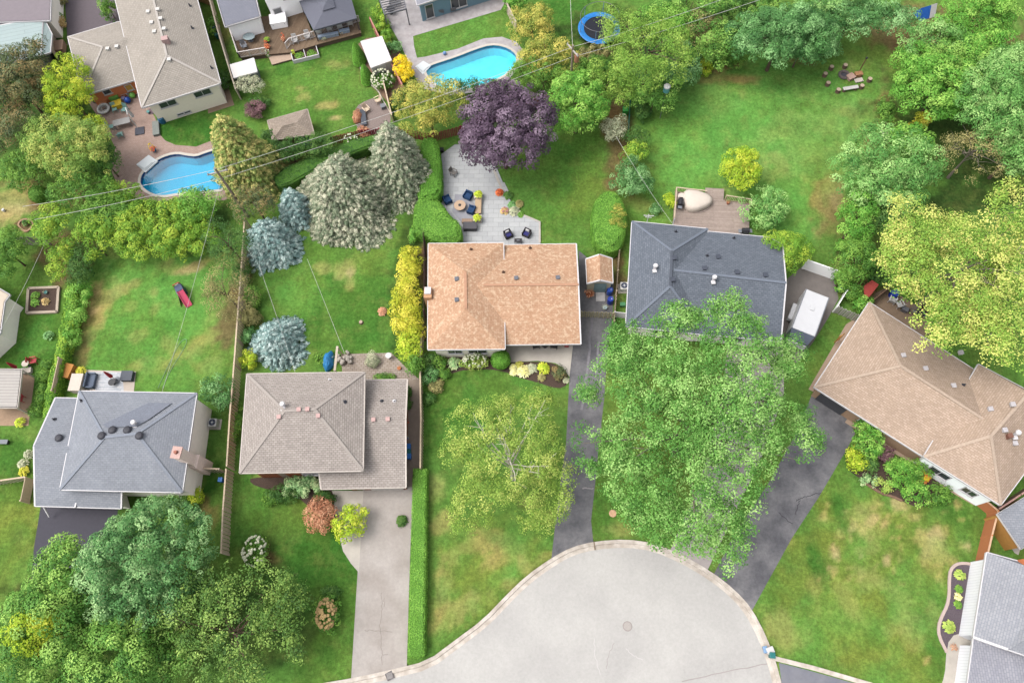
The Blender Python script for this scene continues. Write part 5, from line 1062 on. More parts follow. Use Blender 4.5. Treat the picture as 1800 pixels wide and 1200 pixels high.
ball(642, 128, 12, 2.6, G['hedge2'], 'lower cone topiary left of the white shed', 'topiary_cone', True, 16)
# ---- yellow hedge row
for k, (a, b_, rx, ry, h) in enumerate(((722, 452, 19, 22, 2.6), (718, 474, 22, 24, 2.8), (716, 512, 24, 26, 3.0), (714, 545, 26, 28, 3.0), (718, 576, 26, 26, 2.8))):
    tree(a, b_, rx, ry, h, G['yellow'], ('topmost', 'second', 'third', 'fourth', 'lowest')[k]+' golden bush counted down the yellow row by the terracotta roof', name='golden_bush', cat='shrub', clump=.42, leaf=.17, dens=52, rz=1.3, rough=.15, group='golden bushes in a row')
tree(720, 608, 24, 26, 3, G['lime'], 'lime green bush under the golden row', name='bush', cat='shrub', clump=.42, leaf=.18, dens=44, rz=1.2)
tree(728, 640, 16, 18, 2.6, G['green'], 'dark green bush between the paver patio and the front fence', name='bush', cat='shrub', clump=.4, leaf=.18, dens=44, rz=1.1)
shrub(728, 410, 8, 12, 1.4, G['bright'], 'pointed green sapling under the clipped hedge corner')
# ---- ornamental shrubs
tree(1306, 294, 33, 44, 4.2, G['thuja'], 'golden yellow-green bush on the big lawn', name='golden_bush', cat='shrub', clump=.42, leaf=.2, dens=46, rz=1.9, rough=.12)
tree(1350, 365, 38, 38, 3.4, G['pale'], 'pale-topped hydrangea tree at the timber deck corner', cat='shrub', name='shrub', clump=.42, leaf=.19, dens=44, rz=1.6)
tree(1386, 440, 46, 42, 4.4, G['vine'], 'bright green tree with orange berries at the charcoal roof corner', clump=.45, leaf=.2, dens=34, rz=1.6, rough=.3)
tree(1112, 314, 36, 36, 4, G['blue'], 'rounded sage green tree above the clipped hedge', clump=.45, leaf=.2, dens=40, rz=1.9)
tree(1112, 268, 20, 20, 3, G['vine'], 'yellow-green bush just above the rounded sage tree', cat='shrub', name='shrub', clump=.4, leaf=.18, dens=40, rz=1.2)
tree(1080, 228, 19, 24, 3, G['silver'], 'grey-leaved shrub left of the green compost bin', cat='shrub', name='shrub', clump=.38, leaf=.15, dens=50, rz=1.3)
tree(1118, 240, 20, 22, 2.6, G['deep'], 'dark shrub under the green compost bin', cat='shrub', name='shrub', clump=.38, leaf=.17, dens=40, rz=1.1)
shrub(1153, 368, 9, 9, .7, G['blue'], 'low round shrub by the upper left corner of the charcoal roof'); shrub(1178, 352, 9, 16, 1.1, G['lime'], 'lime bush against the left railing of the timber deck')
tree(380, 682, 25, 26, 2.6, G['blue'], 'blue-green bush beside the fence and right of the blue-grey roof', cat='shrub', name='shrub', clump=.42, leaf=.18, dens=40, rz=1.2, aux=[(394, 705, 14, 18, 1.5, .8)])
tree(710, 122, 17, 24, 2.4, G['vivid'], 'vivid yellow bush beside the turquoise pool', name='yellow_bush', cat='shrub', clump=.34, leaf=.17, dens=60, rz=1.2)
tree(437, 150, 22, 17, 2.2, G['silver'], 'silvery round shrub below the white storage box', cat='shrub', name='shrub', clump=.34, leaf=.14, dens=60, rz=1.0)
shrub(455, 178, 20, 14, 1.2, G['deep'], 'green shrub under the silvery one'); shrub(448, 194, 16, 15, 1.6, G['plum'], 'dull reddish shrub partly hidden by the yellow-tinged spruce', leaf=.18)
t = shrub(672, 140, 21, 18, 1.4, G['green'], 'cream-flowered hydrangea below the white shed', name='hydrangea'); bloom(t, 1.25, 1.1, .6, 1.5, FW, 90, .12, 3)
t = shrub(618, 248, 16, 9, 1.2, G['green'], 'small white-flowered bush on the red fence line', name='hydrangea'); bloom(t, .8, .5, .5, 1.2, FW, 26, .1, 4)
for k, (a, b_, h) in enumerate(((664, 22, 14), (672, 45, 14), (678, 64, 12))):
    shrub(a, b_, 10, h, 1.8, G['vine'], ('upper', 'middle', 'lower')[k]+' bush of the strip between deck garden and stone terrace', leaf=.2)
shrub(694, 82, 12, 12, 1.2, G['blue'], 'dusky green perennial between yellow bush and stone terrace')
tree(560, 908, 34, 34, 2.6, G['rust'], 'copper-pink smoke bush by the taupe house front path', name='smoke_bush', cat='shrub', clump=.4, leaf=.17, dens=48, rz=1.2, rough=.2)
tree(616, 918, 23, 36, 2.6, G['lime'], 'lime green bush overlapping the pale front path', name='bush', cat='shrub', clump=.36, leaf=.19, dens=48, rz=1.2)
shrub(528, 852, 34, 16, 1.5, G['hosta'], 'pale green shrubs against the taupe house wall', leaf=.2)
shrub(500, 868, 30, 14, 1.2, G['deep'], 'dark low shrub left of the copper-pink smoke bush'); shrub(476, 876, 14, 14, .9, G['green'], 'small olive shrub at the left end of that bed'); shrub(570, 872, 18, 10, 1.2, G['deep'], 'dark shrub behind the copper-pink smoke bush')
t = shrub(448, 968, 22, 27, 1.8, G['green'], 'white hydrangea alone on the lower left lawn', name='hydrangea', leaf=.18); bloom(t, 1.0, 1.25, .8, 1.9, FW, 75, .13, 5)
t = shrub(574, 1078, 22, 32, 1.6, G['green'], 'hydrangea with tan faded heads beside the driveway', name='hydrangea'); bloom(t, .8, 1.2, .7, 1.7, mat('petals_tan', c(226, 190, 130), .8, .1), 110, .15, 6)
shrub(583, 1040, 12, 9, .8, G['deep'], 'spiky dark tuft above the faded hydrangea')
shrub(320, 880, 34, 26, 1.1, G['green'], 'low green groundcover bush below the blue-grey roof corner'); shrub(345, 868, 12, 14, 1.4, G['lime'], 'brighter shrub at the corner of the cream wall')
for a, b_, r, h, g, l in ((445, 518, 18, 1.5, 'green', 'yellow-flowered bush right of the timber fence, upper'), (440, 555, 16, 1.6, 'olive', 'thorny olive shrub left of the silvery blue spruce'), (438, 590, 14, 1.2, 'blue', 'grey-green shrub under the thorny olive one'),
                       (436, 632, 16, 1.3, 'lime', 'yellow-green shrub at the taupe roof top left corner'), (425, 480, 14, 1.8, 'deep', 'dark bush squeezed between blue spruce and fence'), (418, 740, 6, .8, 'green', 'narrow ground ivy between fence and taupe wall'),
                       (655, 632, 11, .8, 'silver', 'low white-flowering shrub by the stone fountain'), (570, 630, 14, .5, 'green', 'low weeds beside the blue tarpaulin')):
    shrub(a, b_, r, r*(1.4 if a < 430 else 1.0) if a != 418 else 30, h, G[g], l)
# ---- front bed of the terracotta house
for a, b_, r, h, g, l in ((755, 632, 13, 1.3, 'deep', 'dark leafy plant at the left end of the front bed'), (772, 636, 12, 1.1, 'green', 'fern-like plant second in the front bed'), (757, 660, 14, .9, 'blue', 'blue-green plant under the front fence line'),
                       (767, 678, 12, .8, 'olive', 'dry olive perennial at the lower left of the front bed'), (782, 655, 8, .8, 'green', 'small green perennial below the fern-like plant'), (755, 700, 10, .6, 'deep', 'low dark plant at the front fence foot'),
                       (982, 655, 13, .9, 'brown', 'dark round shrub at the right end of the front bed')):
    shrub(a, b_, r, r, h, G[g], l)
rosette(798, 638, 13, .7, G['hosta'], 'blue-green hosta left of the cream hydrangea', 'hosta')
t = shrub(834, 634, 23, 13, 1.1, G['grassg'], 'cream-flowered hydrangea between hosta and ball shrub', name='hydrangea'); bloom(t, 1.1, .65, .5, 1.15, FW, 70, .11, 8)
rosette(921, 652, 13, .6, G['cream'], 'cream-yellow hosta in the middle of the mulch bed', 'hosta'); rosette(935, 647, 10, .5, G['silver'], 'variegated silver hosta right of the cream one', 'hosta')
rosette(955, 647, 12, .6, G['lime'], 'lime hosta beside the dark round shrub', 'hosta'); rosette(902, 645, 6, .4, G['cream'], 'small cream flower clump right of the ball shrub'); rosette(903, 654, 6, .4, G['cream'], 'tiny cream clump below the other small one')
rosette(913, 641, 7, .4, G['yolive'], 'olive tuft above the cream-yellow hosta'); rosette(952, 663, 7, .4, G['olive'], 'olive grass tuft below the lime hosta'); rosette(995, 668, 5, .3, G['silver'], 'tiny silver plant at the bed tip')
# ---- patio plantings
rosette(878, 338, 7, .6, G['orange'], 'orange-leaved plant at the patio step', flowers=FO, fl_n=14); rosette(893, 343, 9, .6, G['deep'], 'dark blue-green plant right of the orange one'); rosette(900, 360, 8, .5, G['blue'], 'small blue-green plant on the patio edge')
rosette(887, 371, 8, .5, G['tanleaf'], 'coral and cream flower clump on the patio edge', flowers=FP, fl_n=12); rosette(904, 371, 11, .6, G['silver'], 'large silver-blue succulent-like plant on the patio edge'); rosette(913, 358, 8, .5, G['olive'], 'olive plant overhanging the lawn beside the patio'); rosette(915, 377, 6, .4, G['green'], 'green tuft where the patio edge turns')
# ---- angled house front shrubs
for a, b_, r, ry, h, g, l in ((1530, 772, 24, 34, 3.2, 'bright', 'soft green feathery tree at the tan house entrance'), (1505, 805, 14, 26, 1.6, 'lime', 'lime spiky shrub along the dark driveway'), (1530, 812, 16, 20, 1.6, 'deep', 'dark green shrub beside the lime spiky one'),
                             (1560, 798, 12, 14, 1.4, 'plum', 'plum-coloured shrub near the tan house wall'), (1585, 830, 26, 26, 2.0, 'bright', 'large soft shrub in the middle of the tan house bed'), (1618, 822, 20, 20, 1.8, 'green', 'green shrub beside the orange flowers'),
                             (1530, 845, 16, 10, .8, 'hosta', 'pale blue-green groundcover at the log edging'), (1556, 852, 14, 12, .9, 'grassg', 'white-flecked shrub at the log edging'), (1610, 865, 26, 24, 1.6, 'bright', 'feathery green shrub above the patchy lawn'), (1655, 868, 18, 16, 1.2, 'green', 'last green shrub before the tan house corner'), (1635, 790, 12, 10, 1.2, 'deep', 'dark shrub touching the white siding')):
    shrub(a, b_, r, ry, h, G[g], l, leaf=.17, shell=.5)
rosette(1624, 838, 11, 1.0, G['orange'], 'orange and yellow lily clump by the white siding', 'lily', flowers=FY, fl_n=30)
for a, b_, r, g, l, n_ in ((1688, 1010, 11, 'grassg', 'variegated spiky plant at the top of the curved bed', 90), (1686, 1035, 7, 'green', 'small green mound below the variegated plant', 70), (1684, 1048, 7, 'cream', 'pale yellow clump between two green mounds', 60),
                         (1684, 1062, 7, 'green', 'second green mound under the pale yellow clump', 70), (1669, 1101, 12, 'grassg', 'big lime and white spiky plant at the bottom of the curved bed', 100)):
    rosette(a, b_, r, .5, G[g], l, n=n_, leaf=.26)
# ---- odds
for a, b_, r, g, l in ((62, 520, 9, 'green', 'leafy plant in the upper left of the timber planter'), (61, 532, 8, 'bright', 'leafy plant in the lower left of the timber planter'), (80, 530, 7, 'tanleaf', 'dry plant in the centre of the timber planter'),
                     (142, 652, 10, 'yellow', 'yellow-leaved potted shrub by the patio screen'), (85, 590, 10, 'blue', 'small blue-green bush on the left garden lawn'), (35, 742, 10, 'lime', 'yellow and red plant in the left patio corner'),
                     (50, 798, 9, 'silver', 'silvery plant by the left roof edge'), (40, 815, 10, 'silver', 'second silvery plant in the stone bed'), (42, 828, 10, 'yellow', 'yellow-green plant in the stone bed'),
                     (45, 392, 6, 'deep', 'dark plant inside the round mulch ring')):
    rosette(a, b_, r, .7, G[g], l, leaf=.22)
for a, b_, r, ry, h, g, l in ((190, 15, 10, 18, 2.6, 'green', 'upright green shrub against the long taupe roof'), (98, 25, 8, 8, .8, 'green', 'green plant in the gravel strip left of the driveway'), (105, 42, 7, 12, .8, 'tanleaf', 'orange-tinged plant in the gravel strip'),
                             (105, 0, 9, 10, 1, 'olive', 'olive plant at the top of the gravel strip'), (372, 45, 8, 20, 1.4, 'green', 'narrow green shrubs beside the long taupe roof'), (395, 140, 9, 20, 1.2, 'deep', 'dark shrubs beside the tan boundary fence'),
                             (1498, 510, 12, 16, 2, 'green', 'leafy shrub inside the small fenced corner'), (1515, 535, 16, 18, 1.8, 'bright', 'bright shrub by the red tarpaulin roof'), (1480, 490, 14, 20, 3, 'bright', 'young tree beside the white gate'), (1600, 490, 20, 14, 2, 'deep', 'dark bush under the yellow-green maple'),
                             (1490, 432, 18, 12, 2.5, 'bright', 'bush above the end of the white vinyl fence'), (1540, 480, 24, 18, 2.4, 'deep', 'deep green shade bush left of the yellow-green maple'), (1620, 210, 14, 10, 2.2, 'yellow', 'bright yellow bush below the bright green tree'), (1590, 232, 22, 12, 2.5, 'green', 'bush left of the bright yellow one'),
                             (1560, 195, 14, 30, 2, 'green', 'undergrowth at the left foot of the bright green tree'), (1275, 105, 40, 14, 1.6, 'green', 'low undergrowth between soil and blue-green trees'), (1240, 110, 10, 30, 1.4, 'thuja', 'yellowish hedge sprig beside the bare soil'), (1450, 92, 26, 8, 1.4, 'blue', 'low skirt of leaves under the sage tree'),
                             (1050, 120, 36, 30, 3.0, 'green', 'green undergrowth right of the second utility pole'), (1040, 95, 34, 14, 2.6, 'olive', 'olive undergrowth just below the trampoline'), (1130, 195, 14, 16, 2, 'deep', 'dark bush right of the green compost bin'), (700, 175, 14, 18, 2, 'deep', 'dark bush between olive-yellow tree and gravel patio'), (905, 5, 20, 12, 2.5, 'bright', 'green bush by the terrace side fence'),
                             (475, 240, 14, 12, 2.4, 'deep', 'dark foliage left of the taupe shed'), (640, 232, 10, 8, 1, 'rust', 'reddish plants around the gravel patio'), (627, 205, 4, 12, .5, 'rust', 'red-flowered strip on the gravel patio rim')):
    shrub(a, b_, r, ry, h, G[g], l, leaf=.18)
# ============================================================= FENCES, WIRES, FURNITURE
def fence(line, h, m, label, cap=None, name='timber_fence', cat='fence', post=2.4, th=.06, pm=None, slat=0, alt=None, pw=.12, world=None):
    pts = world or W2(line); t = thing(name, label, cat, pts[0]); b = MB(); pb = []; L_ = 0
    for i in range(len(pts)-1):
        a, e = pts[i], pts[i+1]; d = (e-a); n = max(1, round(d.length/post)); dn = d.normalized(); sd = Vector((-dn.y, dn.x, 0))
        for k in range(n+(i == len(pts)-2)): pb.append(a+d*(k/n))
        if slat:
            ns = int(d.length/slat)
            for k in range(ns): p = a+d*((k+.5)/ns)+sd*(.03 if k % 2 else -.03); b.box(p.x, p.y, .05, slat*(.8 if not alt else .9), .03, h-.05+(.02 if k % 2 else 0), math.atan2(d.y, d.x))
        else: m_ = (a+e)/2; b.box(m_.x, m_.y, .04, d.length, th, h-.04, math.atan2(d.y, d.x))
    b.build('panel', m, t, True)
    for p in pb: MB().box(p.x, p.y, 0, pw, pw, h+.08).build('post', pm or m, t, True)
    if cap:
        b = MB()
        for i in range(len(pts)-1): b.bar(pts[i]+Vector((0, 0, h+.03)), pts[i+1]+Vector((0, 0, h+.03)), .14, .05)
        b.build('top_rail', cap, t, True)
    return t
TAN = mat('fence_tan', c(204, 184, 158, 1.35), .9, .14, 6, .2); WEA = mat('fence_weathered', c(206, 186, 162, 1.7), .95, .2, 7, .3); GRW = mat('fence_grey_wood', c(190, 176, 158, 1.5), .95, .2, 7, .3)
fence([(403, 975), (406, 900), (411, 832)], 1.8, WEA, 'lower stretch of weathered slat fence beside the bottom left lawn', cap=TAN, slat=.16)
fence([(412, 826), (417, 740), (424, 650), (430, 565), (436, 480), (441, 400)], 1.8, WEA, 'long weathered slat fence between left lawn and blue spruces', cap=TAN, slat=.16)
fence([(352, 829), (398, 831)], 1.7, GRW, 'short grey fence joining the cream chimney wall to the long fence', cap=TAN, slat=.16)
fence([(743, 828), (744, 740), (742, 645), (745, 598)], 1.5, TAN, 'thin tan fence between paver path and front lawn', cap=TAN, slat=.14)
fence([(748, 598), (750, 520), (750, 460), (748, 420)], 1.9, mat('fence_maroon', c(110, 82, 80), .9, .2, 7), 'dark maroon fence hidden behind the golden bushes', slat=.16)
fence([(1021, 557), (1077, 559)], 1.3, mat('fence_cream', c(208, 196, 160), .9, .08, 6), 'cream picket gate across the dark driveway', name='picket_gate', slat=.2, post=3)
fence([(1079, 557), (1099, 559)], 1.2, WHITE, 'small white gate beside the charcoal roof', name='white_gate', post=3)
fence([(1078, 572), (1082, 520), (1087, 450)], 1.2, TAN, 'low tan fence right of the terracotta-roofed shed', slat=.16)
fence([(0, 851), (57, 843)], 1.2, GRW, 'grey board fence at the left edge by the blue-grey roof', cap=TAN, slat=.16); fence([(60, 844), (52, 884)], 1.3, TAN, 'short tan screen against the blue-grey lower roof', post=3)
RED = mat('fence_red', c(176, 70, 84), .85, .12, 6)
fence([(586, 255), (640, 243), (700, 238), (760, 250), (812, 236), (880, 205), (960, 182), (1000, 172)], 1.4, RED, 'dark red picket fence along the back gardens', slat=.2)
fence([(655, 50), (672, 85), (690, 125), (714, 172)], 1.6, mat('fence_rose', c(196, 120, 112), .85, .1, 6), 'rose-red fence between white shed and yellow bush', cap=mat('cap_rose', c(216, 150, 136), .8))
fence([(368, -20), (392, 70), (410, 130), (424, 175)], 1.7, GRW, 'grey boundary fence with pale cap between taupe roof and deck', cap=mat('cap_pale', c(222, 206, 186), .8))
fence([(677, 155), (688, 200), (692, 215)], 1.2, TAN, 'short tan fence beside the gravel fire patio', cap=TAN); fence([(884, -10), (892, 25), (908, 58)], 1.6, GRW, 'grey fence at the right end of the stone terrace', cap=mat('cap_pale'))
fence([(88, -10), (95, 40), (103, 105)], 1.5, GRW, 'narrow grey fence left of the gravel strip', cap=mat('cap_pale'))
MB_ = fence([(1410, 472), (1464, 491)], 1.8, mat('vinyl', c(238, 238, 238, 2.1), .5, .03), 'bright white vinyl fence panel by the trailer pad', name='vinyl_fence', post=2.6, th=.08)
fence([(1464, 548), (1481, 520), (1486, 508)], 1.2, mat('vinyl'), 'white side panel of the small fenced corner', name='vinyl_fence'); fence([(1465, 549), (1512, 569)], 1.4, mat('vinyl_grey', c(214, 212, 204), .6, .05), 'ribbed pale gate joined to the tan house', name='white_gate', slat=.2)
fence([(1713, 992), (1724, 945), (1735, 903), (1712, 884)], 1.7, mat('fence_orange', c(220, 140, 92), .85, .06, 4), 'orange painted fence between the patchy lawn and the garage', cap=mat('cap_peach', c(240, 196, 160), .7)); fence([(1737, 900), (1775, 875), (1815, 848)], 1.6, mat('fence_brown', c(150, 118, 96), .9, .1), 'brown fence running to the right edge behind the tan roof', cap=mat('cap_pink2', c(214, 170, 160), .8))
fence([(44, 431), (90, 430)], 1.6, mat('trellis', c(196, 188, 178), .8, .05), 'grey slatted trellis on the left lawn', name='trellis', slat=.32, post=3)
fence([(110, 696), (122, 640)], 1.8, TAN, 'tan side screen of the patio at the blue-grey house', post=4); fence([(1562, 508), (1528, 535)], 1.2, mat('fence_brown'), 'short brown fence beside the red tarpaulin'); fence([(342, 0), (374, 12)], 1.0, mat('tan_ply', c(200, 160, 110), .9), 'plywood screen at the top beside the long taupe roof', post=3)
# ---- poles and wires
PW = mat('pole_wood', c(172, 156, 140), .9, .15, 6, .2)
def upole(bx, by, h, label, arm):
    q = P(bx, by); t = thing('utility_pole', label, 'pole', q); MB().tube([(0, 0, 0), (0, 0, h)], [.17, .11], 10).build('pole', PW, t)
    MB().box(0, 0, h-.7, 2.0, .12, .12, arm).build('crossarm', mat('arm_grey', c(216, 208, 198), .8), t)
    for s in (-.9, 0, .9): MB().cyl(s*math.cos(arm), s*math.sin(arm), h-.58, h-.36, .06, .04, 8).build('insulator', mat('insul', c(196, 200, 204), .3), t)
    return t
Z1, Z2 = 8.6, 8.6
P1 = P(378, 296, Z1); P2 = P(1007, 80, Z2)
t = upole(0, 0, Z1, 'leaning-looking wooden utility pole by the kidney pool', .3); t.location = (P1.x, P1.y, 0)
t = upole(0, 0, Z2, 'wooden utility pole with grey transformer beside the willow', -1.0); t.location = (P2.x, P2.y, 0)
MB().lathe(.45, -.1, [(.2, Z2-2.2), (.26, Z2-2.1), (.26, Z2-1.3), (.18, Z2-1.15)], 12).build('transformer', mat('rusty_drum', c(200, 140, 112), .6), t)
WIRE = mat('wire', c(226, 224, 218, 1.1), .5, .02)
def wire(a, b, sag, label, r=.012):
    pts = [a.lerp(b, k/18)-Vector((0, 0, sag*4*(k/18)*(1-k/18))) for k in range(19)]; tag(MB().tube(pts, r, 5).build('overhead_wire', WIRE), label, 'wire')
wire(P1-Vector((0, 0, .2)), P2-Vector((0, 0, .2)), .5, 'upper overhead wire spanning between the two wooden poles', .019); wire(P1-Vector((0, 0, 1.6)), P2-Vector((0, 0, 1.6)), .5, 'lower overhead wire spanning between the two wooden poles', .019)
wire(P(40, 363, Z1-.4), P1-Vector((0, 0, .2)), .3, 'upper wire leaving the left pole over the vine thicket', .019); wire(P(60, 386, Z1-1.6), P1-Vector((0, 0, 1.6)), .3, 'lower wire leaving the left pole over the vine thicket', .019)
wire(P2-Vector((0, 0, .2)), P(1300, -12, Z2), .3, 'upper wire from the transformer pole to the top edge', .019); wire(P2-Vector((0, 0, 1.6)), P(1370, -12, Z2), .3, 'lower wire from the transformer pole to the top edge', .019)
wire(P(540, 455, 5.6), P(606, 622, 4.4), .15, 'service wire dropping to the stone fountain side of the taupe house'); wire(P(455, 465, 6), P(519, 655, 4.5), .2, 'service wire passing over the silvery blue spruce')
wire(P1-Vector((0, 0, 1.5)), P(285, 688, 5), .3, 'service wire from the left pole to the blue-grey roof'); wire(P(1083, 240, 6), P(1182, 393, 4.1), .3, 'service wire to the white mast on the charcoal roof'); wire(P(1002, -20, 8), P2-Vector((0, 0, .4)), .2, 'wire coming down from the top edge to the transformer pole', .02)
wire(P(78, 428, 2.5), P(-10, 600, 3.2), .2, 'wire across the left garden to the cream-edged roof')
# ---- generic small builders (local coordinates, metres)
WD = mat('warm_wood', c(206, 172, 138), .8, .12, 5, .1); GRY = mat('grey_plastic', c(140, 144, 152), .6, .05); WCK = mat('dark_wicker', c(66, 62, 66), .8, .15, 30, .3); WHP = mat('white_plastic', c(240, 238, 236), .45, .04)
BLU = mat('blue_cushion', c(38, 76, 122), .85, .08, 8); NAV = mat('navy_cushion', c(58, 58, 128), .85, .1, 8); CRC = mat('cream_fabric', c(240, 226, 212), .85, .05, 4, .2); BLK = mat('black_metal', c(52, 52, 58), .5, .06); REDM = mat('red_paint', c(206, 62, 70), .6, .06)
def club_chair(label, frame, cush, px, py, rz, z=.12, pillow=None, w=.86):
    t = thing('armchair', label, 'chair')
    MB().box(0, 0, .1, w, w*.92, .22).build('seat_base', frame, t, bevel=.03); MB().box(0, -.03, .32, w*.7, w*.68, .14).build('cushion', cush, t, bevel=.04)
    MB().box(0, w*.42, .1, w, .13, .68, 0, .96).build('backrest', frame, t, bevel=.05)
    for s in (-1, 1): MB().box(s*w*.45, -.03, .1, .12, w*.85, .5).build('armrest', frame, t, bevel=.04)
    for a in (-1, 1):
        for b in (-1, 1): MB().box(a*w*.4, b*w*.36, 0, .06, .06, .12).build('leg', frame, t)
    if pillow: MB().box(0, w*.22, .47, .46, .16, .34, 0, .85).build('pillow', pillow, t, bevel=.05)
    return place(t, px, py, rz, z)
def slat_chair(label, m, px, py, rz, z=0.0, arms=True, s=1.0, name='garden_chair', group=None):
    t = thing(name, label, 'chair', group=group); b = MB()
    for k in range(6): b.box(0, -.25+k*.1, .38-.012*k, .52, .08, .03)
    b.build('seat', m, t); b = MB()
    for k in range(5): b.box(-.22+k*.11, .3, .38, .09, .03, .58, 0, 1, -.25)
    b.box(0, .44, .86, .56, .04, .06); b.build('backrest', m, t)
    for a in (-1, 1):
        if arms: MB().box(a*.3, 0, .6, .1, .62, .03).build('armrest', m, t)
        for q in (-.26, .26): MB().box(a*.28, q, 0, .05, .05, .6 if arms else .38).build('leg', m, t)
    return place(t, px, py, rz, z); t.scale = (s, s, s); return t
def round_table(label, m, px, py, r, z=0.0, h=.72, hole=None, sx=1.0, leg=BLK):
    t = thing('round_table', label, 'table'); o = MB().lathe(0, 0, [(r*.96, h-.05), (r, h-.04), (r, h-.01), (r*.97, h)], 24).build('tabletop', m, t); MB().lathe(0, 0, [(r*.45, 0), (r*.4, .04), (.06, .08), (.06, h-.05)], 12).build('pedestal', leg, t)
    if hole: MB().lathe(0, 0, [(hole, h-.02), (hole, h+.02), (hole*.6, h+.05), (.02, h+.02)], 16).build('fire_bowl', BLK, t)
    place(t, px, py, 0, z); t.scale = (sx, 1, 1); return t
def bin_(label, body, lid, px, py, rz=0, h=.95, w=.5, name='wheelie_bin', cat='bin'):
    t = thing(name, label, cat); MB().box(0, 0, .04, w*.85, w*.85, h-.1, 0, 1.12).build('body', body, t, bevel=.03); MB().box(0, .01, h-.06, w, w*1.06, .07).build('lid', lid, t, bevel=.02)
    for s in (-1, 1): MB().tube([(s*w*.4-.03*s, w*.4, .1), (s*w*.4+.03*s, w*.4, .1)], .09, 10).build('wheel', BLK, t)
    return place(t, px, py, rz)
def barrel(label, m, px, py, r=.3, h=.9, name='barrel', z=0):
    t = thing(name, label, 'barrel'); MB().lathe(0, 0, [(r*.9, 0), (r, .1), (r*1.04, h/2), (r, h-.08), (r*.94, h)], 18).build('body', m, t, smooth=False); MB().ring(0, 0, h, r*.88, .03, 18, 5).build('rim', m, t)
    MB().cyl(r*.35, 0, h-.005, h+.04, .05).build('bung', WHP, t); return place(t, px, py, 0, z)
def pot(label, m, pal, px, py, r=.3, h=.4, z=0.0, leaf=.25, n=70, flowers=None, spiky=False):
    t = thing('potted_plant', label, 'plant'); MB().lathe(0, 0, [(r*.6, 0), (r*.72, h*.5), (r*.85, h*.92), (r*.95, h), (r*.75, h), (r*.7, h*.9)], 14).build('pot', m, t)
    SEED[0] += 1; rs = np.random.RandomState(SEED[0]); a = rs.rand(n)*6.28; s = rs.rand(n)**.6; d = np.stack([np.cos(a), np.sin(a), np.zeros(n)], -1); C = d*(s*r*1.25)[:, None]; C[:, 2] = h+.35*(1-.7*s**2)
    leaf_obj('foliage', C, unit(d*.6*s[:, None]+np.array([0, 0, 1])+rs.normal(size=(n, 3))*.25), leaf*1.2, leaf*.42, .3+.6*rs.rand(n), pal, t, rs, droop=d*2)
    if flowers: bloom(t, r, r, h+.1, h+.45, flowers, 16, .07, SEED[0])
    return place(t, px, py, 0, z)
def closed_umbrella(label, m, px, py, ex, ey, z=0.0):
    """folded parasol standing upright: drawn from foot to the height seen in the photo"""
    t = thing('closed_parasol', label, 'umbrella'); MB().cyl(0, 0, 0, 2.5, .03, .025, 8).build('pole', WD, t); MB().lathe(0, 0, [(.05, .9), (.2, 1.15), (.17, 1.6), (.1, 2.2), (.03, 2.45)], 9).build('canopy', m, t); MB().lathe(0, 0, [(.32, 0), (.34, .06), (.1, .12), (.05, .3)], 16).build('base', GRY, t)
    return place(t, px, py, 0, z)
def box_thing(name, cat, label, m, px, py, sx, sy, h, rz=0, z=0.0, lid=None, ovh=.05):
    t = thing(name, label, cat); MB().box(0, 0, 0, sx, sy, h-.06).build('body', m, t, bevel=.02); MB().box(0, 0, h-.06, sx+ovh, sy+ovh, .06).build('lid', lid or m, t, bevel=.015); b = MB()
    for s in (-1, 1): b.box(s*sx*.35, -sy/2-.02, h*.6, .04, .03, .12)
    b.build('latches', BLK, t); return place(t, px, py, rz, z)
def ac(label, px, py, rz):
    t = thing('air_conditioner', label, 'air conditioner'); MB().box(0, 0, 0, 1.15, 1.0, .08).build('pad', CONC, t); MB().box(0, 0, .1, .78, .78, .7).build('casing', mat('ac_white', c(232, 232, 228), .5), t, bevel=.04)
    MB().cyl(0, 0, .8, .815, .33, .33, 24).build('fan_recess', mat('ac_dark', c(56, 62, 84), .6), t); b = MB()
    for k in range(4): b.box(.13*math.cos(k*1.571), .13*math.sin(k*1.571), .82, .24, .1, .01, k*1.571+.4)
    b.build('fan', mat('fan_blue', c(120, 130, 150), .5), t); MB().cyl(0, 0, .82, .86, .09, .08, 14).build('hub', WHP, t); MB().ring(0, 0, .82, .34, .02, 24, 5).build('grille_ring', WHP, t); return place(t, px, py, rz)
def grill(label, px, py, rz, z=0, cov=None):
    t = thing('barbecue', label, 'barbecue'); m = cov or BLK; MB().box(0, 0, .1, .7, .5, .6).build('cabinet', m, t, bevel=.02); MB().tube([(-.34, 0, .8), (.34, 0, .8)], .26, 12).build('lid', m, t); MB().bar((-.25, -.28, .86), (.25, -.28, .86), .03, .03).build('handle', GM, t)
    for s in (-1, 1): MB().box(s*.52, 0, .68, .32, .42, .04).build('side_shelf', GRY, t)
    for s in (-1, 1): MB().box(s*.3, .2, 0, .06, .06, .12).build('leg', BLK, t)
    return place(t, px, py, rz, z)
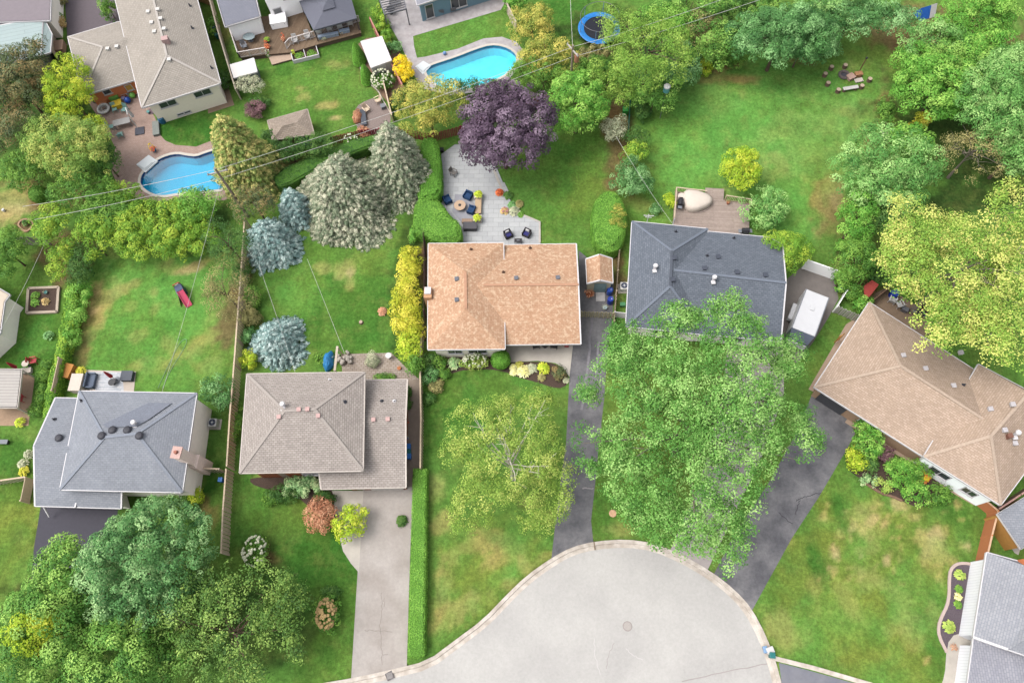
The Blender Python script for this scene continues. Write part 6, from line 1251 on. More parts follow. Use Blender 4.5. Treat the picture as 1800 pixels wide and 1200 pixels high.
# centre patio
round_table('round sandy fire table with black bowl on the grey patio', mat('sand_top', c(222, 190, 160), .7, .08, 10), 809, 365, .62, .12, .5, .16, leg=mat('sand_base', c(150, 120, 100), .8))
club_chair('blue cushioned armchair touching the clipped hedge', BLU, BLU, 787, 354, 118); club_chair('blue cushioned armchair upper right of the fire table', BLU, BLU, 823, 347, -28); club_chair('blue cushioned armchair lower right of the fire table', BLU, BLU, 829, 372, -110)
club_chair('dark wicker chair with white pillow, left of the pair at the house', WCK, NAV, 893.5, 415, 28, .12, WHP, .8); club_chair('dark wicker chair with white pillow, right of the pair at the house', WCK, NAV, 926, 413, -28, .12, WHP, .8)
sheet('rug', W2([(800, 341), (820, 343), (836, 360), (834, 384), (812, 392), (795, 372)], .12), .125, mat('rug_grey', c(180, 180, 188), .95, .1, 3), kind=None)
tag(bpy.data.objects['rug'], 'grey outdoor rug under the fire table chairs', 'rug')
box_thing('planter_bench', 'bench', 'corner bench of timber with pale planter ends', mat('bench_wood', c(216, 186, 150), .8, .1, 4), 841, 366, .62, 1.75, .45, 0, .12); box_thing('planter_box', 'planter', 'cream planter box at the top of the timber bench', CRC, 841, 347, .8, .7, .5, 0, .12); box_thing('planter_box', 'planter', 'cream planter box at the bottom of the timber bench', CRC, 840, 387, .8, .7, .5, 0, .12)
box_thing('low_bench', 'bench', 'short brown and cream slat bench above the black deck box', mat('slat_brown', c(178, 150, 128), .8, .15, 6), 822, 391, 1.1, .42, .4, 0, .12)
pot('bushy lime fern at the top of the timber bench', CRC, G['lime'], 841, 344, .34, .2, .6, .3, 110); pot('bushy lime fern at the bottom of the timber bench', CRC, G['lime'], 839, 385, .32, .2, .6, .3, 110)
box_thing('deck_box', 'storage box', 'black deck storage box on the grey patio', mat('deck_box', c(92, 90, 96), .6, .06, 6), 827, 401, 1.4, .8, .6, 0, .12)
slat_chair('grey slatted chair at the edge of the purple maple', mat('grey_chair', c(140, 134, 130), .7), 798, 307, 60, .12); box_thing('speaker_box', 'box', 'small black box under the hedge end at the patio back', BLK, 777, 266, .4, .4, .4, .3)
t = thing('side_table', 'small black metal side table between the wicker chairs', 'table'); MB().box(0, 0, .4, .78, .42, .04).build('tabletop', WCK, t); MB().box(0, 0, .44, .3, .1, .01).build('tray', GRY, t)
for a in (-1, 1):
    for b_ in (-1, 1): MB().box(a*.34, b_*.17, 0, .04, .04, .4).build('leg', BLK, t)
place(t, 911, 426, 0, .12)
for k, (px_, py_, m_, rz_) in enumerate(((942, 609, BLK, 10), (974, 609, BLK, -10))): slat_chair(('left', 'right')[k]+' black chair under the porch eave of the terracotta roof', m_, px_, py_, rz_+180, .02)
round_table('dark round porch table between the two black chairs', WCK, 958, 609, .4, .02); box_thing('red_box', 'box', 'red box at the end of the porch', REDM, 996, 608, .4, .3, .5, 0, .02)
# by the shed
barrel('upper blue barrel against the low tan fence', mat('barrel_blue', c(50, 90, 190), .4), 1071, 516, .3); barrel('lower blue barrel against the low tan fence', mat('barrel_royal', c(34, 66, 176), .4), 1072, 532, .3); barrel('teal barrel beside the shed ramp', mat('barrel_teal', c(60, 120, 160), .4), 1070, 505, .26)
pot('rust coloured planter left of the shed ramp', mat('rust_pot', c(176, 96, 60)), G['rust'], 1036, 518, .42, .3, 0, .2, 50); ac('white air conditioner beside the charcoal roof', 1096, 508, 0); box_thing('green_box', 'box', 'small green compost caddy by the white gate', mat('green_plastic', c(80, 150, 100), .5), 1094, 537, .5, .35, .4, .5); pot('clear tub beside the cream picket gate', mat('tub', c(190, 210, 214)), G['silver'], 1063, 542, .25, .3, 0, .12, 20)
ac('white air conditioner beside the cream wall of the blue-grey house', 379, 746, 0)
# deck of charcoal house
DK = planks('silver_deck', c(196, 178, 166), c(178, 160, 150), .14, 3)
def deck(label, poly, z, m, name='deck'):
    w = W2(poly, z); cen = sum(w, Vector())/len(w); t = thing(name, label, 'deck', (cen.x, cen.y, 0)); MB().prism([(p.x, p.y) for p in w], z-.06, z).build('boards', m, t, True); iw = offset_poly(w, -.08); MB().prism([(p.x, p.y) for p in iw], 0, z-.07).build('skirt', mat('deck_skirt', c(120, 98, 84), .9, .15, 5), t, True); return t
deck('silvery timber deck behind the charcoal roof', [(1187, 336), (1240, 342), (1240, 330), (1273, 332), (1272, 352), (1317, 358), (1317, 418), (1182, 402)], .5, DK)
def railing(parent, line, z, m, h=.9, sp=.16, name='railing'):
    w = W2(line, z); b = MB()
    for i in range(len(w)-1):
        a, e = w[i], w[i+1]; b.bar(a+Vector((0, 0, h)), e+Vector((0, 0, h)), .1, .05); b.bar(a+Vector((0, 0, .1)), e+Vector((0, 0, .1)), .05, .05); n = max(1, int((e-a).length/sp))
        for k in range(n+1): q = a.lerp(e, k/n); b.box(q.x, q.y, z, .04 if k % 8 else .1, .04 if k % 8 else .1, h)
    o = b.build(name, m, parent, parent is not None); return o
dk = bpy.data.objects['deck']
railing(dk, [(1183, 390), (1187, 338), (1240, 344)], .5, TAN); railing(dk, [(1274, 352), (1317, 359), (1317, 368)], .5, TAN)
t = thing('covered_table', 'round dining set under a cream fabric cover', 'table'); SEED[0] += 1; b = MB(); n = 22; pr = [(1.45, 0), (1.5, .3), (1.42, .7), (1.2, .84), (.5, .9), (.02, .92)]
vs = []; rr = random.Random(5); wv = [1+.13*math.sin(k*2*math.pi/n*3+1)+rr.uniform(-.02, .02) for k in range(n)]
for r_, z_ in pr: vs += [(r_*wv[k]*math.cos(2*math.pi*k/n), r_*wv[k]*.82*math.sin(2*math.pi*k/n), z_) for k in range(n)]
b.add(vs, [[i*n+k, i*n+(k+1) % n, (i+1)*n+(k+1) % n, (i+1)*n+k] for i in range(5) for k in range(n)]+[[5*n+k for k in range(n)]]); b.build('cover', CRC, t, smooth=True)
MB().ring(0, 0, .1, 1.5, .025, 22, 4, ry=1.23).build('drawstring_hem', mat('hem', c(220, 200, 190)), t); place(t, 1222, 356, -10, .5)
round_table('small round white table at the deck railing', CRC, 1196, 351, .38, .5); grill('black gas barbecue at the left of the timber deck', 1194, 363, 80, .5); grill('covered black barbecue against the charcoal roof edge', 1307, 412, 0, .5); pot('small terracotta pot by the deck bench', mat('terracotta', c(190, 120, 90)), G['olive'], 1279, 358, .2, .3, .5, .12, 30)
# fire pit circle
ST = mat('stump_top', c(212, 190, 166), .9, .12, 12); SB = mat('stump_bark', c(130, 106, 90), .95, .25, 8, .4)
desc = ['upper left log stool of the fire circle', 'log stool at the far left of the fire circle', 'lower left log stool of the fire circle', 'top centre log stool of the fire circle', 'log stool left of the white bench', 'log stool right of the white bench', 'pinkish log stool at the right end of the circle']
s0 = None
for k, (a, b_) in enumerate(((1460, 122), (1449, 134), (1454, 150), (1484, 119), (1472, 162), (1513, 155), (1527, 143))):
    if s0 is None:
        s0 = thing('log_stool', desc[0], 'stool', group='log stools around the fire pit'); MB().lathe(0, 0, [(.27, 0), (.25, .2), (.26, .42), (.24, .45)], 14).build('log', SB, s0); MB().cyl(0, 0, .45, .462, .235, .235, 14).build('seat', ST, s0); o = s0
    else: o = copy_tree(s0); o['label'] = desc[k]
    place(o, a, b_, k*40)
t = thing('log_bench', 'white-topped bench at the near side of the fire circle', 'bench'); MB().box(0, 0, .38, 1.7, .42, .08).build('seat', mat('bench_white', c(226, 222, 218), .8, .08), t)
for s in (-1, 1): MB().cyl(s*.65, 0, 0, .38, .2, .2, 12).build('leg', SB, t)
place(t, 1493, 159, 10)
t = thing('fire_pit', 'dark stone fire pit with ash in the lawn circle', 'fire pit'); MB().ring(0, 0, .14, .5, .16, 20, 6).build('stone_ring', mat('pit_stone', c(120, 108, 106), .95, .3, 5, .4), t); MB().cyl(0, 0, .02, .08, .42, .42, 16).build('ashes', mat('ash', c(92, 90, 100), .95, .2, 8), t); place(t, 1483, 133, 0)
box_thing('wood_crate', 'crate', 'pinkish crate right of the fire pit', mat('crate_pink', c(206, 170, 156), .9, .15, 6), 1494, 138, .8, .7, .4, 30); box_thing('wood_stack', 'firewood', 'stack of orange split firewood beside the pit', mat('log_orange', c(190, 140, 100), .9, .3, 5), 1507, 134, .8, .5, .5, 10)
box_thing('white_board', 'board', 'white board lying right of the pinkish crate', mat('board_white', c(228, 214, 204), .7), 1509, 142, .9, .5, .12, 15)
t = thing('tiki_post', 'thin rusty post with black cap standing over the fire circle', 'post'); MB().cyl(0, 0, 0, 2.3, .06, .05, 10).build('post', mat('rust_pipe'), t); MB().lathe(0, 0, [(.06, 2.3), (.11, 2.35), (.11, 2.5), (.02, 2.58)], 10).build('cap', BLK, t); place(t, 1508, 130, 0)
# bird feeder
t = thing('bird_feeder', 'white and teal bird feeder on a tall pole before the trees', 'bird feeder'); MB().cyl(0, 0, 0, 4.5, .04, .03, 8).build('pole', GM, t); MB().lathe(0, 0, [(.2, 4.3), (.34, 4.35), (.34, 4.95), (.3, 5.0)], 14).build('hopper', mat('teal', c(110, 180, 180), .4), t); MB().lathe(0, 0, [(.36, 5.0), (.35, 5.12), (.25, 5.2), (.02, 5.24)], 14).build('roof', WHP, t); place(t, 1160, 208, 0)
bin_('bright green compost bin at the end of the green fence', mat('compost', c(60, 170, 70), .5), mat('compost_lid', c(80, 190, 90), .5), 1098, 202, 0, 1.0, .6, 'compost_bin'); fence([(1106, 190), (1103, 240)], 1.2, mat('mesh_green', c(30, 110, 90), .6), 'dark green mesh fence beside the compost bin', name='mesh_fence')
# play tent
t = thing('play_tent', 'blue and white play tent among the trees at the top right', 'tent'); MB().add([(-1, -.7, 0), (1, -.7, 0), (1, .7, 0), (-1, .7, 0), (-1, 0, 1.3), (1, 0, 1.3)], [[0, 1, 5, 4], [2, 3, 4, 5], [3, 0, 4], [1, 2, 5]]).build('canvas', mat('tent_blue', c(40, 120, 226), .6), t); MB().add([(.25, -.74, 0), (1.03, -.74, 0), (1.03, 0, 1.34), (.25, 0, 1.34), (.25, .74, 0), (1.03, .74, 0)], [[0, 1, 2, 3], [3, 2, 5, 4]]).build('white_flap', WHP, t); place(t, 1624, 26, 20)
# trampoline
t = thing('trampoline', 'round trampoline with blue pad half under the willow', 'trampoline', P(1052, 60)); 
MB().cyl(0, 0, .88, .9, 2.05, 2.05, 36).build('mat', mat('tramp_mat', c(26, 30, 44), .8), t); MB().ring(0, 0, .93, 2.1, .34, 40, 6, .2).build('pad', mat('tramp_blue', c(30, 140, 226), .5), t)
for k in range(6): a = k*math.pi/3+.3; MB().cyl(2.25*math.cos(a), 2.25*math.sin(a), 0, 2.6, .035, .035, 8).build('net_pole', mat('pole_blue', c(150, 190, 226), .4), t)
MB().ring(0, 0, 2.6, 2.25, .03, 36, 5).build('net_hoop', GM, t)
# trailer
t = thing('box_trailer', 'white enclosed trailer parked between charcoal and tan roofs', 'trailer'); TW = mat('trailer_white', c(236, 236, 240), .35, .04, 1.5)
MB().box(0, 0, .45, 2.3, 4.0, 2.0).build('body', TW, t, bevel=.06); MB().add([(-1.15, -2, .5), (1.15, -2, .5), (.9, -2.75, .5), (-.9, -2.75, .5), (-1.12, -2, 2.38), (1.12, -2, 2.38), (.88, -2.7, 1.7), (-.88, -2.7, 1.7)], [[0, 3, 2, 1], [4, 5, 6, 7], [3, 0, 4, 7], [1, 2, 6, 5], [2, 3, 7, 6]]).build('sloping_nose', mat('nose_dark', c(92, 100, 116), .3), t)
MB().box(0, -2.72, .45, 1.7, .12, 1.0).build('front_panel', TW, t)
for s in (-1, 1):
    for y in (-.3, .5): w_ = MB().tube([(s*1.16-.1*s, y, .35), (s*1.16+.12*s, y, .35)], .34, 16).build('wheel', BLK, t)
MB().box(-1.35, .2, .55, .4, 1.6, .5).build('side_awning', TW, t, bevel=.03); MB().bar((0, -2.8, .5), (0, -3.7, .45), .1, .1).build('drawbar', GM, t); MB().box(0, .4, 2.45, .4, .4, .08).build('roof_hatch', TW, t, bevel=.01)
for s in (-1, 1): MB().box(s*1.1, 0, 2.44, .08, 4.0, .05).build('roof_rail', GRY, t)
place(t, 1410, 567, -25); t.scale = (1, 1.1, 1)
# objects at the angled house patio
bin_('green bin by the trailer tail', mat('green_plastic'), mat('teal'), 1474, 511, 0, .9, .5); barrel('royal blue tub beneath the yellow-green maple', mat('barrel_royal'), 1568, 520, .42, .7, 'tub'); slat_chair('left white chair on the brown slab patio', WHP, 1566, 530, 150); slat_chair('right white chair on the brown slab patio', WHP, 1578, 537, 200); box_thing('small_table', 'table', 'low glass table right of the white chairs', GM, 1588, 546, .6, .4, .5, -30)
t = thing('tarpaulin', 'rust red tarpaulin stretched beside the tan roof corner', 'tarpaulin'); w = W2([(1518, 503), (1533, 492), (1545, 500), (1528, 522), (1520, 520)], 1.9); cen = sum(w, Vector())/5; MB().prism([(p.x-cen.x, p.y-cen.y) for p in w], 1.85, 1.9).build('sheet', mat('tarp_red', c(176, 70, 62), .8, .1, 3), t)
for k in range(4): MB().cyl((w[k].x-cen.x)*.93, (w[k].y-cen.y)*.93, 0, 1.86, .03, .03, 6).build('pole', GM, t)
t.location = (cen.x, cen.y, 0); grill('dark barbecue against the tan roof edge', 1612, 556, -30)
club_chair('maroon armchair in the shade of the yellow-green maple', mat('maroon', c(104, 66, 66)), mat('maroon'), 1620, 548, -40, 0, None, .8)
t = thing('ladder', 'orange timber ladder leaning on the tan roof edge', 'ladder'); a, b_ = P(1470, 600, .3), P(1481, 588, 2.0); cen = P(1475, 594); b = MB()
for s in (-.2, .2): b.bar(a+Vector((s, s*.6, 0))-cen, b_+Vector((s, s*.6, 0))-cen, .07, .07)
b.build('rails', mat('orange_cladding'), t); b = MB()
for k in range(5): q = a.lerp(b_, (k+.5)/5)-cen; b.bar(q+Vector((-.2, -.12, 0)), q+Vector((.2, .12, 0)), .05, .05)
b.build('rungs', mat('orange_cladding'), t); t.location = cen
# taupe house yard
t = thing('tarp_heap', 'crumpled blue tarpaulin over garden furniture', 'tarpaulin'); n = 14; vs = []; rr = random.Random(3)
for r_, z_ in ((.75, 0), (.7, .35), (.5, .75), (.25, .95), (.04, 1.05)): vs += [(r_*(1+rr.uniform(-.18, .18))*math.cos(2*math.pi*k/n)*.75, r_*(1+rr.uniform(-.18, .18))*1.35*math.sin(2*math.pi*k/n), z_+rr.uniform(-.04, .04)) for k in range(n)]
MB().add(vs, [[i*n+k, i*n+(k+1) % n, (i+1)*n+(k+1) % n, (i+1)*n+k] for i in range(4) for k in range(n)]+[[4*n+k for k in range(n)]]).build('tarp', mat('tarp_blue', c(60, 150, 214), .5, .12, 5), t); MB().bar((-.5, -.3, .55), (.5, .35, .6), .03, .03).build('rope', WHP, t); place(t, 579, 636, 0)
t = thing('stone_fountain', 'pile of pale stones forming a fountain by the patio post', 'fountain'); rr = random.Random(8)
for k in range(14):
    a = rr.random()*6.28; r_ = .15+.75*rr.random(); s_ = rr.uniform(.16, .28); MB().lathe(r_*math.cos(a), r_*math.sin(a), [(s_*.6, 0), (s_, .12), (s_*.8, .28+.3*(1-r_)), (s_*.2, .34+.3*(1-r_))], 7).build('stone', mat('fountain_stone', c(206, 196, 184), .9, .2, 5, .3), t)
place(t, 607, 634, 0)
t = thing('garden_arbour', 'pale timber arbour rail beside the stone fountain', 'arbour'); MB().bar((0, -1.3, 2.0), (0, 1.2, 2.0), .22, .1).build('top_beam', mat('cap_pale'), t)
for y in (-1.2, 1.1): MB().box(0, y, 0, .1, .1, 1.95).build('post', TAN, t)
place(t, 600, 642, 0)
round_table('small round white table at the corner of the paver patio', WHP, 685, 629, .3); pot('orange pot beside the round white table', mat('orange_pot', c(226, 140, 84)), G['rust'], 702, 648, .2, .2, 0, .1, 20)
for k, (a, b_, l) in enumerate(((719, 787, 'blue recycling bin, upper of the three beside the garage wing'), (720, 804, 'blue recycling bin with white papers, lowest of the three'))): bin_(l, mat('recycle_blue', c(40, 110, 210), .4), mat('recycle_lid', c(60, 140, 230), .4), a, b_, 90, .7, .5)
bin_('teal bin between the two blue recycling bins', mat('teal_dark', c(40, 130, 130), .4), mat('teal_dark'), 720, 796, 90, .7, .42); pot('tiny blue pot on the side path', mat('recycle_blue'), G['silver'], 717, 770, .13, .2, 0, .1, 12); pot('red flower pot on the side path', mat('red_paint'), G['orange'], 716, 743, .18, .2, 0, .12, 20)
for k, (a, b_) in enumerate(((715, 690), (716, 712))): shrub(a, b_, 4, 8, .5, G['deep'], ('upper', 'lower')[k]+' weed tuft against the garage wing wall')
shrub(675, 664, 16, 4, .5, G['green'], 'weeds along the garage wing back eave'); shrub(706, 916, 6, 7, .12, G['deep'], 'small weed patch growing in the pale driveway', name='weed')
t = thing('tree_stump', 'pale sawn stump alone on the spruce lawn', 'stump'); MB().lathe(0, 0, [(.24, 0), (.19, .1), (.18, .22)], 12).build('stump', SB, t); MB().cyl(0, 0, .22, .235, .17, .17, 12).build('cut_face', ST, t); place(t, 635, 567, 0)
t = rosette(672, 547, 8, .5, G['rust'], 'dry brown plant beside the golden bushes')
bin_('small blue bin behind the short grey fence', mat('recycle_blue'), mat('recycle_lid'), 392, 845, 0, .7, .4)
# blue-grey house patio
sheet('rug', W2([(155, 653), (215, 654), (218, 688), (168, 686), (158, 672)], .03), .036, brickmat('wave_rug', c(232, 232, 234), c(190, 196, 206), c(206, 210, 216), .5, .16, .02, .9, .1, .5, 0, 'Object'), kind=None); tag([o for o in bpy.data.objects if o.name.startswith('rug.')][0], 'patterned white and grey rug on the sofa patio', 'rug')
t = thing('sofa', 'slate blue sofa on the patterned rug', 'sofa'); SG = mat('slate_fabric', c(110, 122, 142), .85, .05)
MB().box(0, 0, .05, .8, 1.5, .36).build('seat', SG, t, bevel=.04); MB().box(-.34, 0, .05, .16, 1.5, .75).build('backrest', SG, t, bevel=.04)
for s in (-1, 1): MB().box(0, s*.7, .05, .8, .14, .55).build('armrest', SG, t, bevel=.03)
place(t, 163, 671, 0, .03)
round_table('round charcoal fire table on the patterned rug', mat('char_top', c(84, 84, 88), .7), 201, 674, .36, .03, .5); box_thing('deck_box', 'storage box', 'dark slate cushion box at the right of the rug', mat('slate_box', c(86, 92, 104), .6), 227, 663, 1.1, .95, .55, 0, .03)
box_thing('cabinet', 'cabinet', 'cream cabinet left of the slate sofa', CRC, 143, 677, 1.1, 1.7, 1.0, 0, .03); closed_umbrella('folded red parasol over the patterned rug', mat('parasol_red', c(196, 50, 64), .8), 206, 668, 0, 0, .03)
box_thing('compost_box', 'box', 'orange timber box behind the cream cabinet', mat('ply_orange', c(216, 150, 76), .8, .1, 5), 126, 656, .9, 1.4, .9, -12)
t = thing('play_slide', 'toddler play slide with pink chute on the left lawn', 'slide'); PINKP = mat('slide_pink', c(232, 84, 120), .4); NV = mat('slide_navy', c(70, 84, 120), .5); TL = mat('slide_teal', c(120, 170, 176), .4)
MB().box(0, 0, 0, .75, .75, 1.0, 0, .9).build('tower', NV, t, bevel=.03)
MB().add([(-.25, -.35, .95), (.25, -.35, .95), (.25, -1.7, .08), (-.25, -1.7, .08), (-.25, -.35, .88), (.25, -.35, .88), (.25, -1.7, .02), (-.25, -1.7, .02)], [[0, 3, 2, 1], [4, 5, 6, 7], [0, 1, 5, 4], [2, 3, 7, 6], [0, 4, 7, 3], [1, 2, 6, 5]]).build('chute', PINKP, t)
for s in (-1, 1): MB().bar((s*.28, -.35, 1.02), (s*.28, -1.7, .14), .06, .14).build('chute_side', PINKP, t)
MB().add([(-.5, -.3, 0), (-.3, -.3, .85), (-.75, -1.3, 0), (-.7, -1.3, .1), (-.35, .2, .85), (-.6, .25, 0)], [[0, 1, 3, 2], [0, 5, 4, 1]]).build('side_wall', TL, t); MB().bar((0, .4, 1.0), (-.15, 1.1, .02), .3, .06).build('ladder', mat('slide_cream', c(230, 214, 200)), t)
MB().bar((-.3, .3, 1.3), (.3, .3, 1.3), .06, .06).bar((-.3, .3, .95), (-.3, .3, 1.3), .06, .06).bar((.3, .3, .95), (.3, .3, 1.3), .06, .06).build('handrail', mat('red_paint'), t); place(t, 322, 514, 32); t.scale = (1.1, 1.1, 1.1)
t = thing('garden_hose', 'thin pale hose looped over the left lawn', 'hose'); pts = W2([(278, 682), (290, 655), (305, 625), (315, 603), (327, 594), (329, 602), (318, 622), (300, 650), (286, 682)]); pts = smooth_poly(pts, 2, False); c0 = pts[0].copy(); MB().tube([p-c0+Vector((0, 0, .03)) for p in pts], .022, 5).build('hose', mat('hose_green', c(150, 190, 150), .5), t); t.location = c0
# left edge patio
closed_umbrella('folded red parasol above the grey ribbed cover', mat('parasol_red'), 40, 652, 0, 0)
slat_chair('upper red chair at the corner of the left patio', REDM, 63, 636, 100, 0); slat_chair('lower red chair on the clay paving', REDM, 40, 703, 0, 0, True, 1.3); round_table('small cream round table beside the upper red chair', CRC, 52, 643, .35); box_thing('planter_box', 'planter', 'cream box beneath the folded red parasol', CRC, 50, 653, .9, .5, .4, 10)
t = thing('garden_bench', 'grey flat bench at the left edge', 'bench'); MB().box(0, 0, .4, 1.6, .42, .05).build('seat', GRY, t); 
for s in (-1, 1): MB().box(s*.65, 0, 0, .06, .38, .4).build('leg', BLK, t)
place(t, 4, 778, 0)
t = thing('raised_planter', 'square timber-edged planter on the left lawn', 'planter'); ed = mat('plank_pale', c(214, 196, 176), .9, .12, 5)
w = W2([(52, 508), (105, 506), (102, 549), (49, 551)]); cen = sum(w, Vector())/4; w = [p-cen for p in w]
for i in range(4): MB().bar(w[i]+Vector((0, 0, .12)), w[(i+1) % 4]+Vector((0, 0, .12)), .26, .26).build('side_board', ed, t)
MB().prism([(p.x*.97, p.y*.97) for p in w], 0, .15).build('soil', BARK, t); t.location = cen; pot('small green glass pot inside the timber planter', mat('teal_dark'), G['silver'], 82, 515, .2, .2, .15, .1, 16)
tag(ribbon('stone_ring', smooth_poly(W2([(32, 398), (36, 388), (50, 385), (60, 392), (55, 402), (46, 409)]), 2), [(-.1, 0), (-.1, .12), (.1, .12), (.1, 0)], mat('ring_stone', c(186, 150, 120), .9, .2, 6), None, True), 'small stone ring around the dark mulch, left edge', 'edging')
barrel('white ball-like ornament on the dry left lawn', WHP, 8, 371, .16, .3, 'lawn_ornament')
# pool patio furniture, top left
t = thing('hanging_daybed', 'round white wicker lounger near the brick wall', 'lounger'); MB().ring(0, 0, .4, .62, .14, 24, 6).build('rim', WHP, t); MB().lathe(0, 0, [(.3, 0), (.5, .2), (.55, .32), (.3, .36), (.02, .36)], 20).build('basket', mat('wicker_grey', c(190, 186, 180), .8, .1, 20), t); MB().box(.05, .05, .36, .4, .35, .14, .5).build('cushion', mat('brown_cushion', c(140, 120, 110)), t, bevel=.04); place(t, 185, 195, 0)
for nm, ct, l, m_, a, b_, sx, sy, h, rz in (('toy_crate', 'toy', 'orange plastic toy by the brick wall', mat('toy_orange', c(236, 160, 110), .5), 184, 184, .9, .7, .5, 10), ('toy_crate', 'toy', 'green toy house near the brick wall', mat('toy_green', c(150, 226, 110), .5), 204, 175, 1.0, .7, .7, 15), ('toy_crate', 'toy', 'yellow toy kitchen beside the green toy', mat('toy_yellow', c(246, 214, 70), .5), 209, 187, 1.1, .8, .6, 20),
                                   ('toy_crate', 'toy', 'white toy chest under the brick wall corner', WHP, 222, 167, .9, .6, .5, 20), ('toy_crate', 'toy', 'lilac toy basket beside the blue ball', mat('toy_lilac', c(196, 190, 226), .5), 219, 176, .4, .4, .4, 0), ('planter_box', 'planter', 'grey planter at the brick wall left end', GRY, 168, 178, .5, .5, .5, 20), ('planter_box', 'planter', 'pale grey box second along the brick wall', mat('stone_grey2', c(190, 188, 180)), 190, 172, .5, .35, .5, 15),
                                   ('step_block', 'steps', 'grey steps by the cream wall door', mat('step_grey', c(150, 156, 150)), 276, 228, .7, 1.9, .35, 14), ('parasol_base', 'parasol base', 'dark square parasol base on the pink patio', mat('base_dark', c(84, 86, 98)), 246, 231, 1.0, 1.0, .1, 12), ('doormat', 'mat', 'small purple door mat by the cream wall corner', mat('plum_mat', c(130, 110, 120)), 266, 196, .6, .8, .05, 12)):
    box_thing(nm, ct, l, m_, a, b_, sx, sy, h, rz)
def sphere(name, cat, label, m, px, py, r, z=0):
    t = thing(name, label, cat); MB().lathe(0, 0, [(r*math.sin(a)+.002, r-r*math.cos(a)) for a in [k*math.pi/8 for k in range(9)]], 16).build('shell', m, t, smooth=True); MB().ring(0, 0, r*2-.02, r*.12, .02, 10, 4).build('valve', WHP, t); return place(t, px, py, 0, z)
sphere('play_ball', 'ball', 'large blue exercise ball near the brick wall', mat('ball_blue', c(40, 90, 190), .3), 227, 180, .38); barrel('blue rain barrel at the foot of the cream wall', mat('barrel_teal'), 287, 215, .36, .8); sphere('play_ball', 'ball', 'lime green ball under the wall corner', mat('toy_green'), 235, 171, .34)
t = thing('dining_table', 'long grey outdoor table on the pink patio', 'table'); MB().box(0, 0, .68, 1.9, .85, .05).build('tabletop', mat('table_grey', c(178, 176, 174), .6), t)
for a in (-1, 1):
    for b_ in (-1, 1): MB().box(a*.85, b_*.35, 0, .06, .06, .68).build('leg', GRY, t)
place(t, 219, 221, 17)
AQ = mat('aqua_fabric', c(160, 210, 204), .8, .1, 20)
for a, b_, rz, l in ((198, 226, 100, 'aqua patterned chair at the left end of the grey table'), (214, 240, 200, 'aqua patterned chair below the grey table'), (204, 195, 20, 'aqua patterned chair above the grey table'), (221, 196, -10, 'pale aqua chair left of the cantilever parasol arm')): slat_chair(l, AQ, a, b_, rz, 0, False, 1.1)
t = thing('cantilever_parasol', 'folded white cantilever parasol leaning across the pink patio', 'umbrella'); q0 = P(243, 226); MB().tube([(0, 0, 0), (0, 0, 2.5)], .05, 8).build('post', WHP, t); MB().tube([(0, 0, 2.3), (-.25, .8, 2.6)], [.06, .05], 8).build('arm', WHP, t); MB().tube([(-.25, .8, 2.55), (-.3, .9, 1.6), (-.3, .9, 1.0)], [.05, .16, .2], 8).build('canopy', mat('white_canvas', c(236, 236, 238), .8), t); t.location = q0
pot('red and yellow flower pot at the white pool steps', mat('pot_blue', c(80, 150, 190)), G['orange'], 272, 266, .3, .35, 0, .2, 60, FY); sphere('pool_float', 'pool toy', 'small chrome pool light at the kidney pool edge', mat('chrome', c(190, 196, 206), .2, metal=.6), 380, 262, .2)
for a, b_, l in ((362, 187, 'teal watering can by the cream wall window'), (262, 199, 'teal bucket by the cream wall corner')): pot(l, mat('teal'), G['silver'], a, b_, .2, .3, 0, .1, 8)
ac('small grey-green heat pump by the long taupe roof corner', 393, 150, 15); barrel('blue covered barrel in the side yard by the long taupe roof', mat('barrel_blue'), 378, 56, .42, .8); bin_('teal bin in the planting gap beside the tan boundary fence', mat('teal_dark'), mat('teal_dark'), 384, 68, 20, .7, .4)
box_thing('terrace_box', 'box', 'pinkish ply box beside the brick wing', mat('ply_pink', c(200, 164, 140)), 108, 88, 1.2, 1.5, .8, 10)
sheet('side_paving', W2([(362, 160), (402, 155), (412, 185), (366, 200)]), .01, mat('brown_slab'))
# deck of the white house
deck('stained timber deck behind the white rendered house', [(404, 46), (456, 30), (535, 22), (548, 56), (630, 34), (635, 58), (560, 78), (513, 92), (470, 96), (422, 102)], .6, planks('brown_deck', c(150, 128, 106), c(132, 110, 90), .14, 105))
dk = [o for o in bpy.data.objects if o.name == 'deck.001'][0]
for l_ in ([(404, 48), (422, 102), (470, 94)], [(505, 86), (512, 78), (560, 64), (632, 38)]): railing(dk, l_, .6, mat('rail_white', c(240, 230, 226), .6))
deck('pair of wide timber steps in front of the deck', [(470, 96), (508, 84), (514, 104), (478, 114)], .25, mat('step_pale', c(206, 180, 158), .9, .1, 5), 'timber_steps')
t = thing('cold_frame', 'white-edged glass planter box on the deck garden lawn', 'planter'); w = W2([(517, 112), (562, 101), (556, 82), (512, 92)]); cen = sum(w, Vector())/4; w = [p-cen for p in w]
for i in range(4): MB().bar(w[i]+Vector((0, 0, .25)), w[(i+1) % 4]+Vector((0, 0, .25)), .09, .5).build('side_board', WHITE, t)
MB().bar((w[0]+w[1])/2+Vector((0, 0, .52)), (w[2]+w[3])/2+Vector((0, 0, .52)), .07, .04).build('divider', WHITE, t); MB().prism([(p.x*.95, p.y*.95) for p in w], 0, .2).build('soil', BARK, t); t.location = cen
for a, b_, l in ((526, 98, 'leafy crop in the left half of the glass planter'), (548, 94, 'leafy crop in the right half of the glass planter')): q = rosette(a, b_, 11, .4, G['green'], l, leaf=.2, n=150)
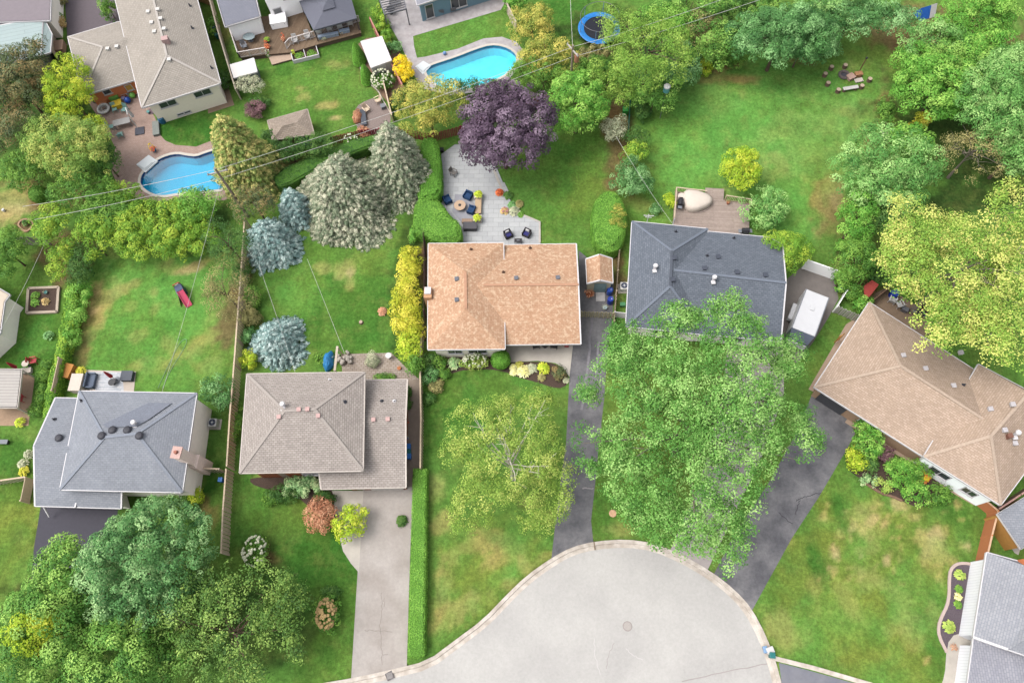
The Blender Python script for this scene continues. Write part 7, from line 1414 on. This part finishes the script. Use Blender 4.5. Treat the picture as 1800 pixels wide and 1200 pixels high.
for k, (a, b_, rz) in enumerate(((520, 75, 15), (542, 68, 15), (562, 60, 190), (581, 54, 190), (598, 50, 200), (616, 45, 200))): slat_chair(('first', 'second', 'third', 'fourth', 'fifth', 'sixth')[k]+' white deck chair counted from the timber steps rightwards', WHP, a, b_, rz, .6, True, 1.25, group='white deck chairs')
for a, b_, rz, l in ((431, 85, 30, 'dark-framed chair below the oval glass table'), (451, 56, -60, 'white chair upper right of the oval glass table'), (420, 60, 60, 'white chair left of the oval glass table'), (437, 57, 0, 'white lounge chair above the oval glass table')): slat_chair(l, WHP if 'white' in l else GRY, a, b_, rz, .6)
round_table('oval glass table on the upper left part of the deck', mat('glass_table', c(170, 186, 190), .15), 441, 72, .55, .6, .7, sx=1.3, leg=GM); pot('bright orange geraniums at the top of the timber steps', mat('terracotta'), G['orange'], 472, 86, .28, .3, .6, .14, 60, FO); pot('green planter beside the orange geraniums', mat('dark_wicker'), G['vine'], 471, 74, .3, .3, .6, .2, 70)
pot('white-flowered pot at the left foot of the steps', mat('white_plastic'), G['green'], 474, 100, .28, .3, 0, .16, 60, FW); pot('lime potted plant left of the glass planter', mat('terracotta'), G['lime'], 517, 96, .28, .3, 0, .2, 70); pot('rust flowered pot on the deck rail corner', mat('terracotta'), G['rust'], 500, 73, .25, .3, .6, .16, 60, FO)
pot('pale hanging basket on the deck rail, left', mat('white_plastic'), G['silver'], 571, 71, .32, .3, .3, .18, 80); pot('pale hanging basket on the deck rail, right', mat('white_plastic'), G['tanleaf'], 601, 61, .28, .3, .3, .18, 80)
t = thing('stone_urn', 'pale round urn at the corner of the glass planter', 'urn'); MB().lathe(0, 0, [(.22, 0), (.3, .1), (.4, .4), (.42, .55), (.36, .58), (.3, .5)], 18).build('bowl', mat('urn_stone', c(220, 208, 210), .8, .1, 8), t); MB().cyl(0, 0, .48, .52, .3, .3, 16).build('soil', BARK, t); place(t, 540, 84, 0)
box_thing('porch_steps', 'steps', 'white rendered porch steps from the house to the deck', mat('white_render'), 492, 42, 1.9, 1.5, .9, 12, .6); box_thing('striped_bench', 'bench', 'blue and white striped bench behind the deck rail', mat('stripe_blue', c(170, 186, 206), .8, .3, 12), 578, 65, 2.4, .4, .4, 14, .6); box_thing('striped_bench', 'bench', 'shorter striped bench right of the longer one', mat('stripe_blue'), 606, 57, 1.2, .4, .4, 14, .6)
# gravel patio
for a, b_, rz, l in ((645, 196, 40, 'wooden rocking chair upper left on the gravel patio'), (665, 180, -60, 'wooden rocking chair upper right on the gravel patio')): slat_chair(l, WEA, a, b_, rz, 0, True, 1.2)
t = thing('sling_lounger', 'dark striped lounger on the gravel patio', 'lounger'); MB().box(0, 0, .3, .6, 1.7, .05).build('sling', mat('slate_box'), t, bevel=.02); MB().box(0, .9, .32, .6, .6, .05, 0, 1, .6).build('backrest', mat('slate_box'), t)
for a in (-1, 1):
    for b_ in (-.7, .7): MB().box(a*.28, b_, 0, .05, .05, .3).build('leg', GM, t)
place(t, 640, 212, 10); box_thing('small_table', 'table', 'blue-grey side table on the gravel patio', GRY, 674, 190, .5, .5, .45, 20)
# terrace furniture
MT = mat('mesh_metal', c(150, 150, 156), .5, metal=.2)
for a, b_, rz, l in ((690, 14, 0, 'left metal chair under the open pergola frame'), (700, 9, 30, 'right metal chair under the open pergola frame'), (776, 24, 190, 'left wire chair by the blue clad wall'), (797, 20, 190, 'right wire chair by the blue clad wall')): slat_chair(l, MT, a, b_, rz)
pot('lime plant in pot by the blue clad wall', mat('rust_pot'), G['lime'], 747, 24, .3, .3, 0, .24, 60); pot('plum plant in pot beside the lime one', mat('rust_pot'), G['plum'], 758, 28, .3, .3, 0, .2, 60); round_table('dark glass table under the open pergola frame', BLK, 688, 24, .5); sphere('pool_float', 'pool toy', 'small blue float on the stone pool surround', mat('float_blue', c(130, 170, 226), .4), 782, 96, .22)
# street things
t = thing('manhole_cover', 'round manhole cover in the middle of the turning circle', 'manhole', P(1103, 1100, -.1)); MB().ring(0, 0, .008, .36, .04, 28, 6, .3).build('frame', mat('iron_frame', c(176, 164, 158), .7, .1, 9), t); MB().cyl(0, 0, 0, .02, .33, .33, 28).build('lid', mat('iron_lid', c(196, 188, 182), .7, .12, 20, .4), t)
t = thing('storm_drain', 'dark storm drain grate set in the kerb', 'drain', P(685, 1187, .0)); MB().box(0, 0, .02, .62, .62, .03, .25).build('frame', mat('drain_frame', c(120, 112, 112), .7), t); b = MB()
for k in range(6): b.box(-.2+.08*k, .0, .05, .035, .46, .01, .0)
b.build('bars', mat('drain_bars', c(196, 190, 186), .6), t); t.rotation_euler = (0, 0, .25)
box_thing('recycling_box', 'recycling box', 'white recycling box of papers on the right kerb', WHP, 1352, 1142, .55, .45, .4, 20, .04); bin_('teal green bin at the corner of the kerb', mat('teal_dark'), mat('teal_dark'), 1354, 1151, 0, .7, .45); box_thing('recycling_box', 'recycling box', 'pale blue box on the road beside the teal bin', mat('pale_blue_box', c(150, 186, 226), .5), 1344, 1141, .3, .5, .3, 10, -.08)
tag(MB().lathe(0, 0, [(.2, 0), (.3, .02), (.34, .06), (.28, .1), (.05, .09)], 14).build('leaf_pile', mat('scrap_orange', c(246, 200, 160), .9, .3, 9)), 'orange scrap lying on the grass strip under the maple', 'litter').location = P(1077, 902)  # shallow disc: the orange frisbee on the grass
pot('rust brown flower pot on the pale front walk', mat('cream_pot', c(226, 216, 196)), G['rust'], 1673, 1137, .25, .25, .012, .14, 50)
t = thing('rock', 'pale boulder at the edge of the trees on the big lawn', 'rock'); n = 10; rr = random.Random(2); vs = []
for r_, z_ in ((.4, 0), (.5, .2), (.35, .45), (.05, .55)): vs += [(r_*(1+rr.uniform(-.2, .2))*math.cos(2*math.pi*k/n), r_*(1+rr.uniform(-.2, .2))*1.3*math.sin(2*math.pi*k/n), z_) for k in range(n)]
MB().add(vs, [[i*n+k, i*n+(k+1) % n, (i+1)*n+(k+1) % n, (i+1)*n+k] for i in range(3) for k in range(n)]+[[3*n+k for k in range(n)]]).build('stone', mat('fountain_stone'), t); place(t, 1551, 240, 0)
